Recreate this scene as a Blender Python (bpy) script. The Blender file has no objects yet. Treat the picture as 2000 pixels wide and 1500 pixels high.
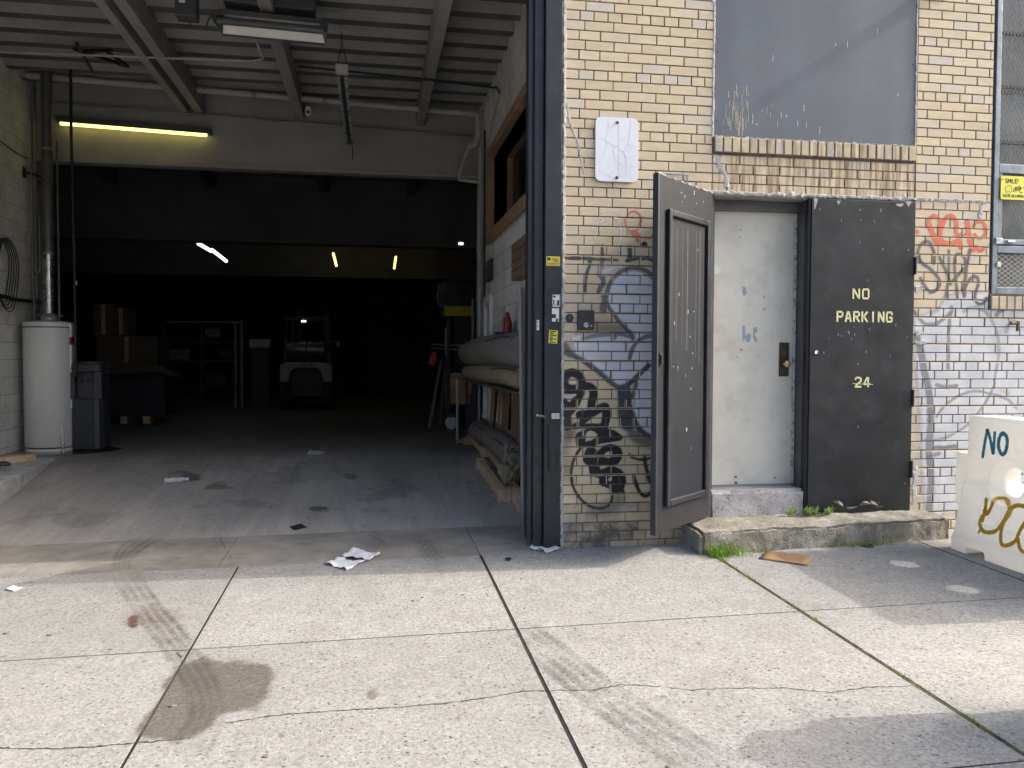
import bpy, bmesh, math, random
import numpy as np
from mathutils import Vector, Matrix, noise as mnoise
random.seed(7); rng = np.random.default_rng(7)
S = bpy.context.scene
COL = S.collection
R = math.radians

# ------------------------------------------------------------------ camera
F = 1600.0                                             # focal length in photo pixels (photo 2000 x 1500)
CAM = np.array([-1.323, -5.622, 1.351])
YAW, PITCH, ROLL = R(9.666), R(-1.917), R(0.179)
_f = np.array([math.sin(YAW)*math.cos(PITCH), math.cos(YAW)*math.cos(PITCH), math.sin(PITCH)])
_r = np.array([math.cos(YAW), -math.sin(YAW), 0.0]); _u = np.cross(_r, _f)
AX_R = _r*math.cos(ROLL) + _u*math.sin(ROLL); AX_U = -_r*math.sin(ROLL) + _u*math.cos(ROLL); AX_F = _f
cd = bpy.data.cameras.new('camera'); cam = bpy.data.objects.new('camera', cd); COL.objects.link(cam)
cd.sensor_width = 36; cd.lens = 36*F/2000; cd.clip_start = .05; cd.clip_end = 500
cam.matrix_world = Matrix(((AX_R[0], AX_U[0], -AX_F[0], CAM[0]), (AX_R[1], AX_U[1], -AX_F[1], CAM[1]),
                           (AX_R[2], AX_U[2], -AX_F[2], CAM[2]), (0, 0, 0, 1)))
S.camera = cam

# ------------------------------------------------------------------ light
SUN_DIR = Vector((-1.537, .109, -1)).normalized()      # the way the light travels (from the right, along the facade)
w = bpy.data.worlds.new('World'); S.world = w; w.use_nodes = True
wn = w.node_tree.nodes; wl = w.node_tree.links
sky = wn.new('ShaderNodeTexSky'); sky.sky_type = 'NISHITA'; sky.sun_disc = False
sky.sun_elevation = math.asin(-SUN_DIR.z); sky.sun_rotation = math.atan2(-SUN_DIR.x, -SUN_DIR.y)
sky.air_density = 1.0; sky.dust_density = 9.5; sky.ozone_density = 2.6
bg = wn['Background']; bg.inputs['Strength'].default_value = .15
wl.new(sky.outputs['Color'], bg.inputs['Color'])
sd = bpy.data.lights.new('sun', 'SUN'); sd.energy = 1.25; sd.angle = R(.6); sd.color = (1, .965, .905)
sun = bpy.data.objects.new('sun', sd); COL.objects.link(sun); sun.location = (8, -2, 9)
sun.rotation_euler = SUN_DIR.to_track_quat('-Z', 'Y').to_euler()
S.view_settings.view_transform = 'Standard'; S.view_settings.look = 'None'
S.view_settings.exposure = 1.48; S.view_settings.gamma = 1.0; S.view_settings.use_curve_mapping = False
S.cycles.use_denoising = True; S.cycles.max_bounces = 6; S.cycles.diffuse_bounces = 3; S.cycles.glossy_bounces = 2; S.cycles.use_adaptive_sampling = True; S.cycles.adaptive_threshold = .035
S.cycles.transparent_max_bounces = 12; S.cycles.sample_clamp_indirect = 4.0

# ------------------------------------------------------------------ pixels to places
def ray(x, y): return AX_F + AX_R*(x-1000)/F + AX_U*(750-y)/F
def onY(x, y, Y=0.0):
    d = ray(x, y); return CAM + d*((Y-CAM[1])/d[1])
def onX(x, y, X):
    d = ray(x, y); return CAM + d*((X-CAM[0])/d[0])
def onZ(x, y, Z):
    d = ray(x, y); return CAM + d*((Z-CAM[2])/d[2])
G = (-.0026, .00895, .024)                             # pavement plane: rises to the right and to the wall
def gz(X, Y): return G[0] + G[1]*X + G[2]*Y
def onG(x, y):
    d = ray(x, y); return CAM + d*((gz(CAM[0], CAM[1])-CAM[2])/(d[2]-G[1]*d[0]-G[2]*d[1]))
RAMP0, RAMP1, FZ = .75, 3.75, .234                     # floor: apron, ramp, level hall floor
def fz(X, Y):
    if Y <= RAMP0: return gz(X, Y)
    if Y >= RAMP1: return FZ
    a = gz(X, RAMP0); return a + (FZ-a)*(Y-RAMP0)/(RAMP1-RAMP0)
def onF(x, y):
    d = ray(x, y); t = 3.0
    while t < 40:
        p = CAM + d*t
        if p[2] <= fz(p[0], p[1]): return p
        t += .004
    return CAM + d*40

# ------------------------------------------------------------------ mesh helpers
class MB:
    def __init__(s): s.v = []; s.f = []
    def add(s, vs, fs):
        o = len(s.v); s.v += [tuple(map(float, p)) for p in vs]; s.f += [tuple(i+o for i in q) for q in fs]; return s
    def box(s, x0, x1, y0, y1, z0, z1, M=None):
        vs = [Vector(p) for p in ((x0,y0,z0),(x1,y0,z0),(x1,y1,z0),(x0,y1,z0),(x0,y0,z1),(x1,y0,z1),(x1,y1,z1),(x0,y1,z1))]
        if M is not None: vs = [M @ p for p in vs]
        return s.add(vs, [(0,3,2,1),(4,5,6,7),(0,1,5,4),(1,2,6,5),(2,3,7,6),(3,0,4,7)])
    def beam(s, a, b, wd, h, up=(0,0,1)):
        a, b = Vector(a), Vector(b); d = (b-a); L = d.length; d.normalize(); up = Vector(up)
        sd_ = d.cross(up)
        if sd_.length < 1e-4: sd_ = d.cross(Vector((0,1,0)))
        sd_.normalize(); u2 = sd_.cross(d)
        M = Matrix(((sd_.x,d.x,u2.x,a.x),(sd_.y,d.y,u2.y,a.y),(sd_.z,d.z,u2.z,a.z),(0,0,0,1)))
        return s.box(-wd/2, wd/2, 0, L, -h/2, h/2, M)
    def tube(s, pts, r, n=10, cap=True):
        pts = [Vector(p) for p in pts]; m = len(pts); rs = r if hasattr(r, '__len__') else [r]*m
        T = [(pts[min(i+1,m-1)]-pts[max(i-1,0)]).normalized() for i in range(m)]
        a = T[0].orthogonal().normalized(); vs = []; fs = []
        for i in range(m):
            a = (a - T[i]*a.dot(T[i])).normalized(); b = T[i].cross(a)
            for k in range(n):
                q = 2*math.pi*k/n; vs.append(pts[i] + (a*math.cos(q)+b*math.sin(q))*rs[i])
        for i in range(m-1):
            for k in range(n): fs.append((i*n+k, i*n+(k+1)%n, (i+1)*n+(k+1)%n, (i+1)*n+k))
        if cap: fs += [tuple(range(n-1,-1,-1)), tuple(range((m-1)*n, m*n))]
        return s.add(vs, fs)
    def lathe(s, prof, n=32, c=(0,0,0), M=None):
        vs = []; fs = []; m = len(prof)
        for (r, z) in prof:
            for k in range(n):
                q = 2*math.pi*k/n; p = Vector((r*math.cos(q), r*math.sin(q), z))
                vs.append((M @ p if M is not None else p) + Vector(c))
        for i in range(m-1):
            for k in range(n): fs.append((i*n+k, i*n+(k+1)%n, (i+1)*n+(k+1)%n, (i+1)*n+k))
        fs += [tuple(range(n-1,-1,-1)), tuple(range((m-1)*n, m*n))]
        return s.add(vs, fs)
    def prism(s, poly, fn, d0, d1):                    # poly of (a,b); fn(a,b,d) -> point
        n = len(poly); vs = [fn(a,b,d0) for a,b in poly] + [fn(a,b,d1) for a,b in poly]
        return s.add(vs, [tuple(range(n-1,-1,-1)), tuple(range(n,2*n))] + [(i,(i+1)%n,n+(i+1)%n,n+i) for i in range(n)])
    def mesh(s, name, fix=True):
        me = bpy.data.meshes.new(name); me.from_pydata(s.v, [], s.f)
        if fix:
            bm = bmesh.new(); bm.from_mesh(me); bmesh.ops.recalc_face_normals(bm, faces=bm.faces); bm.to_mesh(me); bm.free()
        me.update(); return me

WM = {}
def link(o, parent=None, local=False):
    COL.objects.link(o); WM[o.name] = Matrix.Identity(4)
    if parent is not None:
        o.parent = parent
        if local: WM[o.name] = WM[parent.name].copy()
        else: o.matrix_parent_inverse = WM[parent.name].inverted()
    return o
def ob(name, mb, mat, parent=None, bevel=0, smooth=False, local=False, label=None, seg=2):
    me = mb if isinstance(mb, bpy.types.Mesh) else mb.mesh(name)
    if mat is not None and not me.materials: me.materials.append(mat)
    o = bpy.data.objects.new(name, me); link(o, parent, local)
    if smooth:
        me.polygons.foreach_set('use_smooth', [True]*len(me.polygons))
        try: me.set_sharp_from_angle(angle=R(40))
        except Exception: pass
    if bevel:
        b = o.modifiers.new('bevel', 'BEVEL'); b.width = bevel; b.segments = seg; b.limit_method = 'ANGLE'; b.angle_limit = R(35)
    if label: o['label'] = label
    return o
def tag(o, label, cat, group=None, kind=None):
    o['label'] = label
    if cat: o['category'] = cat
    if group: o['group'] = group
    if kind: o['kind'] = kind
    return o
def thing(name, label, cat, loc=(0,0,0), rotz=0, group=None, M=None):
    o = bpy.data.objects.new(name, None); o.empty_display_size = .1; COL.objects.link(o)
    m = M if M is not None else Matrix.Translation(Vector([float(c) for c in loc])) @ Matrix.Rotation(rotz, 4, 'Z')
    o.matrix_basis = m; WM[o.name] = m.copy()
    return tag(o, label, cat, group)
def struct(name, mb, mat, parent=None, **k):
    o = ob(name, mb, mat, parent, **k)
    if parent is None: o['kind'] = 'structure'
    return o

# ------------------------------------------------------------------ materials
def lin(c):                                            # sRGB 0-255 -> linear
    return tuple((v/255/12.92 if v/255 <= .04045 else ((v/255+.055)/1.055)**2.4) for v in c)
class MT:
    def __init__(s, name, rough=.7, metal=0.0, spec=.5):
        s.m = bpy.data.materials.new(name); s.m.use_nodes = True; s.n = s.m.node_tree.nodes; s.l = s.m.node_tree.links
        s.b = s.n['Principled BSDF']; s.set('Roughness', rough); s.set('Metallic', metal); s.set('Specular IOR Level', spec); s._c = {}
    def set(s, k, v):
        i = s.b.inputs[k]
        if hasattr(v, 'is_output'): s.l.new(v, i)
        else: i.default_value = (*v, 1) if isinstance(v, tuple) and len(v) == 3 and len(i.default_value) == 4 else v
    def co(s, kind='world'):
        if kind not in s._c:
            if kind == 'world': s._c[kind] = s.n.new('ShaderNodeNewGeometry').outputs['Position']
            else: s._c[kind] = s.n.new('ShaderNodeTexCoord').outputs['Object']
        return s._c[kind]
    def mp(s, sc, kind='world', rot=(0,0,0), loc=(0,0,0)):
        n = s.n.new('ShaderNodeMapping'); s.l.new(s.co(kind), n.inputs['Vector'])
        n.inputs['Scale'].default_value = sc if hasattr(sc, '__len__') else (sc,)*3
        n.inputs['Rotation'].default_value = rot; n.inputs['Location'].default_value = loc; return n.outputs[0]
    def noise(s, sc, detail=4, rough=.55, kind='world', dist=0, **k):
        n = s.n.new('ShaderNodeTexNoise'); s.l.new(s.mp(sc, kind, **k), n.inputs['Vector']); n.inputs['Scale'].default_value = 1
        n.inputs['Detail'].default_value = detail; n.inputs['Roughness'].default_value = rough; n.inputs['Distortion'].default_value = dist
        return n.outputs['Fac']
    def voro(s, sc, out='Distance', feat='F1', kind='world', rnd=1.0):
        n = s.n.new('ShaderNodeTexVoronoi'); n.feature = feat; s.l.new(s.mp(sc, kind), n.inputs['Vector']); n.inputs['Scale'].default_value = 1
        n.inputs['Randomness'].default_value = rnd; return (n.outputs['Distance'], n.outputs['Color']) if out == 'both' else n.outputs[out]
    def ramp(s, x, stops, interp='LINEAR'):
        n = s.n.new('ShaderNodeValToRGB'); n.color_ramp.interpolation = interp; e = n.color_ramp.elements
        while len(e) < len(stops): e.new(.5)
        for i, (p, c) in enumerate(stops):
            e[i].position = p; e[i].color = (c, c, c, 1) if not hasattr(c, '__len__') else (*c[:3], 1)
        s.l.new(x, n.inputs[0]); return n.outputs[0]
    def math(s, op, a, b=None, clamp=False):
        n = s.n.new('ShaderNodeMath'); n.operation = op; n.use_clamp = clamp
        for i, v in enumerate((a, b)):
            if v is None: continue
            if hasattr(v, 'is_output'): s.l.new(v, n.inputs[i])
            else: n.inputs[i].default_value = v
        return n.outputs[0]
    def mix(s, fac, a, b, mode='MIX'):
        n = s.n.new('ShaderNodeMix'); n.data_type = 'RGBA'; n.blend_type = mode
        for i, v in ((0, fac), (6, a), (7, b)):
            if hasattr(v, 'is_output'): s.l.new(v, n.inputs[i])
            else: n.inputs[i].default_value = v if not hasattr(v, '__len__') else (*v[:3], 1)
        return n.outputs[2]
    def bump(s, h, strength=.3, dist=.005):
        n = s.n.new('ShaderNodeBump'); n.inputs['Strength'].default_value = strength; n.inputs['Distance'].default_value = dist
        s.l.new(h, n.inputs['Height']); s.l.new(n.outputs[0], s.b.inputs['Normal'])
    def obrand(s):
        n = s.n.new('ShaderNodeObjectInfo'); a = s.n.new('ShaderNodeAttribute'); a.attribute_name = 'rnd'
        return s.math('FRACT', s.math('ADD', n.outputs['Random'], a.outputs['Fac']))
def pm(name, col, rough=.7, metal=0.0, var=.22, scale=3.0, bump=.15, bs=60, spec=.5, kind='world', dirt=None, dirt_amt=.5, bd=.004, streak=None):
    """plain paint / metal / wood with blotchy variation, fine relief and, if asked, dirt patches or vertical streaks"""
    t = MT(name, rough, metal, spec)
    a = t.noise(scale, 6, .6, kind); lo = tuple(c*(1-var) for c in col); hi = tuple(min(1, c*(1+var)) for c in col)
    c = t.ramp(a, [(.3, lo), (.7, hi)])
    if dirt:
        d = t.noise(scale*2.3, 8, .7, kind, loc=(3.1, 7.7, 1.3)); c = t.mix(t.math('MULTIPLY', t.ramp(d, [(.5, 0), (.66, 1)]), dirt_amt), c, dirt)
    if streak:
        d = t.noise((22, 22, 1.6), 5, .6, kind); c = t.mix(t.math('MULTIPLY', t.ramp(d, [(.52, 0), (.72, 1)]), .55), c, streak)
    t.set('Base Color', c)
    t.set('Roughness', t.ramp(t.noise(scale*1.7, 5, .6, kind), [(.3, max(.05, rough-.12)), (.7, min(1, rough+.12))]))
    if bump: t.bump(t.noise(bs, 5, .6, kind), bump, bd)
    return t.m
def emis(name, col, strength):
    t = MT(name); t.set('Base Color', (.8,.8,.8)); t.set('Emission Color', col); t.set('Emission Strength', strength); return t.m

def m_pavement():
    t = MT('pavement_concrete', .88, spec=.25)
    big = t.noise(.9, 4, .62); mid = t.noise(7, 4, .65); fine = t.noise(55, 4, .6)
    c = t.ramp(big, [(.25, (.205, .203, .188)), (.55, (.275, .272, .254)), (.8, (.33, .326, .306))])
    c = t.mix(.4, c, t.ramp(mid, [(.3, (.18, .177, .163)), (.7, (.39, .384, .36))]))
    c = t.mix(.38, c, t.ramp(fine, [(.32, (.15, .145, .133)), (.68, (.53, .517, .49))]))
    oi = t.n.new('ShaderNodeObjectInfo'); c = t.mix(1.0, c, t.ramp(oi.outputs['Random'], [(0, .90), (1, 1.08)]), 'MULTIPLY')
    c = t.mix(t.ramp(t.noise(2.6, 5, .7, loc=(3, 9, 0)), [(.52, 0), (.72, .4)]), c, (.22, .205, .18))
    gum = t.math('MULTIPLY', t.ramp(t.voro(5.5), [(.07, 1), (.10, 0)]), t.ramp(t.noise(1.1, 2, loc=(7, 2, 0)), [(.45, 0), (.5, .55)])); c = t.mix(gum, c, (.12, .115, .11))
    dens = t.math('MULTIPLY', t.math('SUBTRACT', t.noise(1.7, 3, .6), .5), .9); agg = None
    for sc, thr, lo in ((30, .27, .62), (52, .30, .56), (95, .34, .52)):
        d, cc = t.voro((sc, sc*1.25, sc), 'both')
        sep = t.n.new('ShaderNodeSeparateColor'); t.l.new(cc, sep.inputs[0])
        pick = t.math('GREATER_THAN', t.math('ADD', sep.outputs[0], dens), lo+.18)
        k = t.math('MULTIPLY', t.ramp(d, [(thr-.1, 1), (thr, 0)]), pick)
        c = t.mix(t.math('MULTIPLY', k, .9), c, t.ramp(sep.outputs[1], [(0, (.05, .049, .048)), (.7, (.19, .18, .165)), (1, (.30, .27, .235))]))
        agg = k if agg is None else t.math('MAXIMUM', agg, k)
    t.set('Base Color', c)
    h = t.math('SUBTRACT', t.math('ADD', t.math('MULTIPLY', fine, .8), t.math('MULTIPLY', mid, .6)), t.math('MULTIPLY', agg, .5))
    t.bump(h, .55, .006); return t.m
def m_floor(name='garage_floor_concrete', k=1.0):
    t = MT(name, .6, spec=.35); q = lambda *c: tuple(v*k for v in c)
    a = t.noise((1.1, .5, 1), 7, .65); b = t.noise((6, .55, 1), 8, .7, dist=.9); f = t.noise(40, 4, .6)
    c = t.ramp(a, [(.25, q(.24, .215, .178)), (.6, q(.45, .405, .34)), (.85, q(.55, .50, .425))])
    c = t.mix(t.ramp(b, [(.42, 0), (.70, .6)]), c, q(.17, .155, .135))
    c = t.mix(.25, c, t.ramp(f, [(.3, q(.22, .22, .22)), (.7, q(.62, .62, .60))]))
    s = t.noise((2.1, 1.5, 1), 8, .75, loc=(4.2, 1.1, 0)); c = t.mix(t.ramp(s, [(.55, 0), (.68, .55)]), c, q(.12, .11, .10))
    p = t.n.new('ShaderNodeSeparateXYZ'); t.l.new(t.co(), p.inputs[0])          # light fading into the hall, painted in as a darker floor colour
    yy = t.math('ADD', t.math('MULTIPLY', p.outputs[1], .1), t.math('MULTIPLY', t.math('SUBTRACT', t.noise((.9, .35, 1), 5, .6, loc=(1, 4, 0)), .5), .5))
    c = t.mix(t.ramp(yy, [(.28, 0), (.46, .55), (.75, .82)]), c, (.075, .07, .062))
    t.set('Base Color', c); t.set('Roughness', t.ramp(a, [(.3, .42), (.7, .7)])); t.bump(t.math('ADD', f, b), .2, .004); return t.m
def m_brick(name, rust=0.0, soot=0.0):
    t = MT(name, .55, spec=.4); r = t.obrand()
    c = t.ramp(r, [(0, (.55, .455, .30)), (.25, (.60, .50, .34)), (.5, (.655, .55, .38)), (.72, (.58, .485, .335)), (.84, (.56, .52, .43)), (.93, (.53, .50, .44)), (1, (.65, .53, .33))])
    c = t.mix(.26, c, t.ramp(t.noise((9, 9, 26), 5, .6), [(.3, (.42, .34, .22)), (.7, (.76, .66, .49))]))
    c = t.mix(t.ramp(t.noise(120, 3, .6), [(.66, 0), (.74, .55)]), c, (.22, .17, .11))
    c = t.mix(t.ramp(t.noise(1.3, 5, .6), [(.45, 0), (.75, .35)]), c, (.42, .37, .29))
    if rust:
        s = t.noise((30, 8, 1.4), 6, .65); c = t.mix(t.math('MULTIPLY', t.ramp(s, [(.44, 0), (.62, 1)]), rust), c, (.17, .085, .035))
        s = t.noise((18, 8, 2.2), 6, .65, loc=(5, 1, 2)); c = t.mix(t.math('MULTIPLY', t.ramp(s, [(.5, 0), (.66, 1)]), rust*.6), c, (.12, .10, .075))
    if soot:
        s = t.noise(6, 7, .7); c = t.mix(t.math('MULTIPLY', t.ramp(s, [(.34, 0), (.58, 1)]), soot), c, (.055, .055, .06))
    t.set('Base Color', c); t.set('Roughness', t.ramp(t.noise(20, 4), [(.3, .42), (.7, .7)]))
    t.bump(t.noise(90, 4, .6), .18, .003); return t.m

# ================================================================== SETTING: ground, pavement, road
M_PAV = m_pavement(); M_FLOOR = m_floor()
M_JOINT = pm('joint_dirt', (.014, .012, .010), .95, var=.5, scale=20, bump=.4, bs=120)
M_ASPH = pm('asphalt', (.05, .05, .052), .9, var=.3, scale=2, bump=.5, bs=150)
M_APRON = pm('apron_concrete', (.27, .245, .205), .85, var=.3, scale=2.2, bump=.4, bs=70, dirt=(.13, .12, .11), dirt_amt=.5)
g = MB(); g.box(-120, 120, -160, -8.2, -1.2, -.36)
struct('road', g, M_ASPH)
g = MB(); g.box(-120, 120, -8.2, 40, -1.3, -.32)
struct('ground', g, M_JOINT)
pav = bpy.data.objects.new('pavement', None); COL.objects.link(pav); WM['pavement'] = Matrix.Identity(4); pav['kind'] = 'structure'
xs = [-8.58, -6.98, -5.38, -3.79, -2.19, -.60, .975, 2.60, 4.2, 5.8, 7.4]; ys = [-.09, -1.53, -3.12, -4.7, -6.3, -7.9]
def slab_mesh(x0, x1, y0, y1, gx=.006, gy=.003, z=gz, th=.12, ch=.001):
    m = MB(); a0, a1, b0, b1 = x0+gx, x1-gx, y0+gy, y1-gy
    q = [(a0, b0), (a1, b0), (a1, b1), (a0, b1)]; q2 = [(a0+ch, b0+ch), (a1-ch, b0+ch), (a1-ch, b1-ch), (a0+ch, b1-ch)]
    vs = [(x, y, z(x, y)-th) for x, y in q] + [(x, y, z(x, y)-ch) for x, y in q] + [(x, y, z(x, y)) for x, y in q2]
    fs = [(i, (i+1) % 4, 4+(i+1) % 4, 4+i) for i in range(4)] + [(4+i, 4+(i+1) % 4, 8+(i+1) % 4, 8+i) for i in range(4)] + [(8, 9, 10, 11)]
    return m.add(vs, fs)
for i in range(len(xs)-1):
    for j in range(len(ys)-1):
        gx = .012 if abs(xs[i+1]-.975) < .01 or abs(xs[i]-.975) < .01 else .006
        y1 = ys[j]
        if j == 0 and xs[i] > -.1: y1 = .02                     # in front of the brick the slabs run up to the wall
        if j == 0 and xs[i] == -.60: y1 = -.02
        ob('slab', slab_mesh(xs[i], xs[i+1], ys[j+1], y1, gx, .0055), M_PAV, pav)
for i_, x_ in enumerate(xs[1:-1]):
    w_ = .012 if abs(x_-.975) < .01 else .006; m = MB(); ya, yb = ys[-1], (-.09 if x_ < -.3 else .0)
    m.add([(x_-w_-.002, ya, gz(x_, ya)-.0025), (x_+w_+.002, ya, gz(x_, ya)-.0025), (x_+w_+.002, yb, gz(x_, yb)-.0025), (x_-w_-.002, yb, gz(x_, yb)-.0025)], [(0, 1, 2, 3)]); ob('joint_filler', m, M_JOINT, pav)
for y_ in ys[:-1]:
    m = MB(); m.add([(xs[0], y_-.0065, gz(xs[0], y_)-.0022), (xs[-1], y_-.0065, gz(xs[-1], y_)-.0022), (xs[-1], y_+.0065, gz(xs[-1], y_)-.0022), (xs[0], y_+.0065, gz(xs[0], y_)-.0022)], [(0, 1, 2, 3)]); ob('joint_filler', m, M_JOINT, pav)
kb = MB(); kb.box(-60, 60, -8.2, -7.9, -.5, -.2); ob('kerb', kb, M_PAV, pav, bevel=.02)
# strips of older concrete between the pavement and the ramp
apr = bpy.data.objects.new('threshold_apron', None); COL.objects.link(apr); WM['threshold_apron'] = Matrix.Identity(4); apr['kind'] = 'structure'
ax = [-5.3, -3.55, -2.32, -.60, -.02]
for i in range(4):
    y1 = RAMP0 - .02 - (.13 if i == 3 else .06*i/3)
    ob('slab', slab_mesh(ax[i], ax[i+1], -.09, RAMP0-.0005, .002, .0018, z=lambda X, Y: gz(X, Y)-.001), M_APRON, apr)
def floor_sheet(name, gys, mat):
    f_ = MB(); gxs = np.linspace(-9.0, 1.4, 27); vs = [(x, y, fz(x, y)) for y in gys for x in gxs]; n = len(gxs)
    f_.add(vs, [(j*n+i, j*n+i+1, (j+1)*n+i+1, (j+1)*n+i) for j in range(len(gys)-1) for i in range(n-1)]); struct(name, f_, mat)
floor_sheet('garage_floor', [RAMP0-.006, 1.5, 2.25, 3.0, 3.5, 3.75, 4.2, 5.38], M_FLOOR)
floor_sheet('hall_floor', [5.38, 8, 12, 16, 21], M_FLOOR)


# ================================================================== BRICK BUILDING FRONT
CH = .0677                                              # course height
def cz(j): return .0363 + CH*j                          # bottom of course j (j % 6 == 0 is a header course)
M_BRICK = m_brick('buff_brick'); M_RUST = m_brick('buff_brick_rust_run', rust=.8); M_SOOT = m_brick('buff_brick_sooty', soot=.85); M_SOOT2 = m_brick('buff_brick_grimy', soot=.35)
M_MORTAR = pm('brown_mortar', (.19, .145, .122), .95, var=.35, scale=14, bump=.5, bs=160)
M_CAULK = pm('old_grey_caulk', (.42, .42, .41), .8, var=.35, scale=18, bump=.6, bs=70, dirt=(.2, .2, .2))
bld = thing('brick_building', 'buff brick building front with a garage opening, boarded window and doorway', 'building', (0, 0, 0))
TOP = 6.6
wall = MB(); Y0, Y1 = .006, .26
wall.box(-.02, 1.10, Y0, Y1, -.3, TOP)                              # left pier
wall.box(1.10, 2.71, Y0, Y1, 2.535, TOP)                            # over the doorway
wall.box(2.71, 3.36, Y0, Y1, -.3, TOP)                              # right pier
wall.box(3.36, 5.4, Y0, Y1, -.3, 1.72); wall.box(3.36, 5.4, Y0, Y1, 4.9, TOP); wall.box(5.4, 9, Y0, Y1, -.3, TOP)
wall.box(-.25, -.02, .02, .12, 4.25, TOP)
wall.box(-5.1, -.02, Y0, Y1, 4.35, TOP); wall.box(-9.5, -5.1, Y0, Y1, -.3, TOP)
ob('mortar_wall', wall, M_MORTAR, bld)

def brick_data(wd, h, d=.05, c=.0022):
    m = MB(); a, b = wd/2, h/2
    vs = [(-a, d, -b), (a, d, -b), (a, d, b), (-a, d, b), (-a, c, -b), (a, c, -b), (a, c, b), (-a, c, b), (-a+c, 0, -b+c), (a-c, 0, -b+c), (a-c, 0, b-c), (-a+c, 0, b-c)]
    return m.add(vs, [(0, 1, 5, 4), (1, 2, 6, 5), (2, 3, 7, 6), (3, 0, 4, 7), (4, 5, 9, 8), (5, 6, 10, 9), (6, 7, 11, 10), (7, 4, 8, 11), (8, 9, 10, 11)])
BRICKS = []                                             # (x0,x1,z0,z1,material key)
def fill(x0, x1, j0, j1, off, right=None):
    """rows of common bond between x0 and x1; off = joint offsets of the three row kinds"""
    for j in range(j0, j1):
        k = j % 6; z0, z1 = cz(j)+.0042, cz(j+1)-.0042; J = []
        if k == 0:
            x = off['H']
            while x > x0+.03: x -= .1031
            while x < x1-.02:
                if x > x0+.02: J.append(x)
                x += .1031
        else:
            o = off['A'] if k % 2 else off['B']; x = o
            while x > x0+.03: x -= .2068
            while x < x1-.02:
                if x > x0+.02: J.append(x)
                x += .2068
            if k % 2 == 0 and x0 < .01: J = [.1027] + [v for v in J if v > .15]
        J = [x0-.002] + [v + random.uniform(-.004, .004) for v in J] + [x1+.002]
        for a, b in zip(J[:-1], J[1:]):
            mk = 'b'
            if x0 < .5 and j <= 1 and a < .3 + random.uniform(0, .25): mk = 's'
            elif j <= 3 and x0 < .5: mk = 'g'
            elif 1.0 < a < 2.68 and cz(j) > 2.5 and cz(j) < 2.83: mk = 'r'
            BRICKS.append((a+random.uniform(.0036, .0052), b-random.uniform(.0036, .0052), z0, z1, mk))
offL = dict(A=.1445, B=.2518, H=.1038); offR = dict(A=2.9103, B=2.8029, H=2.7616)
fill(0, 1.092, -1, 66, offL)
fill(1.092, 2.705, 37, 41, dict(A=1.20, B=1.305, H=1.2))
fill(2.715, 3.355, 25, 66, offR)
fill(2.715, 5.0, -1, 25, offR)
fill(1.098, 2.705, 63, 66, offR)
def bpix(b):
    m = ray_to((b[0]+b[1])/2, 0, (b[2]+b[3])/2); return m
def ray_to(X, Y, Z):
    d = np.array([X, Y, Z])-CAM; z = d @ AX_F; return 1000+F*(d @ AX_R)/z, 750-F*(d @ AX_U)/z, z
def seen(b):
    x, y, z = bpix(b)
    if not (-5 < x < 2010 and -8 < y < 1510): return -1
    if 1283 < x < 1390 and 360 < y < 1030: return -1               # behind the open door leaf
    if x > 1890 and 830 < y < 1090: return -1                      # behind the barrier
    return (b[1]-b[0])*(b[3]-b[2])/z**2
order = sorted(range(len(BRICKS)), key=lambda i: -seen(BRICKS[i])); single = set(order[:300])
bm_mat = dict(b=M_BRICK, r=M_RUST, s=M_SOOT, g=M_SOOT2); cache = {}
rest = MB(); rest_r = []; rest_m = []
for i, (a, b, z0, z1, mk) in enumerate(BRICKS):
    wd, h = b-a, z1-z0; jy = random.uniform(-.0005, .0005)
    if i in single:
        key = (round(wd/.006), mk)
        if key not in cache:
            me = brick_data(wd, h).mesh('brick'); me.materials.append(bm_mat[mk]); cache[key] = me
        o = bpy.data.objects.new('brick', cache[key]); COL.objects.link(o); o.parent = bld
        o.location = ((a+b)/2, jy, (z0+z1)/2); o.rotation_euler = (random.uniform(-.004, .004), random.uniform(-.004, .004), random.uniform(-.002, .002))
    else:
        t = brick_data(wd, h); base = len(rest.f)
        rest.add([(p[0]+(a+b)/2, p[1]+jy, p[2]+(z0+z1)/2) for p in t.v], t.f)
        rest_r += [random.random()]*len(t.f); rest_m += ['brsg'.index(mk)]*len(t.f)
me = rest.mesh('brickwork', fix=False)
for k in 'brsg': me.materials.append(bm_mat[k])
me.polygons.foreach_set('material_index', rest_m)
at = me.attributes.new('rnd', 'FLOAT', 'FACE'); at.data.foreach_set('value', rest_r)
o = ob('brickwork', me, None, bld); o['kind'] = 'stuff'
# soldier courses under the boarded window and under the wired window
for (xa, xb, za, zb, mt) in ((1.10, 2.705, 2.829, 2.931, M_RUST), (3.362, 4.4, 1.728, 1.826, M_BRICK)):
    nb = int(round((xb-xa)/.0672)); pw = (xb-xa)/nb; t = brick_data(pw-.011, zb-za, .06, .003).mesh('sill_brick'); t.materials.append(mt); t2 = t.copy(); t2.materials[0] = M_SOOT2
    for k in range(nb):
        o = bpy.data.objects.new('sill_brick', t2 if (k*7) % 5 < 2 or k < 4 else t); COL.objects.link(o); o.parent = bld
        o.location = (xa+pw*(k+.5), -.020+random.uniform(-.001, .001), (za+zb)/2); o.rotation_euler = (0, random.uniform(-.008, .008), random.uniform(-.002, .002))
m = MB(); m.box(1.098, 2.707, -.012, .02, 2.824, 2.930); ob('sill_bed', m, M_MORTAR, bld)
m = MB(); m.box(3.36, 4.4, -.012, .02, 1.722, 1.827); ob('sill_bed', m, M_MORTAR, bld)

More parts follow.
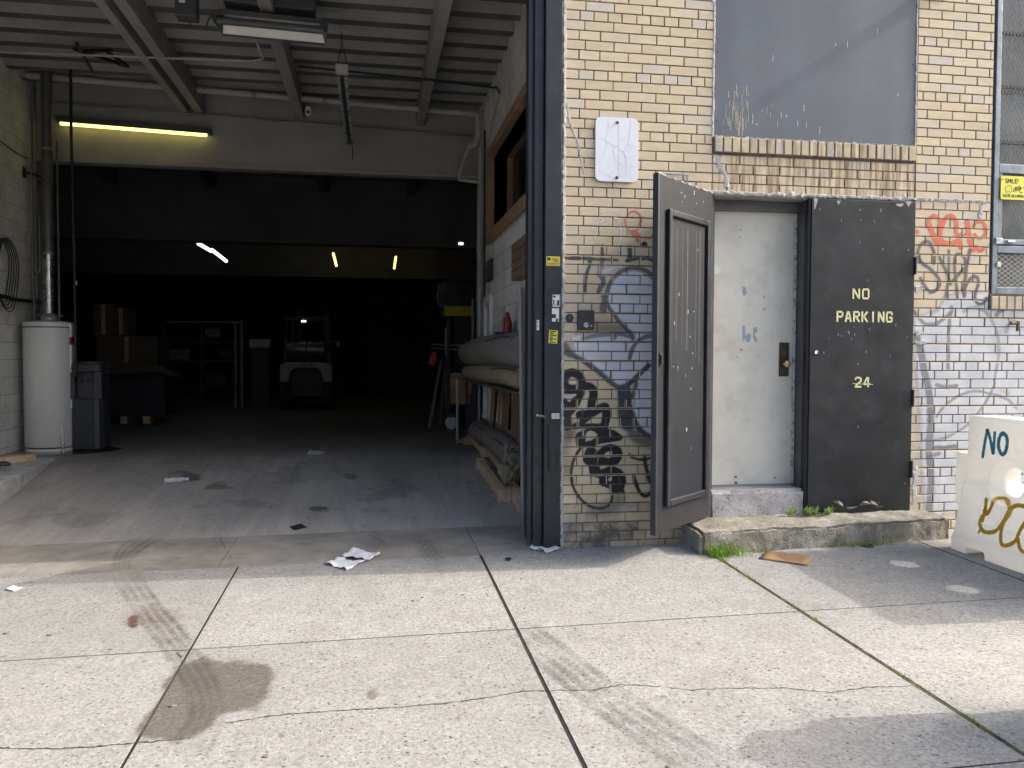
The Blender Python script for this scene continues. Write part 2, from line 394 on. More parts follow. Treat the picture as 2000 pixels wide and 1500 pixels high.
# ragged caulk beads
def bead(pts, wd, th, seed, step=.02, nrm=(0, -1, 0)):
    """irregular smear of caulk along a polyline on the wall (x,z)"""
    r = random.Random(seed); m = MB(); P = []
    for (a, b) in zip(pts[:-1], pts[1:]):
        L = math.dist(a, b); k = max(1, int(L/step))
        for i in range(k): P.append((a[0]+(b[0]-a[0])*i/k, a[1]+(b[1]-a[1])*i/k))
    P.append(pts[-1]); vs = []
    for i, p in enumerate(P):
        q = P[min(i+1, len(P)-1)]; q0 = P[max(i-1, 0)]; dx, dz = q[0]-q0[0], q[1]-q0[1]; L = math.hypot(dx, dz) or 1; nx, nz = -dz/L, dx/L
        w1 = wd*r.uniform(.5, 1.25)*(1 if r.random() > .1 else 1.9); w2 = wd*r.uniform(.5, 1.25); t = th*r.uniform(.4, 1.2)
        vs += [(p[0]+nx*w1, .004, p[1]+nz*w1), (p[0]+nx*w1*.5, -t, p[1]+nz*w1*.5), (p[0]-nx*w2*.5, -t*r.uniform(.5, 1), p[1]-nz*w2*.5), (p[0]-nx*w2, .004, p[1]-nz*w2)]
    fs = []
    for i in range(len(P)-1):
        for k in range(3): fs.append((4*i+k, 4*i+4+k, 4*i+5+k, 4*i+1+k))
    return m.add(vs, fs)
ob('caulk', bead([(-.004, 0.0), (-.004, .8), (-.002, 2.0), (.0, 3.0), (-.004, 4.3)], .014, .007, 1), M_CAULK, bld)
ob('caulk', bead([(.012, 3.12), (.04, 2.98), (.09, 2.86), (.12, 2.72), (.14, 2.63)], .011, .003, 2), M_CAULK, bld)
ob('caulk', bead([(1.094, 2.93), (1.096, 3.4), (1.096, 4.3)], .011, .006, 3), M_CAULK, bld)
ob('caulk', bead([(2.706, 2.83), (2.704, 3.4), (2.702, 4.3)], .009, .006, 4), M_CAULK, bld)
ob('caulk', bead([(1.10, 2.936), (1.9, 2.938), (2.70, 2.938)], .008, .012, 5), M_CAULK, bld)
ob('caulk', bead([(1.0, 2.537), (1.9, 2.541), (2.72, 2.545), (3.33, 2.548)], .017, .012, 6), M_CAULK, bld)
ob('caulk', bead([(1.13, 2.80), (1.15, 2.72), (1.2, 2.66), (1.2, 2.58)], .022, .005, 7), M_CAULK, bld)
ob('caulk', bead([(.72, 2.655), (.86, 2.66), (.905, 2.655), (.91, 2.57)], .01, .005, 8), M_CAULK, bld)
for k, (x, z, w_, h_) in enumerate(((2.76, 1.87, .06, .04), (2.79, 1.53, .10, .025), (2.78, 1.46, .09, .03), (2.755, .38, .035, .15), (3.27, 2.47, .03, .05))):
    ob('mortar_patch', bead([(x-w_/2, z), (x+w_/2, z+.01)] if w_ > h_ else [(x, z-h_), (x, z+h_)], max(.02, min(w_, h_)*.8), .006, 20+k), M_CAULK, bld)

# boarded window (one grey painted sheet)
def m_board():
    t = MT('grey_board_paint', .5, spec=.45)
    c = t.ramp(t.noise((1.6, 1, .8), 6, .6), [(.3, (.080, .095, .115)), (.55, (.103, .123, .149)), (.75, (.13, .154, .184))])
    c = t.mix(t.ramp(t.noise((3, 1, 5), 5, .6, loc=(2, 0, 1)), [(.5, 0), (.62, .35)]), c, (.11, .114, .126))
    s = t.noise((70, 1, 3.2), 3, .5); c = t.mix(t.math('MULTIPLY', t.ramp(s, [(.70, 0), (.76, 1)]), t.ramp(t.noise((1.3, 1, 1.7), 3, .5, loc=(.6, 0, .35)), [(.5, 0), (.6, .8)])), c, (.50, .46, .33))
    t.set('Base Color', c); t.bump(t.noise(35, 5), .12, .004); return t.m
m = MB(); m.box(1.102, 2.702, .001, .03, 2.937, 4.75); ob('window_board', m, m_board(), bld)
m = MB(); m.box(1.10, 2.704, .004, .25, 4.75, 4.9); ob('window_head', m, M_MORTAR, bld)

rd = random.Random(21); M_DRIP = pm('pale_paint_drip', (.46, .42, .29), .6, var=.25, scale=40, bump=0); M_DRIPW = pm('white_paint_drip', (.55, .57, .58), .6, bump=0)
for k in range(57):
    if k < 38: x = rd.gauss(1440, 13); y = rd.uniform(165, 240); L = rd.uniform(8, 34)
    elif k < 50: x = rd.uniform(1420, 1640); y = rd.uniform(190, 250); L = rd.uniform(4, 14)
    else: x = rd.uniform(1410, 1770); y = rd.uniform(20, 250); L = rd.uniform(3, 14)
    if x < 1402: continue
    a = onY(x, y); b = onY(x+rd.uniform(-.6, .6), min(y+L, 266)); w_ = rd.uniform(.0012, .003)
    m = MB(); m.beam((a[0], .0006, a[2]), (b[0], .0006, b[2]), w_*2, .001, up=(0, 1, 0)); ob('paint_drip', m, M_DRIP if k < 34 else M_DRIPW, bld)
for z in (3.05, 3.55, 4.05):
    for x in (1.13, 2.675): m = MB(); m.lathe([(.007, 0), (.006, .003), (0, .004)], 8, (x, .001, z), Matrix.Rotation(R(90), 4, 'X')); ob('screw', m, M_MORTAR, bld)
# bracket above the board (out of the picture, its shadow crosses the board)
M_BLACK = pm('black_paint', (.018, .021, .028), .42, var=.3, scale=4, bump=.12, bs=40, dirt=(.05, .052, .058), dirt_amt=.35)
sb = thing('wall_bracket', 'short steel bracket sticking out of the brick above the boarded window', 'bracket', (2.92, 0, 4.15))
m = MB(); m.box(2.905, 2.935, -.13, .01, 4.10, 4.19); ob('arm', m, M_BLACK, sb)
m = MB(); m.box(2.86, 2.98, -.006, .0, 4.06, 4.23); ob('plate', m, M_BLACK, sb)

# ================================================================== BLACK DOOR POST (edge of the garage door)
post = thing('steel_door_post', 'tall black steel roll-up door post between the garage and the brick', 'post', (-.12, 0, 0))
m = MB(); m.box(-.136, -.018, -.005, .10, gz(-.1, 0), 4.6); ob('channel', m, M_BLACK, post, bevel=.004)
m = MB(); m.box(-.205, -.140, .035, .22, gz(-.2, 0)+.02, 4.6); m.box(-.245, -.212, .06, .16, gz(-.2, 0)+.05, 4.6); ob('guide_rail', m, M_BLACK, post, bevel=.004)
m = MB(); m.box(-.212, -.203, .05, .20, .05, 4.6); ob('weather_strip', m, pm('rubber', (.012, .012, .014), .6), post)
m = MB(); m.tube([(-.13, -.012, .93), (-.20, -.05, .945)], .009, 8); m.box(-.09, -.03, -.03, -.006, .915, .955)
ob('latch', m, pm('zinc', (.55, .56, .55), .35, .9, var=.25, scale=20), post, bevel=.003)
m = MB(); m.box(-.105, -.045, -.02, -.0055, .55, .88); m.box(-.10, -.05, -.03, -.02, .58, .66); ob('lock_cover', m, M_BLACK, post, bevel=.004)
M_STY = pm('yellow_sticker', (.62, .50, .06), .45, var=.12, bump=0); M_STW = pm('white_sticker', (.72, .73, .75), .45, var=.1, bump=0)
M_INK = pm('black_ink', (.02, .02, .022), .5, bump=0); M_GREYINK = pm('grey_ink', (.2, .2, .2), .5, bump=0)
def sticker(name, px, label, mat, inks, tilt=0, Y=-.0062):
    (x0, y0, x1, y1) = px; a = onY(x0, y1, Y); b = onY(x1, y0, Y); cx, cz_ = (a[0]+b[0])/2, (a[2]+b[2])/2; hw, hh = (b[0]-a[0])/2, (b[2]-a[2])/2
    st = thing(name, label, 'sticker', (cx, Y, cz_), M=Matrix.Translation((cx, Y, cz_)) @ Matrix.Rotation(tilt, 4, 'Y'))
    m = MB(); m.box(-hw, hw, -.0005, .001, -hh, hh); ob('sheet', m, mat, st, local=True)
    for (u0, v0, u1, v1, mt) in inks:
        m = MB(); m.box(-hw+2*hw*u0, -hw+2*hw*u1, -.0012, -.0004, hh-2*hh*v1, hh-2*hh*v0); ob('print', m, mt, st, local=True)
sticker('alarm_sticker', (1067, 501, 1094, 519), 'small yellow notice sticker high on the black door post', M_STY,
        [(.06, .12, .3, .42, M_INK), (.4, .27, .88, .33, M_INK), (.58, .42, .64, .56, M_INK), (.68, .42, .74, .56, M_INK), (.8, .42, .86, .56, M_INK), (.05, .7, .95, .74, M_INK), (.05, .84, .95, .88, M_GREYINK)])
sticker('torn_label', (1079, 574, 1094, 599), 'black and white printed label on the black door post', M_STW,
        [(.0, .0, .9, .06, M_INK), (.88, .0, .93, 1, M_INK), (.05, .14, .4, .3, M_INK), (.1, .45, .25, .8, M_INK), (.6, .5, .85, .9, M_INK), (.0, .84, .9, .88, M_INK)])
sticker('torn_white_sticker', (1078, 602, 1092, 628), 'torn blank white sticker below the printed label', M_STW, [(.0, .45, .55, .74, M_BLACK), (.55, .78, .8, 1.0, M_BLACK), (.8, .74, .93, .98, M_STY)])
sticker('yellow_sticker', (1072, 645, 1089, 671), 'tilted bright yellow sticker lowest on the black door post', pm('bright_yellow', (.75, .68, .05), .45, bump=0),
        [(.1, .06, .8, .16, M_INK), (.12, .2, .5, .28, M_INK), (.1, .34, .9, .42, M_INK), (.12, .46, .48, .82, M_GREYINK), (.58, .62, .85, .7, M_INK), (.1, .88, .8, .95, M_INK)], R(4))
sticker('grey_label', (1048, 625, 1053, 645), 'narrow grey strip label on the door guide rail', M_STW, [(.2, .1, .6, .3, M_GREYINK), (.2, .5, .6, .7, M_GREYINK)], Y=.034)

# ================================================================== CRACKED BLANK SIGN, INTERCOM, BELL
M_SIGN = pm('white_enamel', (.72, .76, .82), .35, var=.05, bump=.05)
def rrect(x0, x1, z0, z1, r, n=5):
    P = []
    for cx, cz_, a0 in ((x1-r, z1-r, 0), (x0+r, z1-r, 90), (x0+r, z0+r, 180), (x1-r, z0+r, 270)):
        P += [(cx+r*math.cos(R(a0+90*k/n)), cz_+r*math.sin(R(a0+90*k/n))) for k in range(n+1)]
    return P
sg = thing('blank_sign', 'blank white enamel sign with crazed cracks and two bolts on the brick', 'sign', (.375, -.01, 2.58))
m = MB(); m.prism(rrect(.219, .531, 2.583, 3.031, .04), lambda a, b, d: (a, d, b), -.016, -.011); ob('plate', m, M_SIGN, sg, bevel=.0015)
m = MB(); m.prism(rrect(.224, .526, 2.588, 3.026, .036), lambda a, b, d: (a, d, b), -.011, .0); ob('backing', m, pm('grey_backing', (.25, .25, .25), .6), sg)
M_CRACK = pm('hairline_crack', (.56, .59, .64), .6, bump=0)
zm = lambda x, y: onY(1090+x/6.82, 130+y/6.82)
for pts, wd in (([(520, 960), (620, 990), (700, 1045), (760, 1070), (800, 1072)], .003), ([(800, 780), (796, 900), (800, 1100), (798, 1300), (800, 1420), (830, 1480)], .0028), ([(650, 1020), (620, 1120), (580, 1230), (530, 1300)], .003), ([(800, 1110), (860, 1140), (895, 1220), (900, 1330), (890, 1460)], .003),
                ([(670, 700), (665, 850), (625, 980)], .002), ([(960, 720), (950, 900), (920, 1050), (870, 1130)], .002), ([(920, 1050), (1040, 1075)], .002), ([(800, 990), (860, 970), (930, 975)], .002), ([(725, 1080), (730, 1180), (770, 1280), (870, 1310)], .0016), ([(695, 1480), (720, 1400), (790, 1365)], .002), ([(530, 1390), (600, 1410), (690, 1480)], .0016), ([(910, 1220), (1040, 1190)], .0015), ([(910, 1330), (1040, 1335)], .0015)):
    P = [zm(*p) for p in pts]; m = MB()
    for a, b in zip(P[:-1], P[1:]): m.beam((a[0], -.0163, a[2]), (b[0], -.0163, b[2]), wd*.8, .001, up=(0, 1, 0))
    ob('crack', m, M_CRACK, sg)
for z in (2.995, 2.612):
    m = MB(); m.lathe([(.011, 0), (.011, .004), (.006, .007), (.0, .007)], 12, (.376, -.017, z), Matrix.Rotation(R(90), 4, 'X')); ob('bolt', m, pm('rusty_bolt', (.10, .055, .03), .7, .4), sg)
ic = thing('intercom', 'dark grey door intercom box with speaker slots and a round button', 'intercom', (.155, 0, 1.54))
M_DPL = pm('dark_plastic', (.035, .038, .043), .5, var=.2, scale=20)
m = MB(); m.prism(rrect(.096, .212, 1.538, 1.677, .014), lambda a, b, d: (a, d, b), -.045, 0); ob('housing', m, M_DPL, ic, bevel=.004)
for r_ in range(4):
    for c_ in (.145, .175):
        m = MB(); m.box(c_, c_+.017, -.0462, -.044, 1.640-r_*.0105, 1.6435-r_*.0105); ob('slot', m, M_INK, ic)
m = MB(); m.lathe([(.018, 0), (.017, .004), (.0, .005)], 20, (.152, -.0455, 1.574), Matrix.Rotation(R(90), 4, 'X')); ob('button', m, pm('worn_button', (.45, .48, .52), .4, .3, var=.5, scale=60), ic, smooth=True)
m = MB(); m.lathe([(.007, 0), (.0065, .002), (.0, .003)], 12, (.189, -.0455, 1.568), Matrix.Rotation(R(90), 4, 'X')); ob('led', m, pm('led', (.5, .5, .55), .3), ic)
bl = thing('door_bell', 'round black bell push beside the intercom', 'bell', (.043, 0, 1.6))
m = MB(); m.lathe([(.029, 0), (.029, .008), (.022, .018), (.012, .020), (.011, .014), (.0, .014)], 24, (.043, 0, 1.624), Matrix.Rotation(R(90), 4, 'X')); ob('ring', m, M_DPL, bl, smooth=True)
m = MB(); m.lathe([(.008, 0), (.007, .006), (.0, .007)], 14, (.043, -.014, 1.624), Matrix.Rotation(R(90), 4, 'X')); ob('push', m, pm('push', (.10, .11, .12), .35), bl, smooth=True)

# ================================================================== DOORWAY
M_DOORBLK = pm('worn_black_door_paint', (.013, .0155, .020), .42, var=.4, scale=2.5, bump=.15, bs=25, dirt=(.03, .035, .042), dirt_amt=.6, spec=.4)
def m_rustdoor():
    t = MT('black_door_rusting', .5, spec=.25)
    c = t.ramp(t.noise(3, 6, .6), [(.3, (.008, .011, .016)), (.7, (.017, .021, .028))])
    p = t.n.new('ShaderNodeSeparateXYZ'); t.l.new(t.co(), p.inputs[0])
    rim = t.math('ADD', p.outputs[2], t.math('MULTIPLY', t.math('SUBTRACT', t.noise(9, 6, .7), .5), .45))
    c = t.mix(t.ramp(rim, [(.14, .75), (.36, 0)]), c, (.040, .031, .025))                       # rust creeping up from the bottom rail
    c = t.mix(t.ramp(t.noise(46, 4, .6), [(.70, 0), (.74, .8)]), c, (.15, .135, .115))          # chips
    c = t.mix(t.ramp(t.noise((40, 40, 2), 5, .6), [(.55, 0), (.75, .4)]), c, (.038, .042, .048))
    t.set('Base Color', c); t.bump(t.noise(30, 5), .2, .004); return t.m
M_RD = m_rustdoor()
fr = thing('doorway', 'recessed steel doorway lining of the brick building behind the two leaves', 'doorway', (1.9, 0, .17))
M_SOF = pm('painted_soffit', (.33, .31, .27), .7, var=.25, dirt=(.10, .085, .07), dirt_amt=.6)
M_GFR = pm('grey_frame_paint', (.10, .105, .11), .5, var=.2, scale=5, dirt=(.05, .05, .05))
m = MB(); m.box(1.10, 2.71, .012, .60, 2.52, 2.535); ob('soffit', m, M_SOF, fr)
m = MB(); m.box(1.14, 1.93, .15, .26, 2.445, 2.52); m.box(1.12, 1.17, .12, .26, .37, 2.52); ob('door_frame', m, M_GFR, fr, bevel=.004)
m = MB(); m.box(1.872, 1.94, .10, .5, .2, 2.52); ob('frame_jamb', m, M_GFR, fr, bevel=.004)
m = MB(); m.box(1.10, 1.12, .03, .6, .17, 2.52); m.box(2.69, 2.71, .03, .6, .17, 2.52); m.box(1.94, 2.71, .5, .52, .17, 2.52); ob('reveal', m, M_GFR, fr)
m = MB(); m.box(1.845, 1.868, -.004, .03, .2, 2.53); ob('mullion', m, M_DOORBLK, fr, bevel=.003)
def rough_block(x0, x1, y0f, y1, z0f, z1f, nx, ny, nz, amp, seed):
    """block with uneven broken faces; y0f(x), z0f(x,y), z1f(x,y)"""
    bm = bmesh.new(); bmesh.ops.create_cube(bm, size=1)
    bmesh.ops.subdivide_edges(bm, edges=[e for e in bm.edges if abs(e.verts[0].co.x-e.verts[1].co.x) > .5], cuts=nx)
    bmesh.ops.subdivide_edges(bm, edges=[e for e in bm.edges if abs(e.verts[0].co.y-e.verts[1].co.y) > .5], cuts=ny, use_grid_fill=True)
    bmesh.ops.subdivide_edges(bm, edges=[e for e in bm.edges if abs(e.verts[0].co.z-e.verts[1].co.z) > .5], cuts=nz, use_grid_fill=True)
    for v in bm.verts:
        u, q, h = v.co.x+.5, v.co.y+.5, v.co.z+.5
        edge = (1 if h > .97 else 0) + (1 if q < .03 else 0) + (1 if u < .01 or u > .99 else 0)
        x = x0+(x1-x0)*u; y = y0f(x)+(y1-y0f(x))*q; z = z0f(x, y)+(z1f(x, y)-z0f(x, y))*h
        nn = mnoise.noise_vector(Vector((x*7+seed, y*7, z*7))); n2 = mnoise.noise_vector(Vector((x*26+seed, y*26, z*26)))
        d = nn*amp + n2*amp*.5
        if edge >= 2: x += (.02 if u < .5 and u < .01 else -.02 if u > .99 else 0)*1; y += .018+.012*nn.x if q < .03 else 0; z -= (.016+.02*abs(n2.y)) if h > .97 else 0
        v.co = (x+d.x*.6, y+(d.y if q < .9 else 0), z+(d.z if h > .1 else 0))
    me = bpy.data.meshes.new('block'); bm.to_mesh(me); bm.free(); return me
def m_oldstone(name, base, base2, moss=.0, paint=None):
    t = MT(name, .9, spec=.25)
    c = t.ramp(t.noise(5, 7, .68), [(.28, tuple(v*.6 for v in base)), (.5, base), (.72, base2)])
    d, cc = t.voro(55, 'both'); sep = t.n.new('ShaderNodeSeparateColor'); t.l.new(cc, sep.inputs[0])
    k = t.math('MULTIPLY', t.ramp(d, [(.25, 1), (.42, 0)]), t.math('GREATER_THAN', sep.outputs[0], .55))
    c = t.mix(t.math('MULTIPLY', k, .7), c, t.ramp(sep.outputs[1], [(0, (.10, .09, .08)), (1, (.55, .52, .46))]))
    if paint: c = t.mix(t.ramp(t.noise(4.5, 7, .7, loc=(2, 5, 1)), [(.45, 0), (.6, .7)]), c, paint)
    if moss: c = t.mix(t.math('MULTIPLY', t.ramp(t.noise(6, 6, .7, loc=(1, 2, 3)), [(.5, 0), (.68, 1)]), moss), c, (.12, .12, .05))
    t.set('Base Color', c); t.bump(t.math('ADD', t.noise(40, 6, .7), t.math('MULTIPLY', k, .6)), .9, .008); return t.m
stp = rough_block(.885, 2.865, lambda x: -.355+.10*(x-.885)/1.98, .02, lambda x, y: gz(x, y)-.05, lambda x, y: .150+.016*(x-.885)/1.98+.09*max(0, y+.3), 120, 22, 10, .011, 3)
o = ob('concrete_stoop', stp, m_oldstone('stoop_concrete', (.27, .25, .21), (.46, .43, .37), moss=.5), None, smooth=True); tag(o, 'long worn concrete step with broken edges under the doorway', 'step')
th = rough_block(1.105, 1.86, lambda x: .005, .32, lambda x, y: .14, lambda x, y: .372, 34, 12, 10, .004, 9)
o = ob('threshold_step', th, m_oldstone('threshold_concrete', (.40, .40, .385), (.50, .495, .475), paint=(.36, .34, .39)), None, smooth=True); tag(o, 'grey concrete threshold with purple paint flecks below the white inner door', 'step')

# white inner door
M_WD = pm('worn_white_door_paint', (.63, .62, .55), .5, var=.08, scale=2, bump=.1, bs=20, dirt=(.44, .42, .36), dirt_amt=.45)
wd = thing('white_inner_door', 'scuffed off-white steel door standing inside the doorway', 'door', (1.53, .2, .375))
m = MB(); m.box(1.172, 1.868, .20, .245, .385, 2.452); ob('panel', m, M_WD, wd, bevel=.003)
m = MB(); m.box(1.838, 1.8665, .1965, .1995, .387, 2.45); ob('edge_strip', m, pm('chipped_edge_paint', (.58, .58, .55), .5, dirt=(.08, .06, .05), dirt_amt=.8, scale=9), wd)
m = MB(); 
for z in (.52, .72, .95, 1.62, 1.78, 1.98, 2.32): m.lathe([(.006, 0), (.005, .003), (.0, .003)], 8, (1.853, .197, z), Matrix.Rotation(R(90), 4, 'X'))
ob('rivets', m, pm('rust_spot', (.09, .055, .035), .8), wd)
a = onY(1522, 735, .19); b = onY(1541, 669, .19)
m = MB(); m.box(a[0], b[0], .186, .1995, a[2], b[2]); plate = ob('lock_plate', m, pm('bronze_plate', (.09, .065, .045), .45, .6, var=.4, scale=20), wd, bevel=.002)
kx, _, kz = onY(1534, 711, .16)
m = MB(); m.lathe([(.012, 0), (.012, .03), (.022, .038), (.027, .05), (.025, .062), (.014, .068), (0, .068)], 24, (kx, .187, kz), Matrix.Rotation(R(90), 4, 'X')); ob('knob', m, pm('brass', (.52, .36, .20), .35, .8, var=.2), plate, smooth=True)
kx, _, kz = onY(1531, 689, .18)
m = MB(); m.lathe([(.018, 0), (.018, .003), (.014, .003), (.013, .0055), (.006, .006), (0, .006)], 20, (kx, .1865, kz), Matrix.Rotation(R(90), 4, 'X')); ob('lock_cylinder', m, pm('dull_brass', (.14, .11, .075), .4, .8), plate, smooth=True)
M_BLUECHIP = pm('blue_undercoat', (.28, .34, .40), .6); M_STAIN = pm('brown_chip', (.16, .10, .06), .8)
def chip(parent, pts, Y, mat, th=.0008, name='paint_chip'):
    P = [onY(x, y, Y) for x, y in pts]; m = MB(); m.prism([(p[0], p[2]) for p in P], lambda a, b, d: (a, d, b), Y-th, Y+.0005); return ob(name, m, mat, parent)
zz = lambda pts: [(1080+x/4, 300+y/4) for x, y in pts]
for pts in ([(1480, 1040), (1500, 1040), (1518, 1085), (1490, 1115), (1480, 1090)], [(1645, 1110), (1658, 1108), (1652, 1130), (1645, 1128)], [(1640, 1210), (1670, 1205), (1640, 1232)], [(1478, 1345), (1500, 1340), (1505, 1420), (1530, 1400), (1550, 1420), (1535, 1470), (1515, 1475), (1500, 1440), (1485, 1470), (1480, 1440)], [(1565, 1360), (1590, 1355), (1600, 1385), (1575, 1410), (1600, 1465), (1580, 1475), (1562, 1430)]): chip(wd, zz(pts), .1995, M_BLUECHIP)
for x, y, r_ in ((1446, 449, 1.6), (1445, 464, 1.6), (1437, 931, 3), (1437, 943, 3.4), (1513, 933, 2), (1448, 683, 2), (1480, 695, 1), (1439, 697, 1)):
    chip(wd, [(x+r_*math.cos(q)*random.uniform(.7, 1.2), y+r_*math.sin(q)*random.uniform(.6, 1.1)) for q in np.linspace(0, 6.28, 9)[:-1]], .1995, M_STAIN)
st = chip(wd, zz([(1243, 885), (1262, 880), (1275, 850), (1290, 880), (1312, 900), (1300, 940), (1245, 942)]), .1995, M_STW, name='sticker_remnant')

# closed black leaf
cl = thing('closed_door_leaf', 'closed black steel door leaf with NO PARKING 24 stencilled in pale yellow', 'door', (2.28, 0, .2))
m = MB(); m.box(1.872, 2.712, -.012, .03, .188, 2.522); leaf = ob('panel', m, M_DOORBLK, cl, bevel=.003)
m = MB(); m.box(1.866, 1.8715, -.016, .02, .19, 2.52); ob('edge_strip', m, M_BLACK, cl)
for z0 in (1.98, .98, .44):
    m = MB(); m.tube([(2.716, -.018, z0), (2.716, -.018, z0+.13)], .009, 10); ob('hinge', m, M_BLACK, cl)
kx, _, kz = onY(1593, 687, -.012); m = MB(); m.lathe([(.016, 0), (.016, .01), (.013, .016), (.006, .012), (0, .012)], 20, (kx, -.012, kz), Matrix.Rotation(R(90), 4, 'X')); ob('lock', m, pm('chrome', (.7, .7, .7), .2, 1.0, var=.1), cl, smooth=True)
M_STEN = pm('pale_yellow_stencil', (.74, .70, .40), .6, var=.15, scale=30, dirt=(.4, .36, .2), dirt_amt=.5)
# stencil letters: strokes on a 3 x 5 cell, with the stencil bridges left open
GL = {'N': [((0,0),(0,5)), ((.45,4.6),(2.55,.4)), ((3,0),(3,5))], 'O': [((0,.7),(0,4.3)), ((3,.7),(3,4.3)), ((.3,5),(1.2,5)), ((1.8,5),(2.7,5)), ((.3,0),(1.2,0)), ((1.8,0),(2.7,0))],
      'P': [((0,0),(0,5)), ((.6,5),(2.4,5)), ((3,4.5),(3,3)), ((.6,2.4),(2.4,2.4))], 'A': [((0,0),(1.15,5)), ((1.85,5),(3,0)), ((.85,1.6),(2.1,1.6))],
      'R': [((0,0),(0,5)), ((.6,5),(2.4,5)), ((3,4.5),(3,3.1)), ((.6,2.6),(2.3,2.6)), ((1.4,2.2),(3,0))], 'K': [((0,0),(0,5)), ((.6,2.4),(2.9,5)), ((1.1,2.5),(3,0))],
      'I': [((1.5,0),(1.5,5))], 'G': [((0,.7),(0,4.3)), ((.3,5),(2.7,5)), ((.3,0),(2.7,0)), ((3,.4),(3,2.1)), ((1.8,2.2),(2.8,2.2)), ((3,3.9),(3,4.6))],
      '2': [((0,4.1),(.4,4.8)), ((.6,5),(2.4,5)), ((3,4.5),(3,3.2)), ((2.6,2.7),(.3,.7)), ((0,0),(3,0))], '4': [((2.1,0),(2.1,2.2)), ((2.1,2.8),(2.1,5)), ((1.6,5),(0,2.0)), ((0,1.4),(3,1.4))]}
def stencil(txt, x0, x1, yb, yt, parent, Y=-.0128):
    """letters between two photo x positions on the leaf; yb/yt = bottom/top pixel rows"""
    n = len(txt); A = onY(x0, yb, Y); B = onY(x1, yb, Y); T = onY(x0, yt, Y); H = T[2]-A[2]; Wt = B[0]-A[0]; adv = Wt/(n-.22); lw = adv*.78
    for i, ch in enumerate(txt):
        m = MB()
        for (p, q) in GL[ch]:
            sx = lw*.78/3; sz = H*.84/5; ox = A[0]+adv*i+lw*.11; oz = A[2]+H*.08
            a_ = Vector((ox+p[0]*sx, Y, oz+p[1]*sz)); b_ = Vector((ox+q[0]*sx, Y, oz+q[1]*sz)); d = (b_-a_).normalized(); ext = H*.07
            m.beam(a_-d*ext*.8, b_+d*ext*.8, H*.165, .0008, up=(0, 1, 0))
        ob('letter' if ch.isalpha() else 'digit', m, M_STEN, parent)
stencil('NO', 1665, 1698, 584, 563, cl); stencil('PARKING', 1634, 1743, 629, 607, cl); stencil('24', 1669, 1700, 757, 736, cl)
m = MB(); a = onY(1665, 749, -.0128); b = onY(1705, 751, -.0128); m.beam((a[0], -.0126, a[2]), (b[0], -.0126, b[2]), .004, .0006, up=(0, 1, 0)); ob('paint_line', m, M_STEN, cl)
M_WSCR = pm('bare_scratch', (.42, .43, .44), .6, bump=0)
rs = random.Random(5)
for k in range(30):
    x = rs.uniform(1592, 1776); y = rs.choice([rs.uniform(400, 440), rs.uniform(440, 720), rs.uniform(600, 700), rs.uniform(700, 990)]); L = rs.uniform(1.5, 6)*(1 if y > 440 else 1.3); dx = rs.uniform(-1.5, 1.5)
    chip(cl, [(x, y), (x+rs.uniform(.6, 1.4), y+.3), (x+dx+.6, y+L), (x+dx, y+L*.9)], -.0122, M_WSCR, name='scratch')
for pts in ([(1590, 387), (1598, 388), (1594, 402), (1590, 410)], [(1634, 392), (1642, 392), (1638, 400)], [(1750, 398), (1766, 398), (1760, 404), (1752, 402)], [(1768, 392), (1782, 393), (1774, 404)]): chip(cl, pts, -.0122, M_CAULK, name='caulk_smear')
# peeling sheet at the foot of the leaf
zf = lambda x, y: onY(1530+x/5.88, 960+y/5.88, -.013)
for P, dp in (([(560, 110), (620, 100), (670, 125), (680, 170), (640, 165), (600, 130)], .012), ([(860, 165), (890, 115), (960, 108), (990, 95), (1050, 120), (1080, 155), (1110, 185), (1140, 165), (1080, 190), (1050, 135), (960, 118), (900, 125)], .014), ([(720, 180), (840, 168), (860, 175), (780, 200), (740, 210)], .008)):
    m = MB(); vs = [];
    for i, p in enumerate(P): q = zf(*p); vs.append((q[0], q[1]-(dp if i % 2 else .002), q[2]))
    c_ = np.mean([v for v in vs], axis=0); vs.append((c_[0], c_[1]-dp*.6, c_[2])); nP = len(P)
    m.add(vs, [(i, (i+1) % nP, nP) for i in range(nP)]); ob('peeling_paint', m, pm('peeled_underside', (.16, .14, .12), .7), cl)

# open leaf: local frame u = from hinge to free edge, n = towards the street side we see, z up
hx, hy = 1.094, -.004; fx, fy = .487, -.553; Lw = math.hypot(fx-hx, fy-hy); ud = Vector(((fx-hx)/Lw, (fy-hy)/Lw, 0)); nd = Vector((-ud.y, ud.x, 0))
if nd.x < 0: nd = -nd
MO = Matrix(((ud.x, nd.x, 0, hx), (ud.y, nd.y, 0, hy), (0, 0, 1, .19), (0, 0, 0, 1)))
od = thing('open_door_leaf', 'worn black steel door leaf swung wide open on the left of the doorway', 'door', M=MO)
H = 2.34
m = MB(); m.box(0, Lw, -.03, .0, 0, H, None); ob('slab', m, M_RD, od, local=True, bevel=.004)
m = MB(); pu0, pu1, pz0, pz1 = .075, .70, .17, 2.13; w_ = .045
for (a0, a1, b0, b1) in ((pu0, pu0+w_, pz0, pz1), (pu1-w_, pu1, pz0, pz1), (pu0+w_, pu1-w_, pz0, pz0+w_), (pu0+w_, pu1-w_, pz1-w_, pz1)): m.box(a0, a1, .0, .03, b0, b1)
ob('moulding', m, M_DOORBLK, od, local=True, bevel=.008)
m = MB(); m.box(pu0+w_, pu1-w_, .0, .006, pz0+w_, pz1-w_)
pn = ob('inner_panel', m, M_RD, od, local=True)
m = MB()
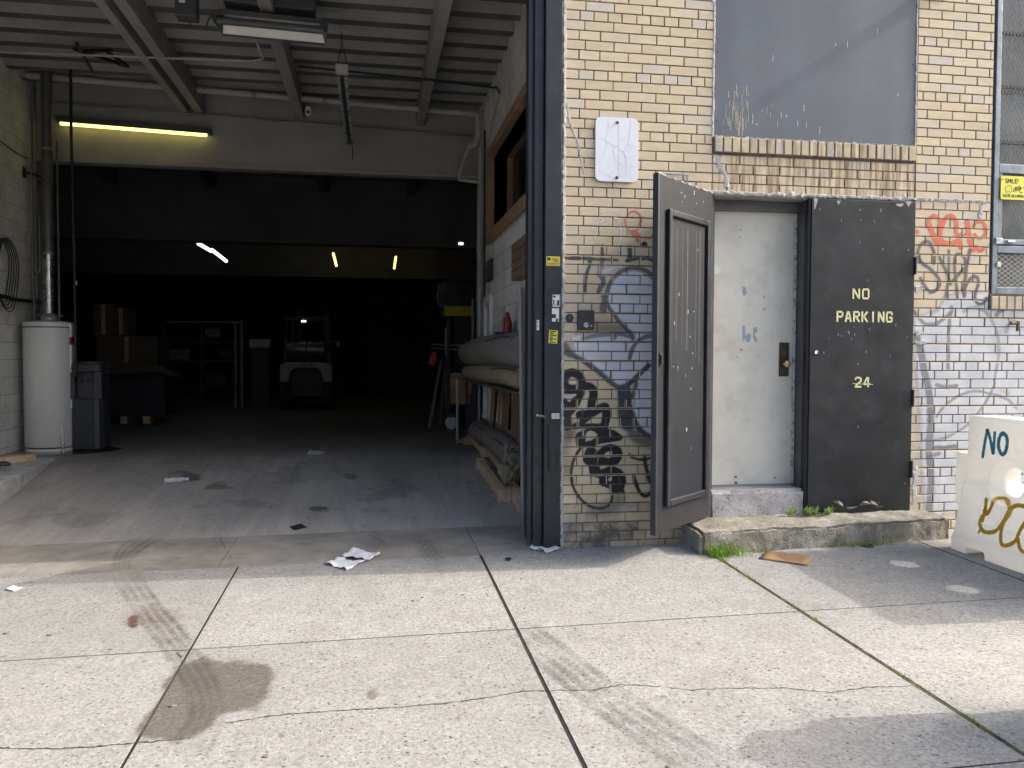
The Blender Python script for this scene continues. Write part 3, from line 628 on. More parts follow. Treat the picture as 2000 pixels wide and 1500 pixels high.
for u, w2 in ((.20, .010), (.26, .006), (.39, .014), (.47, .005), (.55, .008)): m.box(u, u+w2, .0055, .0066, 1.05+u*.4, pz1-w_-.02-u*.1)
ob('worn_streak', m, pm('worn_streak_paint', (.05, .055, .062), .5, var=.4, scale=14), pn, local=True)
m = MB(); m.box(Lw-.018, Lw+.004, -.034, .006, -.004, H+.004); ob('edge_strip', m, M_BLACK, od, local=True, bevel=.002)
for z in (.25, 1.12, 2.0):
    m = MB(); m.tube([(-.006, -.012, z), (-.006, -.012, z+.12)], .010, 10); ob('hinge', m, M_BLACK, od, local=True)
m = MB(); m.box(Lw-.06, Lw-.03, .003, .010, 1.10, 1.19); m.box(Lw-.055, Lw-.035, .010, .022, 1.115, 1.175); ob('latch', m, M_BLACK, od, local=True, bevel=.003)
for k in range(24):
    u = rs.uniform(.13, .68); z = rs.choice([rs.uniform(1.0, 1.5), rs.uniform(.4, 2.0), rs.uniform(2.2, 2.33)]); yy = .0066 if .22 < z < 2.08 and u < pu1-w_ and u > pu0+w_ else .0006
    m = MB(); s_ = rs.uniform(.003, .009); L = rs.uniform(.006, .035); P = [(u, z), (u+s_, z+rs.uniform(0, .01)), (u+s_*rs.uniform(.2, 1), z+L), (u-s_*.3, z+L*.8)]
    m.prism(P, lambda a, b, d: (a, d, b), yy-.001, yy+.0006); ob('paint_chip', m, M_WSCR if rs.random() < .4 else pm('tan_chip', (.42, .36, .25), .7, bump=0) if k == 0 else bpy.data.materials['tan_chip'] if 'tan_chip' in bpy.data.materials else M_WSCR, od, local=True)
m = MB(); vs = [(Lw*t_, -.004, H+.001+random.uniform(.001, .006)) for t_ in np.linspace(0, 1, 24)]
for a_, b_ in zip(vs[:-1], vs[1:]):
    if random.random() < .65: m.beam(a_, b_, .016, .006)
ob('caulk_smear', m, M_CAULK, od, local=True)

# ================================================================== WIRED WINDOW (right edge)
M_GALV = pm('blue_grey_frame', (.20, .245, .285), .45, .3, var=.3, scale=6, bump=.1, dirt=(.35, .38, .4), dirt_amt=.5)
wn_ = thing('caged_window', 'tall window behind blue-grey steel guard frames and wire mesh', 'window', (3.9, 0, 1.83))
zr = [onY(1945, y)[2] for y in (0, 325, 336, 463, 480, 570)]          # rails
XR = 4.4
m = MB(); m.box(3.362, 3.392, .05, .12, 1.83, 4.9); ob('shadow_gap', m, M_BLACK, wn_)
m = MB(); m.box(3.385, 3.425, .004, .045, 1.845, 4.9); ob('stile', m, M_GALV, wn_, bevel=.004)
zA = onY(1960, 330)[2]; zB = onY(1960, 472)[2]; zB2 = onY(1960, 487)[2]
m = MB(); m.box(3.425, XR, .004, .045, zA-.03, zA+.04); ob('rail', m, M_GALV, wn_, bevel=.004)
m = MB(); m.box(3.425, XR, .003, .04, zB-.02, zB+.02); ob('rail', m, M_GALV, wn_, bevel=.004)
m = MB(); m.box(3.425, XR, .004, .045, zB-.085, zB-.03); ob('rail', m, M_GALV, wn_, bevel=.004)
m = MB(); m.box(3.425, XR, .004, .045, 1.845, 1.90); ob('bottom_rail', m, M_GALV, wn_, bevel=.004)
m = MB(); m.box(3.428, 3.462, .008, .04, zB+.02, zA-.03); ob('inner_stile', m, M_GALV, wn_, bevel=.003)
m = MB(); m.tube([(3.50, -.006, zB), (3.56, -.006, zB)], .012, 8); m.box(3.40, 3.46, -.012, .004, zB-.02, zB+.025); m.box(3.415, 3.45, -.01, .004, 2.05, 2.09); ob('bolt_latch', m, pm('galvanised', (.42, .45, .47), .35, .8, var=.3, scale=20), wn_, bevel=.003)
M_WIRE = pm('mesh_wire', (.16, .18, .19), .5, .5, bump=0); M_WIREL = pm('bright_mesh_wire', (.45, .46, .44), .45, .6, bump=0)
def diamonds(x0, x1, z0, z1, pw, ph, th, Y):
    m = MB(); nx = int((x1-x0)/pw)+1; nz = int((z1-z0)/(ph/2))
    for i in range(nx):
        for j in range(nz):
            xa = x0+i*pw+(0 if j % 2 == 0 else pw/2); za = z0+j*ph/2
            for s_ in (-1, 1):
                xb = xa+s_*pw/2
                if x0-.001 <= xb <= x1 and xa <= x1: m.beam((xa, Y, za), (xb, Y, za+ph/2), th, th, up=(0, 1, 0))
    return m
o = ob('wire_mesh', diamonds(3.43, 4.1, zA+.04, 4.5, .030, .062, .0035, .024), M_WIRE, wn_); o['kind'] = 'stuff'
o = ob('wire_mesh', diamonds(3.465, 4.1, zB+.02, zA-.03, .030, .062, .0035, .024), M_WIRE, wn_); o['kind'] = 'stuff'
o = ob('expanded_mesh', diamonds(3.428, 4.1, 1.90, zB-.085, .056, .036, .0035, .02), M_WIREL, wn_); o['kind'] = 'stuff'
m = MB(); m.box(3.38, XR, .10, .11, 1.84, 4.9); ob('glass', m, pm('dusty_wired_glass', (.20, .21, .21), .28, 0, var=.35, scale=3, bump=.25, bs=40, spec=.6), wn_)
for y in (65, 170, 278, 180):
    z = onY(1975, y, .09)[2]; m = MB(); m.box(3.38, XR, .085, .102, z-.012, z+.012); ob('glazing_bar', m, pm('red_brown_paint', (.11, .065, .055), .6), wn_)
m = MB(); m.box(3.361, XR, -.004, .06, 1.828, 1.845); ob('sill_angle', m, pm('rust_brown', (.08, .05, .04), .7), wn_)
# SMILE sign (flat print on a yellow plate wired to the mesh)
a = onY(1954, 389, -.002); b = onY(1954, 343, -.002); sx0, sz0, sz1 = a[0], a[2], b[2]; sw = (sz1-sz0)*1.42
sm = thing('camera_warning_sign', 'yellow SMILE you are on camera sign wired to the window mesh', 'sign', (sx0, -.002, sz0))
M_SY = pm('sign_yellow', (.80, .76, .10), .4, var=.06, bump=0)
m = MB(); m.prism(rrect(sx0, sx0+sw, sz0, sz1, .012), lambda p, q, d: (p, d, q), -.004, -.001); ob('plate', m, M_SY, sm)
def strokes(name, segs, x0, z0, sx, sz, wd, parent, mat, Y):
    m = MB()
    for s_ in segs:
        for p, q in zip(s_[:-1], s_[1:]): m.beam((x0+p[0]*sx, Y, z0+p[1]*sz), (x0+q[0]*sx, Y, z0+q[1]*sz), wd, .0006, up=(0, 1, 0))
    return ob(name, m, mat, parent)
HS = sz1-sz0; Yp = -.0045
LET = {'S': [[(3,4.4),(2.3,5),(.7,5),(0,4.2),(.3,3),(2.7,2),(3,1),(2.3,0),(.7,0),(0,.6)]], 'M': [[(0,0),(0,5),(1.5,2),(3,5),(3,0)]], 'I': [[(1.5,0),(1.5,5)]], 'L': [[(0,5),(0,0),(2.8,0)]], 'E': [[(2.8,5),(0,5),(0,0),(2.8,0)],[(0,2.6),(2.2,2.6)]],
       '!': [[(1.5,1.6),(1.5,5)],[(1.5,0),(1.5,.5)]], 'Y': [[(0,5),(1.5,2.6),(3,5)],[(1.5,2.6),(1.5,0)]], 'O': [[(.8,0),(0,1),(0,4),(.8,5),(2.2,5),(3,4),(3,1),(2.2,0),(.8,0)]], 'U': [[(0,5),(0,1),(.8,0),(2.2,0),(3,1),(3,5)]], "'": [[(1.5,4),(1.5,5)]],
       'R': [[(0,0),(0,5),(2.2,5),(3,4.2),(3,3.2),(2.2,2.5),(0,2.5)],[(1.6,2.5),(3,0)]], 'N': [[(0,0),(0,5),(3,0),(3,5)]], 'C': [[(3,4.3),(2.2,5),(.8,5),(0,4),(0,1),(.8,0),(2.2,0),(3,.7)]], 'A': [[(0,0),(1.5,5),(3,0)],[(.7,1.7),(2.3,1.7)]], 'D': [[(0,0),(0,5),(1.8,5),(3,4),(3,1),(1.8,0),(0,0)]]}
def text(txt, x0, z0, h, parent, mat, wd, Y, asp=.55, gap=.28):
    x = x0; wl_ = h*asp
    for ch in txt:
        if ch == ' ': x += wl_*.7; continue
        nw = wl_*(.35 if ch in "I!'" else 1)
        strokes('letter', [[(p[0]/3*(1 if ch not in "I!'" else .5)*3, p[1]) for p in s_] for s_ in LET[ch]], x-(wl_*.15 if ch in "I!'" else 0), z0, wl_/3*(.7 if ch in "I!'" else 1), h/5, wd, parent, mat, Y); x += nw+wl_*gap
text('SMILE!', sx0+sw*.15, sz0+HS*.70, HS*.17, sm, M_INK, .0065, Yp, .62); text("YOU'RE ON CAMERA", sx0+sw*.07, sz0+HS*.10, HS*.11, sm, M_INK, .0035, Yp, .5)
cx, cz0 = sx0+sw*.26, sz0+HS*.43; rr = HS*.17
strokes('smiley', [[(math.cos(q), math.sin(q)) for q in np.linspace(0, 6.283, 25)], [(.55*math.cos(q), .55*math.sin(q)) for q in np.linspace(3.5, 5.9, 9)], [(-.3, .2), (-.3, .45)], [(.3, .2), (.3, .45)]], cx, cz0, rr, rr, .003, sm, M_INK, Yp)
cx = sx0+sw*.58
strokes('camera_pictogram', [[(-1, .5), (.6, 1), (1, .2), (-.6, -.4), (-1, .5)], [(-.9, .3), (.8, .6)], [(-.8, 0), (.9, .4)], [(-1.2, .1), (-1.3, -.5), (-.8, -.7)], [(.4, 0), (.7, -.8), (1.3, -.8)]], cx, cz0, rr, rr*.9, .006, sm, M_INK, Yp)
text('CAMERA', sx0+sw*.75, sz0+HS*.5, HS*.07, sm, M_INK, .002, Yp, .5)
m = MB(); m.tube([onY(1950, 349, -.006), onY(1960, 351, -.006)], .002, 6); ob('wire_tie', m, M_INK, sm)
pg = thing('wall_hook', 'small rusty pipe stub sticking out of the white-painted brick', 'hook', onY(1976, 632, -.02))
p = onY(1976, 632, 0); m = MB(); m.tube([(p[0], .0, p[2]), (p[0]-.01, -.06, p[2]), (p[0]-.07, -.07, p[2]+.002)], .011, 8); m.box(p[0]-.006, p[0]+.01, -.07, -.05, p[2]-.06, p[2]+.015); ob('stub', m, pm('rusty_steel', (.13, .08, .055), .7, .4), pg)

# ================================================================== GRAFFITI (thin paint film laid over brick faces and joints)
def m_film(name, rough=.55, em=None):
    t = MT(name, rough, spec=.35); a = t.n.new('ShaderNodeAttribute'); a.attribute_name = 'paint'
    t.set('Base Color', a.outputs['Color']); tr = t.n.new('ShaderNodeBsdfTransparent'); mx = t.n.new('ShaderNodeMixShader')
    t.l.new(a.outputs['Alpha'], mx.inputs[0]); t.l.new(tr.outputs[0], mx.inputs[1]); t.l.new(t.b.outputs[0], mx.inputs[2])
    t.l.new(mx.outputs[0], t.n['Material Output'].inputs['Surface']); return t.m
M_FILM = m_film('spray_paint')
GS = .0065
gx0, gx1, gz0, gz1 = 0.0, 4.0, -.02, 2.55
NX, NZ = int((gx1-gx0)/GS)+1, int((gz1-gz0)/GS)+1
GX, GZ = np.meshgrid(gx0+np.arange(NX)*GS, gz0+np.arange(NZ)*GS)
onbrick = np.zeros((NZ, NX), bool)
for (a, b, z0, z1, mk) in BRICKS:
    if z0 > gz1 or a > gx1: continue
    onbrick[max(0, math.ceil((z0-gz0)/GS)):max(0, int((z1-gz0)/GS)+1), max(0, math.ceil((a-gx0)/GS)):max(0, int((b-gx0)/GS)+1)] = True
def vnoise(sc, seed):
    r = np.random.default_rng(seed); n1, n2 = int((gx1-gx0)*sc)+3, int((gz1-gz0)*sc)+3; g_ = r.random((n2, n1))
    u = (GX-gx0)*sc; v = (GZ-gz0)*sc; i = u.astype(int); j = v.astype(int); fu = u-i; fv = v-j; fu = fu*fu*(3-2*fu); fv = fv*fv*(3-2*fv)
    return (g_[j, i]*(1-fu)+g_[j, i+1]*fu)*(1-fv)+(g_[j+1, i]*(1-fu)+g_[j+1, i+1]*fu)*fv
NZ1, NZ2, NZ3 = vnoise(9, 1), vnoise(28, 2), vnoise(80, 3)
def wpts(pts): return [(lambda p: (p[0], p[2]))(onY(x, y, 0)) for x, y in pts]
def d_poly(P):
    d = np.full(GX.shape, 9.0)
    for (a, b) in zip(P[:-1], P[1:]):
        bx, bz = b[0]-a[0], b[1]-a[1]; L = bx*bx+bz*bz+1e-12
        t = np.clip(((GX-a[0])*bx+(GZ-a[1])*bz)/L, 0, 1); d = np.minimum(d, np.hypot(GX-a[0]-t*bx, GZ-a[1]-t*bz))
    return d
def inside(P):
    r = np.zeros(GX.shape, bool); n = len(P)
    for i in range(n):
        (x1, z1), (x2, z2) = P[i], P[(i+1) % n]
        c = ((z1 > GZ) != (z2 > GZ)) & (GX < (x2-x1)*(GZ-z1)/((z2-z1) or 1e-9)+x1); r ^= c
    return r
def smoothpts(pts, n=4):
    P = np.array(pts, float)
    if len(P) < 3: return pts
    out = []
    for i in range(len(P)-1):
        p0, p1, p2, p3 = P[max(i-1, 0)], P[i], P[i+1], P[min(i+2, len(P)-1)]
        for t in np.linspace(0, 1, n, endpoint=False):
            out.append(.5*((2*p1)+(-p0+p2)*t+(2*p0-5*p1+4*p2-p3)*t*t+(-p0+3*p1-3*p2+p3)*t**3))
    out.append(P[-1]); return [tuple(p) for p in out]
class Film:
    def __init__(s): s.A = np.zeros(GX.shape); s.C = np.zeros(GX.shape+(3,))
    def lay(s, a, col):
        a = np.clip(a, 0, 1); col = np.array(col) if not isinstance(col, np.ndarray) else col
        na = a+s.A*(1-a); k = np.where(na > 1e-6, a/np.maximum(na, 1e-6), 0)[..., None]
        s.C = s.C*(1-k)+col*k; s.A = na
    def stroke(s, pts, wpx, col, alpha=.9, soft=.35, mpp=.0036, halo=0, sm=True):
        P = wpts(smoothpts(pts) if sm else pts); h = wpx*mpp/2; d = d_poly(P)+(NZ2-.5)*.005; e = max(h*soft, .006)
        a = np.clip((h+e*.5-d)/e, 0, 1)*alpha*(.86+.2*NZ1); s.lay(a, col)
        if halo: s.lay(np.clip(1-d/(h*2.6), 0, 1)**2*halo*(.4+.9*NZ3), col)
    def fill(s, pts, col, alpha=.85, soft=.02, holes=(), mott=0, col2=None):
        P = wpts(pts); a = np.where(inside(P), 1.0, 0); d = d_poly(P+[P[0]]); a = np.clip(np.where(a > 0, .5+d/soft, .5-d/soft), 0, 1)
        for h in holes:
            Q = wpts(h); a = np.where(inside(Q), 0, a)
        a = a*alpha*np.clip(1-mott*(NZ1*.6+NZ2*.5-.35), 0, 1)
        c = col
        if col2 is not None: k = np.clip(NZ1*1.1+NZ2*.4-.35, 0, 1)[..., None]; c = np.array(col)*(1-k)+np.array(col2)*k
        s.lay(a, c)
    def build(s, label, cut=None, lift=0.0, off=.36, offcol=None):
        A = s.A.copy()
        if cut is not None: A = np.where(cut, 0, A)
        A = np.where(onbrick, A, A*off)
        if offcol is not None: s.C = np.where(onbrick[..., None], s.C, np.array(offcol))
        vis = A > .03; need = np.zeros_like(vis); cell = vis[:-1, :-1] | vis[1:, :-1] | vis[:-1, 1:] | vis[1:, 1:]
        need[:-1, :-1] |= cell; need[1:, :-1] |= cell; need[:-1, 1:] |= cell; need[1:, 1:] |= cell
        idx = -np.ones(A.shape, int); jj, ii = np.nonzero(need); idx[jj, ii] = np.arange(len(jj))
        Y = np.where(onbrick, -.0013-lift, .0048-lift)
        co = np.stack([GX[jj, ii], Y[jj, ii], GZ[jj, ii]], 1); cj, ci = np.nonzero(cell)
        fs = np.stack([idx[cj, ci], idx[cj, ci+1], idx[cj+1, ci+1], idx[cj+1, ci]], 1)
        me = bpy.data.meshes.new('graffiti'); me.from_pydata(co.tolist(), [], fs.tolist()); me.materials.append(M_FILM)
        at = me.attributes.new('paint', 'FLOAT_COLOR', 'POINT'); at.data.foreach_set('color', np.concatenate([s.C[jj, ii], np.minimum(A[jj, ii], 1)[:, None]], 1).astype(np.float32).ravel())
        o = ob('graffiti', me, None, bld); o['label'] = label; return o
Z = lambda ox, oy, pts, k=10: [(ox+x/k, oy+y/k) for x, y in pts]
z2 = lambda *p: Z(1090, 350, p); z3 = lambda *p: Z(1090, 500, p); z4 = lambda *p: Z(1090, 650, p); z5 = lambda *p: Z(1090, 800, p); z6 = lambda *p: Z(1090, 935, p)
INK = (.018, .019, .024); DG = (.085, .09, .10); MG = (.15, .16, .18); LB = (.66, .70, .78); LW = (.80, .82, .86); TAN = (.44, .37, .30); RED = (.72, .16, .09)
f = Film()                                              # white bubble fill with grey outlines
f.fill(z3((1000, 740), (1020, 600), (1100, 450), (1250, 330), (1450, 285), (1600, 305), (1750, 400), (1990, 560), (1990, 1500), (1450, 1500), (1250, 1330), (1060, 1120), (985, 950)), LB, .88, .02, col2=LW)
f.fill(z4((230, 60), (460, 20), (1000, 5), (1990, 5), (1990, 1500), (1480, 1500), (1500, 1240), (1560, 1000), (1500, 900), (1290, 1060), (1190, 1060), (1000, 890), (640, 590), (340, 390)), LB, .88, .03, col2=LW)
f.fill(z5((1470, -30), (1990, -30), (1990, 560), (1860, 530), (1700, 430), (1560, 250)), LB, .88, .02, col2=LW)
f.fill(z4((430, 420), (520, 470), (930, 560), (1000, 430), (700, 400)), TAN, .45, .08)
f.fill(z3((760, 1350), (900, 1300), (1250, 1350), (1380, 1500), (700, 1500)), (.06, .065, .075), .5, .12)
f.fill(z3((830, 250), (1000, 200), (1260, 210), (1000, 340), (850, 380)), LW, .7, .06)
f.stroke(z3((800, 350), (870, 430), (880, 540), (840, 600), (790, 690)), 9, MG, .88, .4, halo=.15)
f.stroke(z3((945, 770), (970, 650), (1020, 520), (1110, 400), (1250, 290), (1400, 235), (1550, 235), (1700, 280), (1830, 380), (1960, 540)), 8, MG, .8, .5, halo=.12)
f.stroke(z3((1340, 90), (1500, 55), (1700, 45), (1820, 75), (1920, 150)), 6.5, DG, .85, .4)
f.stroke(z3((900, 800), (910, 900), (870, 1010), (880, 1080)), 13, MG, .7, .7)
f.stroke(z3((960, 950), (1060, 1090), (1170, 1240), (1300, 1390), (1400, 1490), (1470, 1590)), 8, (.11, .115, .125), .85, .3)
f.stroke(z4((480, 110), (700, 70), (900, 40), (1100, 30), (1300, 45), (1420, 80), (1460, 130)), 7, (.12, .125, .135), .85, .3)
f.stroke(z4((1085, 75), (1095, 80)), 11, (.12, .125, .135), .85, .4)
f.stroke(z4((1390, 500), (1420, 400), (1500, 230), (1620, 120), (1760, 65), (1960, 60)), 8.5, (.11, .115, .12), .88, .25)
f.stroke(z4((120, 380), (300, 450), (500, 560), (700, 690), (900, 850), (1080, 1000), (1240, 1080)), 9, (.10, .105, .115), .85, .45, halo=.25)
f.stroke(z4((130, 250), (230, 400)), 14, (.12, .12, .13), .6, .9)
f.stroke(z4((1290, 1070), (1400, 980), (1520, 870), (1650, 750), (1770, 640)), 10, (.05, .052, .06), .92, .25)
f.stroke(z4((1530, 960), (1480, 1120), (1450, 1260)), 6, DG, .7, .5)
f.stroke(z4((1290, 1130), (1300, 1300), (1310, 1500)), 27, (.075, .08, .092), .9, .3)
f.stroke(z5((1310, 0), (1320, 150), (1360, 260)), 30, (.075, .08, .092), .85, .5)
f.stroke(z5((1440, 90), (1500, 240), (1600, 390), (1750, 500), (1960, 580)), 10, (.08, .085, .095), .9, .3)
f.stroke(z5((1450, 470), (1560, 560), (1800, 640)), 22, (.09, .095, .105), .55, 1.0)
f.stroke(z3((610, 200), (575, 300), (545, 420), (525, 560), (525, 720)), 7, (.10, .10, .11), .8, .5)
f.stroke(z3((130, 35), (430, 45)), 6, (.06, .06, .07), .85, .5); f.stroke(z3((490, 45), (690, 55)), 7, (.08, .08, .09), .8, .5); f.stroke(z3((730, 60), (1160, 80)), 6, (.09, .09, .10), .75, .6)
f.stroke(z3((610, 60), (620, 120)), 9, DG, .7, .7); f.stroke(z3((860, 60), (850, 240)), 7, (.13, .13, .14), .6, .7)
f.stroke(z2((865, 1290), (865, 1470)), 6, (.09, .09, .10), .85, .4); f.stroke(z2((1400, 1330), (1395, 1560)), 9, (.09, .095, .105), .85, .4)
f.stroke(z2((1690, 1275), (1695, 1285)), 12, (.04, .04, .045), .9, .4); f.stroke(z2((1925, 1270), (1930, 1280)), 10, (.05, .05, .05), .9, .5)
f.build('grey outlined silver bubble graffiti behind the open door leaf', off=.7, offcol=(.13, .12, .12))
f = Film()
for P in (((850, 660), (940, 610), (1040, 600)), ((1070, 610), (1150, 640), (1220, 685)), ((760, 770), (705, 850), (682, 930), (682, 1000), (702, 1090), (740, 1180), (780, 1260)), ((910, 780), (860, 820), (825, 870)), ((1110, 745), (1180, 810), (1215, 900), (1230, 1000), (1225, 1100), (1215, 1190), (1200, 1300), (1185, 1420))):
    f.stroke(z2(*P), 3.4, (.78, .78, .76), .85, .6)
f.build('thin white oval outline sprayed on the upper brick')
f = Film()
f.stroke(z2((1350, 730), (1390, 660), (1470, 632), (1550, 655), (1600, 730), (1620, 800), (1590, 890)), 3.6, RED, .85, .4); f.stroke(z2((1335, 740), (1310, 800), (1330, 900)), 3.2, RED, .7, .5)
f.fill(z2((1340, 955), (1430, 1010), (1500, 985), (1540, 1030), (1560, 1150), (1590, 1200), (1570, 1245), (1530, 1200), (1500, 1110), (1430, 1050)), RED, .9, .008)
f.stroke(z2((1570, 960), (1500, 1040)), 3, RED, .8); f.stroke(z2((1880, 1050), (1810, 1150), (1710, 1165), (1610, 1130), (1550, 1050)), 2.8, RED, .6, .5); f.stroke(z2((1895, 600), (1900, 920)), 3.5, RED, .35, .9)
f.build('small red R shaped tag sprayed beside the white oval')
f = Film()                                              # solid black tag
f.stroke(z4((130, 900), (200, 800), (300, 780), (420, 850), (460, 940), (450, 1030), (360, 1085), (240, 1090), (140, 1040), (125, 950), (130, 900)), 16.5, INK, .97, .15)
f.stroke(z4((500, 1060), (600, 1050), (670, 1100), (690, 1220), (660, 1340), (640, 1500)), 16.5, INK, .97, .15); f.stroke(z4((100, 1130), (280, 1140), (450, 1130)), 11.4, INK, .95, .2)
f.stroke(z4((450, 1180), (390, 1300), (330, 1420), (250, 1520)), 15.1, INK, .97, .15); f.stroke(z4((120, 1320), (180, 1400), (260, 1390), (330, 1300)), 11.4, INK, .95, .2)
f.stroke(z5((170, -10), (165, 150), (175, 320)), 19, (.025, .026, .032), .93, .25); f.stroke(z5((200, 360), (220, 460)), 26, (.06, .06, .065), .55, 1.2)
f.stroke(z5((420, 100), (560, 90), (700, 50), (830, -30), (930, -40), (940, 150), (900, 330)), 16.5, INK, .97, .15)
f.stroke(z5((330, 330), (450, 260), (600, 150)), 11.4, INK, .95, .2); f.stroke(z5((330, 330), (600, 320), (860, 320)), 10.2, INK, .97, .2); f.stroke(z5((420, 110), (400, 140), (440, 160)), 10.2, INK, .95)
f.fill(z5((360, 460), (480, 400), (600, 372), (1000, 372), (1130, 420), (1230, 500), (1265, 545), (1220, 605), (1000, 640), (850, 660), (700, 720), (400, 712), (340, 650), (330, 570)), INK, .97, .008, [z5((530, 500), (560, 432), (640, 410), (720, 440), (770, 490), (700, 570), (620, 610), (540, 620))])
f.fill(z5((480, 950), (520, 840), (560, 750), (700, 740), (760, 800), (690, 900), (800, 780), (900, 700), (1020, 670), (1130, 690), (1230, 760), (1265, 860), (1240, 960), (1170, 1060), (1100, 1082), (560, 1082), (490, 1020)), INK, .97, .008, [z5((890, 880), (980, 810), (1040, 800), (1062, 850), (1040, 920), (970, 950), (900, 920))])
f.fill(z5((590, 1105), (810, 1105), (830, 1172), (980, 1112), (1100, 1110), (1230, 1170), (1310, 1260), (1330, 1400), (1290, 1500), (860, 1500), (800, 1440), (800, 1340), (620, 1290)), INK, .97, .008, [z5((970, 1380), (1000, 1320), (1045, 1315), (1042, 1412), (990, 1402))])
f.fill(z6((860, 130), (1310, 130), (1280, 200), (1320, 285), (1060, 285), (1000, 200)), INK, .96, .008)
f.stroke(z5((430, 760), (370, 850), (310, 960), (272, 1100), (255, 1250), (270, 1400)) + z6((285, 130), (340, 250), (420, 370), (520, 470), (650, 545), (800, 580), (950, 540), (1040, 440), (1055, 340)), 5, (.03, .03, .034), .93, .3, halo=.4)
f.stroke(z6((1180, 380), (1150, 470), (1000, 560), (700, 640)), 26, (.06, .06, .06), .35, 1.4)
f.stroke(z5((160, 600), (150, 900), (170, 1300)), 20, (.10, .09, .08), .28, 1.5)
f.build('dense solid black handstyle tag low on the brick beside the door post', lift=.0004, off=.6, offcol=(.20, .19, .18))
f = Film()
f.stroke(z5((1390, 880), (1450, 930), (1560, 970), (1700, 970), (1900, 920)), 5.5, (.05, .05, .055), .88, .35)
f.stroke(z5((1690, 900), (1700, 1050), (1745, 1230), (1790, 1400)) + z6((1830, 100), (1840, 190), (1790, 290), (1710, 340), (1620, 290), (1550, 180), (1500, 30)) + z5((1480, 1280),), 7.5, (.035, .035, .04), .9, .3)
f.stroke(z5((1900, 1000), (1840, 1150), (1810, 1350)), 6, (.05, .05, .055), .8, .4)
f.build('dark J shaped tag low on the brick next to the open leaf', lift=.0004)
r2 = lambda *p: Z(1770, 300, p); r3 = lambda *p: Z(1770, 450, p); r4 = lambda *p: Z(1770, 600, p); r5 = lambda *p: Z(1770, 750, p); r8 = lambda *p: Z(1770, 900, p)
cutR = (GX < 2.716)
f = Film()
WH = (.66, .68, .71); WG = (.52, .55, .60)
f.fill([(1784, 620), (1832, 604), (1846, 578), (1870, 572), (1935, 570), (1960, 585), (2060, 590), (2060, 1000), (1845, 1000), (1836, 1012), (1806, 1004), (1800, 900), (1796, 780), (1786, 700)], WG, .88, .05, col2=WH)
f.fill([(1784, 700), (1796, 780), (1802, 900), (1802, 1000), (1786, 1000)], WG, .35, .06, mott=.6)
f.stroke([(1790, 655), (1799, 690), (1806, 730), (1815, 770), (1817, 830), (1814, 880), (1818, 930), (1816, 980), (1814, 1005)], 17, (.13, .14, .16), .82, .45)
f.stroke(r4((880, -10), (880, 80), (850, 180), (835, 400), (822, 600), (818, 820), (816, 1180)), 8.5, (.17, .18, .20), .8, .3)
f.stroke(r4((480, 140), (560, 90), (640, 20)), 7, (.27, .34, .42), .6, .6); f.stroke(r4((150, 80), (260, 230), (380, 330), (560, 330), (700, 250), (850, 120)), 8, (.16, .17, .19), .8, .4)
f.stroke(r4((1120, 80), (1250, 10), (1450, 30), (1600, 160), (1700, 330), (1770, 500), (1805, 700), (1795, 1000), (1750, 1250), (1720, 1420)), 7.5, (.22, .23, .25), .72, .4)
f.stroke(r4((1990, 20), (1850, 60), (1760, 150)), 10, (.14, .15, .165), .8, .4); f.stroke(r4((2100, 250), (2000, 350), (1950, 480)), 9, (.25, .26, .28), .6, .5)
f.stroke(r5((590, 640), (700, 480), (850, 340), (1050, 220), (1250, 150), (1450, 145), (1620, 190), (1800, 230), (2000, 320), (2150, 480)), 6.2, (.20, .21, .225), .8, .3)
f.stroke(r5((1730, -20), (1620, 230), (1460, 480), (1350, 630), (1200, 790), (1000, 930), (760, 1050), (560, 1090), (360, 1090)), 6.2, (.20, .21, .225), .78, .3)
f.stroke(r5((570, 1240), (750, 1245), (950, 1215)), 9, (.12, .13, .14), .85, .35); f.stroke(r5((590, 20), (800, 60), (980, 30)), 9, (.17, .18, .20), .8, .35)
f.stroke(r5((420, 1420), (540, 1390), (640, 1360)), 9, (.14, .15, .16), .7, .5); f.stroke(r5((1850, 130), (2000, 180)), 7, (.34, .35, .37), .6, .5)
f.build('silver bubble graffiti with grey outlines right of the closed leaf', cutR, off=.75, offcol=(.115, .092, .09))
f = Film()
f.stroke(r3((210, 25), (215, 32)), 9, RED, .75, .5)
f.stroke(r2((430, 1420), (450, 1290), (530, 1220), (610, 1250), (650, 1340), (630, 1450)), 8, RED, .82, .25); f.stroke(r2((450, 1400), (480, 1480)) + r3((520, 60), (560, 160), (620, 260)), 11, RED, .85, .25)
f.stroke(r2((700, 1420), (750, 1280), (840, 1220), (930, 1260), (980, 1370)) + r3((970, 30), (1010, 130), (1050, 240), (1065, 340)), 9.5, RED, .85, .25)
f.stroke(r2((690, 1400),) + r3((660, 40), (660, 150), (730, 240), (860, 265), (980, 220)), 10, RED, .85, .25)
f.stroke(r2((1190, 1330), (1200, 1450)) + r3((1220, 60), (1240, 170), (1270, 280), (1310, 370)), 12, RED, .86, .25)
f.stroke(r2((1310, 1420), (1370, 1340), (1470, 1330), (1530, 1400)) + r3((1545, 30), (1500, 130), (1400, 150), (1330, 80)), 7, RED, .82, .3); f.stroke(r3((1360, 320), (1420, 400), (1500, 370)), 8, RED, .8, .3); f.stroke(r3((1060, 70), (1110, 110), (1170, 60)), 6, RED, .6, .5)
f.build('salmon red bubble tag on the brick between closed leaf and window', cutR, lift=.0004)
f = Film(); SG = (.12, .122, .13)
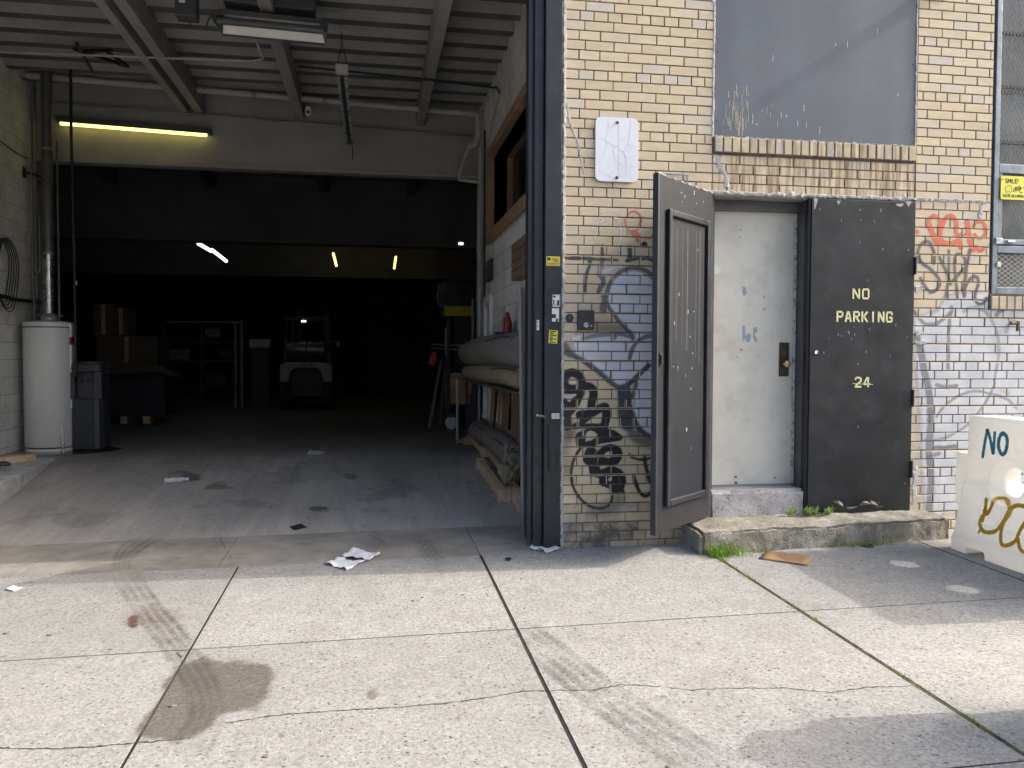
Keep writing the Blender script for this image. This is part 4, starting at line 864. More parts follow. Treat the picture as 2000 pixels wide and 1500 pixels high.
f.stroke(r3((535, 640), (550, 520), (530, 400), (470, 270), (400, 215), (310, 255), (245, 350), (225, 470), (255, 570), (340, 660), (450, 740), (560, 840), (640, 960), (645, 1080), (580, 1170), (480, 1205), (400, 1140), (330, 1030), (275, 930)), 7.2, SG, .78, .3)
f.stroke(r3((640, 490), (720, 680), (800, 850), (860, 1050)), 7, SG, .76, .3); f.stroke(r3((830, 400), (832, 560), (830, 720), (828, 860)), 6.5, SG, .74, .3); f.stroke(r3((825, 900), (800, 1100), (778, 1290)), 6, SG, .78, .3)
f.stroke(r3((1150, 620), (1130, 520), (1040, 465), (960, 500), (945, 700), (960, 900), (980, 1100), (995, 1320)), 6.5, SG, .78, .3)
f.stroke(r3((1240, 385), (1210, 560), (1170, 750), (1150, 950), (1128, 1130), (1130, 1275)), 8, SG, .8, .3); f.stroke(r3((1110, 750), (1000, 890), (890, 1000)), 6, SG, .74, .3)
f.stroke(r3((1140, 1130), (1230, 970), (1330, 900), (1405, 960), (1400, 1070), (1360, 1200), (1340, 1330), (1400, 1430), (1500, 1420), (1560, 1330)), 7, SG, .78, .3)
f.build('dark grey looping signature tag under the red tag', cutR, lift=.0008)

# ================================================================== PLASTIC BARRIERS
def m_barrier():
    t = MT('white_barrier_plastic', .42, spec=.45); pass
    c = t.ramp(t.noise(1.8, 6, .6, 'obj'), [(.3, (.76, .755, .73)), (.7, (.86, .855, .835))])
    c = t.mix(t.ramp(t.noise((3, 9, 9), 7, .7, 'obj', loc=(1, 1, 4)), [(.55, 0), (.75, .4)]), c, (.46, .42, .36))
    c = t.mix(t.ramp(t.noise(38, 4, .6, 'obj'), [(.72, 0), (.76, .7)]), c, (.16, .13, .11))
    t.set('Base Color', c); t.bump(t.noise(45, 4, kind='obj'), .08, .003)
    tr = t.n.new('ShaderNodeBsdfTranslucent'); tr.inputs[0].default_value = (.96, .95, .91, 1); mx = t.n.new('ShaderNodeMixShader'); mx.inputs[0].default_value = .36
    t.l.new(t.b.outputs[0], mx.inputs[1]); t.l.new(tr.outputs[0], mx.inputs[2]); t.l.new(mx.outputs[0], t.n['Material Output'].inputs['Surface']); return t.m
M_BAR = m_barrier()
def barrier_mesh():
    L = 1.45
    def obj_of(mb): me = mb.mesh('t'); o_ = bpy.data.objects.new('t', me); COL.objects.link(o_); return o_
    prof = [(.235, 0), (.235, .10), (.215, .14), (.15, .48), (.118, .52), (.112, .955), (-.112, .955), (-.118, .52), (-.15, .48), (-.215, .14), (-.235, .10), (-.235, 0)]
    b_ = MB(); b_.prism(prof, lambda a, z, d: (a, d, z), -L/2, L/2); o_ = obj_of(b_)
    ops = []
    for yy, s_, hh in ((L/2+.10, 1, 'UNION'),):
        c_ = MB(); c_.lathe([(.10, 0), (.105, .02), (.105, .36), (.10, .38)], 24, (0, yy-.02, .30)); ops.append(('UNION', obj_of(c_))); c_ = MB(); c_.box(-.0923, .0923, L/2-.1, yy-.011, .3041, .6763); ops.append(('UNION', obj_of(c_)))
    c_ = MB(); c_.box(-.13, .13, -L/2-.1, -L/2+.16, -.1, .62); ops.append(('DIFFERENCE', obj_of(c_)))
    for yy in (.275, -.275):
        c_ = MB(); c_.lathe([(.15, -.3), (.15, -.118), (.095, -.06), (.095, .06), (.15, .118), (.15, .3)], 28, (0, yy+.08, .53), Matrix.Rotation(R(90), 4, 'Y')); ops.append(('DIFFERENCE', obj_of(c_)))
    for yy in (.5, -.35):
        c_ = MB(); c_.box(-.4, .4, yy-.085, yy+.085, -.1, .055); ops.append(('DIFFERENCE', obj_of(c_)))
    for k in range(4):                                  # shallow recessed fields on the flared sides
        for sx in (-1, 1):
            c_ = MB(); y0 = -L/2+.22+k*.29; M_ = Matrix.Translation((sx*.184, 0, .31)) @ Matrix.Rotation(sx*R(-10.8), 4, 'Y')
            c_.box(-.014, .014, y0, y0+.2, -.09, .09, M_); ops.append(('DIFFERENCE', obj_of(c_)))
    for md, q in ops:
        b = o_.modifiers.new('b', 'BOOLEAN'); b.operation = md; b.object = q; b.solver = 'EXACT'
    r_ = o_.modifiers.new('r', 'REMESH'); r_.mode = 'VOXEL'; r_.voxel_size = .0105; r_.use_smooth_shade = True
    sm_ = o_.modifiers.new('s', 'SMOOTH'); sm_.factor = .5; sm_.iterations = 4
    dg = bpy.context.evaluated_depsgraph_get(); me = bpy.data.meshes.new_from_object(o_.evaluated_get(dg)); me.name = 'body'
    for q in [o_]+[p[1] for p in ops]: bpy.data.objects.remove(q)
    me.materials.clear(); me.materials.append(M_BAR); me.polygons.foreach_set('use_smooth', [True]*len(me.polygons)); return me
BARM = barrier_mesh()
def barrier(loc, rz, label):
    t = thing('plastic_barrier', label, 'barrier', loc, rz, 'white plastic street barriers'); o_ = bpy.data.objects.new('body', BARM); link(o_, t, local=True); return t
bar = barrier((2.945, -1.205, gz(2.95, -1.2)), R(1.5), 'white plastic barrier with NO and yellow letters beside the right pier')
barrier((2.02, -3.42, gz(2.0, -3.4)), R(48), 'second white plastic barrier standing nearest the street')
# spray lettering on the barrier, laid on its face by casting onto the body
dgb = None
def face_ribbon(name, lines, wd, col, parent, jitter=.12, lift=.0018):
    m_ = MB(); inv = WM[parent.name].inverted()
    vs0 = BVH
    for pts in lines:
        P = []
        for (x, y) in smoothpts(pts, 6):
            d = Vector(ray(x, y)); hit = vs0.ray_cast(inv @ Vector(CAM), (inv.to_3x3() @ d).normalized())
            if hit[0] is not None: P.append((hit[0], hit[1]))
        vs = []
        for i in range(len(P)):
            q = (P[min(i+1, len(P)-1)][0]-P[max(i-1, 0)][0]); nn = P[i][1]; s_ = q.cross(nn)
            if s_.length < 1e-6: continue
            s_.normalize(); w2 = wd/2*random.uniform(1-jitter, 1+jitter)*(.75 if i in (0, len(P)-1) else 1)
            for k in (-1, -.5, 0, .5, 1):
                h = vs0.find_nearest(P[i][0]+s_*w2*k); vs.append(h[0]+h[1]*lift)
        nn_ = len(vs)//5
        m_.add(vs, [(5*i+k, 5*i+5+k, 5*i+6+k, 5*i+1+k) for i in range(nn_-1) for k in range(4)])
    return ob(name, m_, col, parent, local=True)
from mathutils.bvhtree import BVHTree
_bm = bmesh.new(); _bm.from_mesh(BARM); BVH = BVHTree.FromBMesh(_bm)
M_TEAL = pm('teal_marker', (.045, .30, .36), .5, var=.25, scale=12, bump=0); M_GOLD = pm('gold_marker', (.62, .36, .02), .5, var=.2, scale=10, bump=0)
b1 = lambda *p: Z(1840, 780, p, 4.167)
face_ribbon('letter', [b1((330, 480), (345, 380), (365, 270), (370, 240)), b1((370, 240), (395, 330), (418, 450)), b1((418, 450), (425, 350), (432, 260))], .026, M_TEAL, bar)
face_ribbon('letter', [b1((470, 300), (460, 380), (485, 445), (515, 430), (532, 360), (525, 300), (495, 278), (470, 300))], .028, M_TEAL, bar)
face_ribbon('letter', [b1((365, 800), (358, 850), (355, 920), (370, 930), (400, 880), (425, 820), (470, 805)), b1((330, 940), (310, 1000), (315, 1040), (350, 1080), (430, 1075), (490, 1010), (550, 900)), b1((325, 1040), (295, 1090)), b1((345, 890), (345, 930), (325, 1000))], .028, M_GOLD, bar)
face_ribbon('letter', [b1((460, 805), (520, 810), (545, 860), (548, 920), (500, 1010), (480, 1090), (485, 1175), (530, 1190), (600, 1150), (630, 1080), (690, 980))], .028, M_GOLD, bar)
face_ribbon('letter', [b1((560, 900), (590, 870), (640, 865), (720, 890)), b1((620, 1130), (630, 1200), (660, 1240), (720, 1250))], .028, M_GOLD, bar)

# ================================================================== GROUND MARKS (stains, cracks, tyre marks)
M_GFILM = m_film('ground_stain', .8)
def ground_film(name, label, pxb, fn, gs=.012, surf=None, lift=.0016, parent=pav):
    """soft edged stain on the pavement: fn(x_pixel,y_pixel,noise) -> alpha,(r,g,b)"""
    P = [onG(x, y) if surf is None else onF(x, y) for x, y in ((pxb[0], pxb[1]), (pxb[2], pxb[1]), (pxb[2], pxb[3]), (pxb[0], pxb[3]))]
    x0, x1 = min(p[0] for p in P), max(p[0] for p in P); y0, y1 = min(p[1] for p in P), max(p[1] for p in P)
    xs_ = np.arange(x0, x1, gs); ys_ = np.arange(y0, y1, gs); vs = []; col = []
    for Yv in ys_:
        for Xv in xs_:
            zv = gz(Xv, Yv) if surf is None else fz(Xv, Yv); u, v, _ = ray_to(Xv, Yv, zv)
            nz = mnoise.fractal(Vector((Xv*5, Yv*5, 1.7)), .8, 2.1, 5); n2 = mnoise.noise(Vector((Xv*60, Yv*60, 4)))
            a_, c_ = fn(u, v, nz, n2); vs.append((Xv, Yv, zv+lift)); col += [*c_, max(0, min(1, a_))]
    n = len(xs_); A = np.array(col[3::4]).reshape(len(ys_), n); fs = []
    for j in range(len(ys_)-1):
        for i in range(n-1):
            if A[j:j+2, i:i+2].max() > .02: fs.append((j*n+i, j*n+i+1, (j+1)*n+i+1, (j+1)*n+i))
    me = bpy.data.meshes.new(name); me.from_pydata(vs, [], fs); me.materials.append(M_GFILM)
    at = me.attributes.new('paint', 'FLOAT_COLOR', 'POINT'); at.data.foreach_set('color', col)
    bm = bmesh.new(); bm.from_mesh(me); bmesh.ops.delete(bm, geom=[v for v in bm.verts if not v.link_faces], context='VERTS'); bm.to_mesh(me); bm.free()
    return ob(name, me, None, parent, label=label)
def pl_d(P, x, y):
    best = 1e9; t0 = 0
    for k, (a, b) in enumerate(zip(P[:-1], P[1:])):
        bx, by = b[0]-a[0], b[1]-a[1]; t = max(0, min(1, ((x-a[0])*bx+(y-a[1])*by)/(bx*bx+by*by))); qx, qy = x-a[0]-t*bx, y-a[1]-t*by; d = math.hypot(qx, qy)
        if d < best: best = d; sg_ = 1 if bx*qy-by*qx > 0 else -1; t0 = (k+t)/(len(P)-1)
    return best*sg_, t0
def poly_in(P, x, y):
    r_ = False
    for (x1, y1), (x2, y2) in zip(P, P[1:]+P[:1]):
        if (y1 > y) != (y2 > y) and x < (x2-x1)*(y-y1)/(y2-y1)+x1: r_ = not r_
    return r_
OIL = [(352, 1290), (420, 1284), (480, 1284), (515, 1300), (535, 1325), (530, 1360), (505, 1385), (440, 1405), (400, 1440), (330, 1452), (270, 1440), (290, 1400)]
def f_oil(u, v, nz, n2):
    d, _ = pl_d(OIL+[OIL[0]], u, v); d = abs(d)*(1 if poly_in(OIL, u, v) else -1)+nz*14; return max(0, min(1, d/9+.3))*.5*(1-.25*n2), (.115, .095, .068)
ground_film('oil_stain', 'brown oil stain on the pavement slab', (240, 1270, 560, 1465), f_oil, lift=0.0018)
def tyre(P, half, n_rib, alpha, col=(.10, .09, .08)):
    P = smoothpts(P, 4)
    def fn(u, v, nz, n2):
        d, t = pl_d(P, u, v); w_ = half*(.55+.45*(v-1000)/500)
        if abs(d) > w_: return 0, col
        s_ = (d/w_+1)/2*n_rib; fr_ = s_-int(s_); rib = 1 if .12 < fr_ < .8 else .15
        return alpha*rib*max(0, .55+.6*nz+.3*n2)*min(1, t*4, (1-t)*4)*min(1, (w_-abs(d))/3), col
    return fn
ground_film('tyre_mark', 'long striped tyre marks curving over the left slab joint', (190, 1100, 480, 1480), tyre([(236, 1112), (262, 1150), (300, 1205), (330, 1240), (365, 1290), (398, 1350), (403, 1400), (375, 1460), (350, 1485)], 42, 4, .5), lift=.0024)
ground_film('tyre_mark', 'curved tyre marks at the garage threshold', (200, 1040, 330, 1112), tyre([(320, 1036), (275, 1058), (242, 1085), (236, 1118)], 30, 4, .34), parent=apr, lift=.0030)
ground_film('tyre_mark', 'long diagonal striped tyre marks across the middle slabs', (985, 1220, 1460, 1500), tyre([(1000, 1222), (1040, 1252), (1090, 1290), (1160, 1345), (1250, 1410), (1340, 1468), (1440, 1525)], 44, 4, .42, (.13, .127, .12)), lift=.0033)
ground_film('tyre_mark', 'faint curved tyre marks right of the scattered papers', (800, 1030, 900, 1130), tyre([(815, 1035), (830, 1070), (850, 1095), (880, 1120)], 26, 4, .3, (.13, .125, .12)), parent=apr, lift=0.0039)
def blob(cx, cy, rx, ry, alpha, col, rough=.5):
    def fn(u, v, nz, n2):
        d = 1-math.hypot((u-cx)/rx, (v-cy)/ry)+nz*rough; return max(0, min(1, d*4))*alpha*(1-.3*n2), col
    return fn
ground_film('rust_stain', 'small dark red rust stain on the left slab', (245, 1195, 285, 1240), blob(260, 1217, 9, 14, .75, (.10, .045, .03)), lift=0.0032)
ground_film('rust_stain', 'faint reddish rust halo on the left slab', (220, 1170, 380, 1290), blob(295, 1205, 55, 30, .14, (.26, .17, .12), .9), lift=0.0034)
ground_film('grease_spot', 'small brown grease spot beyond the oil stain', (710, 1340, 755, 1372), blob(728, 1357, 10, 11, .5, (.2, .17, .13)), lift=0.0036)
for k_, (x, y, rx, ry, al) in enumerate(((365, 930, 30, 9, .38), (425, 948, 26, 8, .34), (635, 995, 22, 9, .42), (480, 985, 50, 10, .16), (560, 925, 40, 14, .15), (160, 1010, 60, 16, .12), (760, 960, 60, 20, .15), (690, 935, 26, 9, .3))):
    ground_film('oil_drip', ('dark oil drip on the left of the ramp', 'dark smear beside the crushed bottle', 'brown oil drip in the middle of the ramp', 'faint long smear on the ramp', 'faint grey smear before the white card', 'faint smear by the ledge', 'wide faint smear on the right of the ramp', 'small oil drip on the upper ramp')[k_], (x-rx*1.6, y-ry*1.8, x+rx*1.6, y+ry*1.8), blob(x, y, rx, ry, al, (.05, .045, .038), .9), surf=1, gs=.02, parent=bpy.data.objects['garage_floor'], lift=.002+.0004*k_)
M_CRK = pm('crack_dirt', (.03, .027, .023), .95, var=.4, scale=30, bump=0)
def crack(pts, wd, seed, label, z=lambda x, y: onG(x, y), parent=pav, name='crack'):
    r_ = random.Random(seed); P = []
    for (a, b) in zip(pts[:-1], pts[1:]):
        k = max(1, int(math.dist(a, b)/7))
        for i in range(k): P.append((a[0]+(b[0]-a[0])*i/k+r_.uniform(-1, 1)*1.2, a[1]+(b[1]-a[1])*i/k+r_.uniform(-1, 1)*1.0))
    P = [Vector(z(*p)) for p in P]; vs = []
    for i, p in enumerate(P):
        d = (P[min(i+1, len(P)-1)]-P[max(i-1, 0)]).normalized(); n_ = Vector((-d.y, d.x, 0)); w2 = wd*r_.uniform(.25, 1.1)
        vs += [p+n_*w2*r_.uniform(.4, 1)+Vector((0, 0, .0011)), p-n_*w2*r_.uniform(.4, 1)+Vector((0, 0, .0011))]
    m_ = MB(); m_.add(vs, [(2*i, 2*i+1, 2*i+3, 2*i+2) for i in range(len(P)-1)]); return ob(name, m_, M_CRK, parent, label=label)
crack([(440, 1413), (520, 1400), (600, 1392), (700, 1386), (800, 1380), (900, 1371), (980, 1358), (1020, 1350), (1075, 1349), (1160, 1348), (1215, 1337), (1300, 1342)], .006, 1, 'long crack across the middle slab')
crack([(1300, 1342), (1345, 1348), (1430, 1344), (1530, 1344), (1620, 1353), (1690, 1343), (1790, 1340)], .0055, 2, 'crack running on towards the right joint')
crack([(0, 1461), (60, 1463), (130, 1462), (200, 1457), (255, 1452), (330, 1446), (380, 1440)], .007, 3, 'crack across the lower left slab')
crack([(355, 1285), (345, 1276), (365, 1266)], .008, 4, 'broken slab corner at the left joint')
crack([(430, 1050), (445, 1080), (455, 1100)], .004, 5, 'short crack in the threshold strip', parent=apr)
crack([(700, 1035), (735, 1050), (760, 1065)], .004, 6, 'fine crack in the threshold strip near the papers', parent=apr)
# dirt and moss in the right hand joint
M_MOSS = pm('joint_moss', (.10, .075, .03), .95, var=.6, scale=30, bump=.8, bs=90, dirt=(.09, .13, .03), dirt_amt=.9)
m = MB(); vs = []; ny = 160
for k in range(ny):
    y = -.36-(2.9)*k/(ny-1); w_ = .011+.004*mnoise.noise(Vector((0, y*9, 0))); zz_ = gz(.975, y)-.004+.005*mnoise.noise(Vector((3, y*14, 0)))
    vs += [(.975-w_, y, zz_), (.975, y, zz_+.004), (.975+w_, y, zz_)]
m.add(vs, [(3*k+i, 3*k+3+i, 3*k+4+i, 3*k+1+i) for k in range(ny-1) for i in range(2)]); o = ob('joint_moss', m, M_MOSS, pav); o['kind'] = 'stuff'

# ================================================================== WEEDS AND GRASS
def m_leaf(name, col):
    t = MT(name, .5, spec=.4); c = t.ramp(t.noise(25, 4), [(.3, tuple(v*.7 for v in col)), (.7, tuple(min(1, v*1.35) for v in col))]); t.set('Base Color', c)
    tr = t.n.new('ShaderNodeBsdfTranslucent'); t.l.new(c, tr.inputs[0]); mx = t.n.new('ShaderNodeMixShader'); mx.inputs[0].default_value = .35
    t.l.new(t.b.outputs[0], mx.inputs[1]); t.l.new(tr.outputs[0], mx.inputs[2]); t.l.new(mx.outputs[0], t.n['Material Output'].inputs['Surface']); return t.m
M_GRASS = m_leaf('grass_blade', (.20, .33, .04)); M_DRYG = m_leaf('dry_grass', (.24, .24, .08)); M_WEED = m_leaf('weed_leaf', (.24, .36, .11))
def tuft(label, spots, hgt, n, seed, mat=None, zf_=None):
    r_ = random.Random(seed); m_ = MB()
    for k in range(n):
        x, y, sc = spots(r_); z = (zf_ or gz)(x, y); a = r_.uniform(0, 6.28); h = hgt*sc*r_.uniform(.45, 1.1); ln = h*r_.uniform(.15, .8); w2 = r_.uniform(.0012, .0026)
        dx, dy = math.cos(a), math.sin(a); px, py = -dy*w2, dx*w2; vs = []
        for t in (0, .4, .75, 1):
            q = ln*t*t; ww = (1-t*.9); vs += [(x+dx*q-px*ww, y+dy*q-py*ww, z-.004+h*t*(1-.25*t)), (x+dx*q+px*ww, y+dy*q+py*ww, z-.004+h*t*(1-.25*t))]
        m_.add(vs, [(0, 1, 3, 2), (2, 3, 5, 4), (4, 5, 7, 6)])
    o_ = ob('grass_tuft', m_.mesh('grass_tuft', fix=False), mat or M_GRASS, None); tag(o_, label, 'grass', kind='stuff'); return o_
def box_spot(x0, y0, x1, y1, power=1):
    a, b = onG(x0, y1), onG(x1, y1); c = onG(x0, y0)
    def s_(r_):
        u = r_.gauss(.5, .24); v = r_.random(); return a[0]+(b[0]-a[0])*u, a[1]+(b[1]-a[1])*u+(c[1]-a[1])*v*.5-.0, max(.25, 1-abs(u-.5)*1.5)
    return s_
def line_spot(y0, y1, sp=.012):
    return lambda r_: (.975+r_.gauss(0, sp), r_.uniform(y0, y1), r_.uniform(.5, 1))
tuft('bright green grass tuft at the left corner of the concrete step', lambda r_: (.93+abs(r_.gauss(.09, .09)), -.385+r_.gauss(0, .035), r_.uniform(.5, 1.1)), .14, 520, 11)
tuft('thin yellowish grass against the front of the concrete step', lambda r_: (1.36+r_.gauss(0, .055), -.350+r_.gauss(0, .012), r_.uniform(.5, 1)), .06, 120, 12, M_DRYG)
tuft('green grass tuft against the right half of the concrete step', lambda r_: (2.13+r_.gauss(0, .13), -.315+r_.gauss(0, .018), r_.uniform(.4, 1)), .075, 300, 13)
for k, (y0, y1, n, h) in enumerate(((-.42, -.56, 130, .05), (-.62, -.72, 70, .03), (-.78, -.98, 110, .03), (-1.42, -1.5, 50, .03), (-1.62, -1.7, 40, .03), (-2.30, -2.55, 140, .022), (-2.75, -2.95, 110, .022))):
    tuft('low grass growing in the right pavement joint, clump %s' % ('nearest the step', 'second from the step', 'third from the step', 'at the slab crossing', 'just past the slab crossing', 'by the barrier shadow', 'nearest the street')[k], line_spot(y0, y1), h, n, 30+k, M_GRASS if k % 2 == 0 else M_DRYG)
tuft('wisps of grass along the threshold joint', lambda r_: (random.choice((-3.5, -2.6, -2.15, -1.5))+r_.gauss(0, .12), -.09+r_.gauss(0, .006), r_.uniform(.5, 1)), .022, 160, 50, M_DRYG)
def weed(px, label, n, hgt, seed, spread):
    r_ = random.Random(seed); p = onY(px[0], px[1], -.03); t = thing('weed_plant', label, 'plant', p, group='weeds at the foot of the door')
    for k in range(n):
        a = r_.uniform(0, 6.28); L = hgt*r_.uniform(.55, 1); bx = p[0]+r_.uniform(-spread, spread); base = Vector((bx, p[1]-r_.uniform(0, .02), p[2]))
        out = Vector((math.cos(a), -abs(math.sin(a))*.7-.1, 0)).normalized(); el = r_.uniform(.5, 1.3); tip = base+out*L*math.cos(el)+Vector((0, 0, L*math.sin(el)))
        mid = (base+tip)/2+Vector((0, 0, L*.14)); tip = tip-Vector((0, 0, L*.12)); side = out.cross(Vector((0, 0, 1))).normalized(); w2 = L*.13; m_ = MB(); vs = []
        for u, ww in ((0, .15), (.3, .8), (.55, 1), (.8, .6), (1, .02)):
            c_ = base*(1-u)**2+mid*2*u*(1-u)+tip*u*u; vs += [c_-side*w2*ww+Vector((0, 0, w2*ww*.4)), c_, c_+side*w2*ww+Vector((0, 0, w2*ww*.4))]
        m_.add(vs, [(3*i+j, 3*i+3+j, 3*i+4+j, 3*i+1+j) for i in range(4) for j in range(2)]); ob('leaf', m_.mesh('leaf', False), M_WEED, t, smooth=True)
weed((1541, 1007), 'small upright weed at the left foot of the closed leaf', 13, .10, 1, .02)
weed((1580, 1008), 'broad bushy weed at the foot of the closed leaf', 24, .11, 2, .06)
weed((1610, 1006), 'leafy weed at the right of the weeds below the closed leaf', 14, .10, 3, .035)

# ================================================================== LITTER
M_PAPER = pm('crumpled_white_paper', (.72, .73, .74), .7, var=.08, scale=20, dirt=(.4, .4, .4), dirt_amt=.35)
M_CARD = pm('brown_cardboard', (.30, .185, .095), .8, var=.12, scale=6, bump=.1)
def sheet(name, label, cat, corners, mat, amp, lift=.004, n=12, surf=onG, seed=0, group=None, cut=0):
    P = [Vector(surf(*c)) for c in corners]; vs = []
    for j in range(n+1):
        for i in range(n+1):
            u, v = i/n, j/n; p = (P[0]*(1-u)+P[1]*u)*(1-v)+(P[3]*(1-u)+P[2]*u)*v
            q = mnoise.fractal(Vector((p.x*16+seed*9, p.y*16, seed)), .9, 2.2, 4); e = min(u, v, 1-u, 1-v)
            vs.append((p.x+q*amp*.4, p.y, p.z+lift+max(0, amp*(.45+q))*(.35+.65*(1-min(1, e*5)))))
    fs = [(j*(n+1)+i, j*(n+1)+i+1, (j+1)*(n+1)+i+1, (j+1)*(n+1)+i) for j in range(n) for i in range(n) if not (cut and mnoise.noise(Vector((i*.33+seed, j*.33, 2))) > .42)]
    m_ = MB(); m_.add(vs, fs); o_ = ob(name, m_.mesh(name), mat, None, smooth=True); md = o_.modifiers.new('thick', 'SOLIDIFY'); md.thickness = .0012; return tag(o_, label, cat, group)
sheet('paper_sheet', 'crumpled white paper lying lower of the pair before the garage', 'paper', [(634, 1103), (678, 1115), (712, 1100), (660, 1092)], M_PAPER, .02, seed=1, group='litter')
sheet('paper_sheet', 'crumpled white paper lying upper of the pair before the garage', 'paper', [(668, 1090), (722, 1099), (744, 1086), (690, 1077)], M_PAPER, .022, lift=.012, seed=2, group='litter')
sheet('paper_sheet', 'torn white paper lying against the foot of the black door post', 'paper', [(1033, 1073), (1075, 1083), (1098, 1074), (1043, 1063)], M_PAPER, .02, seed=3, group='litter', cut=1)
sheet('paper_sheet', 'small white scrap at the left edge of the pavement', 'paper', [(10, 1153), (28, 1156), (45, 1150), (25, 1147)], M_PAPER, .012, n=6, seed=4, group='litter')
sheet('paper_sheet', 'folded white card on the garage floor in the middle of the ramp top', 'paper', [(599, 888), (627, 890), (637, 884), (606, 880)], M_PAPER, .012, n=6, surf=onF, seed=5, group='litter')
sheet('cardboard_piece', 'flat brown cardboard piece on the pavement before the step', 'cardboard', [(1482, 1092), (1577, 1106), (1591, 1089), (1497, 1077)], M_CARD, .004, n=6, seed=6, group='litter')
sheet('rubber_mat_piece', 'small black flat piece on the threshold strip', 'rubber piece', [(565, 1030), (575, 1037), (600, 1031), (588, 1024)], pm('black_rubber', (.02, .022, .025), .6), .003, n=4, surf=onF, seed=7, group='litter')
sheet('black_scrap', 'curled black scrap on the slab right of the torn paper', 'scrap', [(987, 1093), (994, 1098), (1000, 1094), (996, 1089)], pm('black_scrap', (.03, .032, .035), .6), .012, n=4, seed=8, group='litter')
p0, p1 = onF(320, 945), onF(368, 941); d = (p1-p0); L = np.linalg.norm(d)
bt = thing('plastic_bottle', 'crushed clear plastic bottle lying on the garage ramp', 'bottle', p0); M_PET = pm('cloudy_plastic', (.45, .47, .48), .25, var=.3, scale=30)
ax_ = Vector(d).normalized(); q_ = ax_.to_track_quat('Z', 'Y').to_matrix().to_4x4()
m = MB(); m.lathe([(.0, 0), (.026, .004), (.029, .03), (.026, .06), (.03, .1), (.026, .13), (.029, L*.72), (.012, L*.9), (.012, L*.94)], 14, Vector(p0)+Vector((0, 0, .027)), q_); ob('body', m, M_PET, bt, smooth=True)
m = MB(); m.lathe([(.015, L*.93), (.015, L), (0, L)], 12, Vector(p0)+Vector((0, 0, .027)), q_); ob('cap', m, M_STW, bt)
p = onG(1694, 1067); dc = thing('drain_cap', 'small round rusty cap on the pavement below the grass of the step', 'cap', p)
m = MB(); m.lathe([(.045, 0), (.045, .008), (.036, .012), (.034, .007), (0, .007)], 20, p); ob('rim', m, pm('iron_cap', (.07, .065, .06), .7, .4), dc, smooth=True)
M_PEB = pm('pebble', (.16, .14, .11), .8, var=.4); pebs = []
for (x, y, s_) in ((903, 1162, .011), (1593, 1081, .007), (1683, 1095, .013), (1665, 1112, .008), (1105, 1132, .008), (1018, 1131, .009), (825, 1167, .012), (806, 1174, .013), (1100, 1120, .006), (100, 1121, .008), (97, 1241, .02), (12, 1238, .02), (337, 1380, .02), (1035, 1228, .008), (1658, 1161, .006), (1500, 1074, .02), (520, 1478, .016), (1305, 1498, .014)):
    p = onG(x, y); bm = bmesh.new(); bmesh.ops.create_icosphere(bm, subdivisions=2, radius=s_*.55)
    for v in bm.verts: v.co = v.co*(1+.35*mnoise.noise(v.co*60+Vector((x, y, 0)))); v.co.z *= .45; v.co.x *= 1.3
    me = bpy.data.meshes.new('pebble'); bm.to_mesh(me); bm.free(); me.materials.append(M_PEB); o = bpy.data.objects.new('pebble', me); COL.objects.link(o); o.location = (p[0], p[1], p[2]+s_*.15)
    tag(o, 'small dark pebble or chip lying loose on the pavement', 'pebble', 'loose chips on the pavement')

# ================================================================== GARAGE SHELL
M_CMU = pm('painted_block', (.72, .71, .67), .75, var=.13, scale=2.2, bump=.35, bs=45, dirt=(.45, .44, .41), dirt_amt=.55)
M_CMUJ = pm('block_joint', (.46, .45, .43), .85, var=.2, scale=9, bump=.3)
M_DECK = pm('shaded_deck_pan', (.08, .079, .077), .8, var=.25, scale=1.5, bump=.2, bs=30)  # shade of the recesses between the ribs, put into the pan colour
M_RIBB = pm('shaded_rib_soffit', (.115, .112, .108), .85, var=.2, scale=2)  # darker copy of the deck paint: shade painted on the rib undersides
M_CEIL = pm('dusty_white_deck', (.30, .293, .28), .8, var=.18, scale=1.5, bump=.2, bs=30, dirt=(.20, .19, .18), dirt_amt=.5)
M_BEAM = pm('plastered_beam', (.33, .322, .305), .75, var=.14, scale=1.2, bump=.2, dirt=(.25, .24, .22), dirt_amt=.4)
M_HALLB = pm('dark_hall_beam', (.11, .108, .105), .8, var=.25, scale=1)  # one grey, darker than the garage beams
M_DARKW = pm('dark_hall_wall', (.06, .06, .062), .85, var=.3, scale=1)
LX, RX, BY, CZ = -5.42, .10, 5.40, 4.78
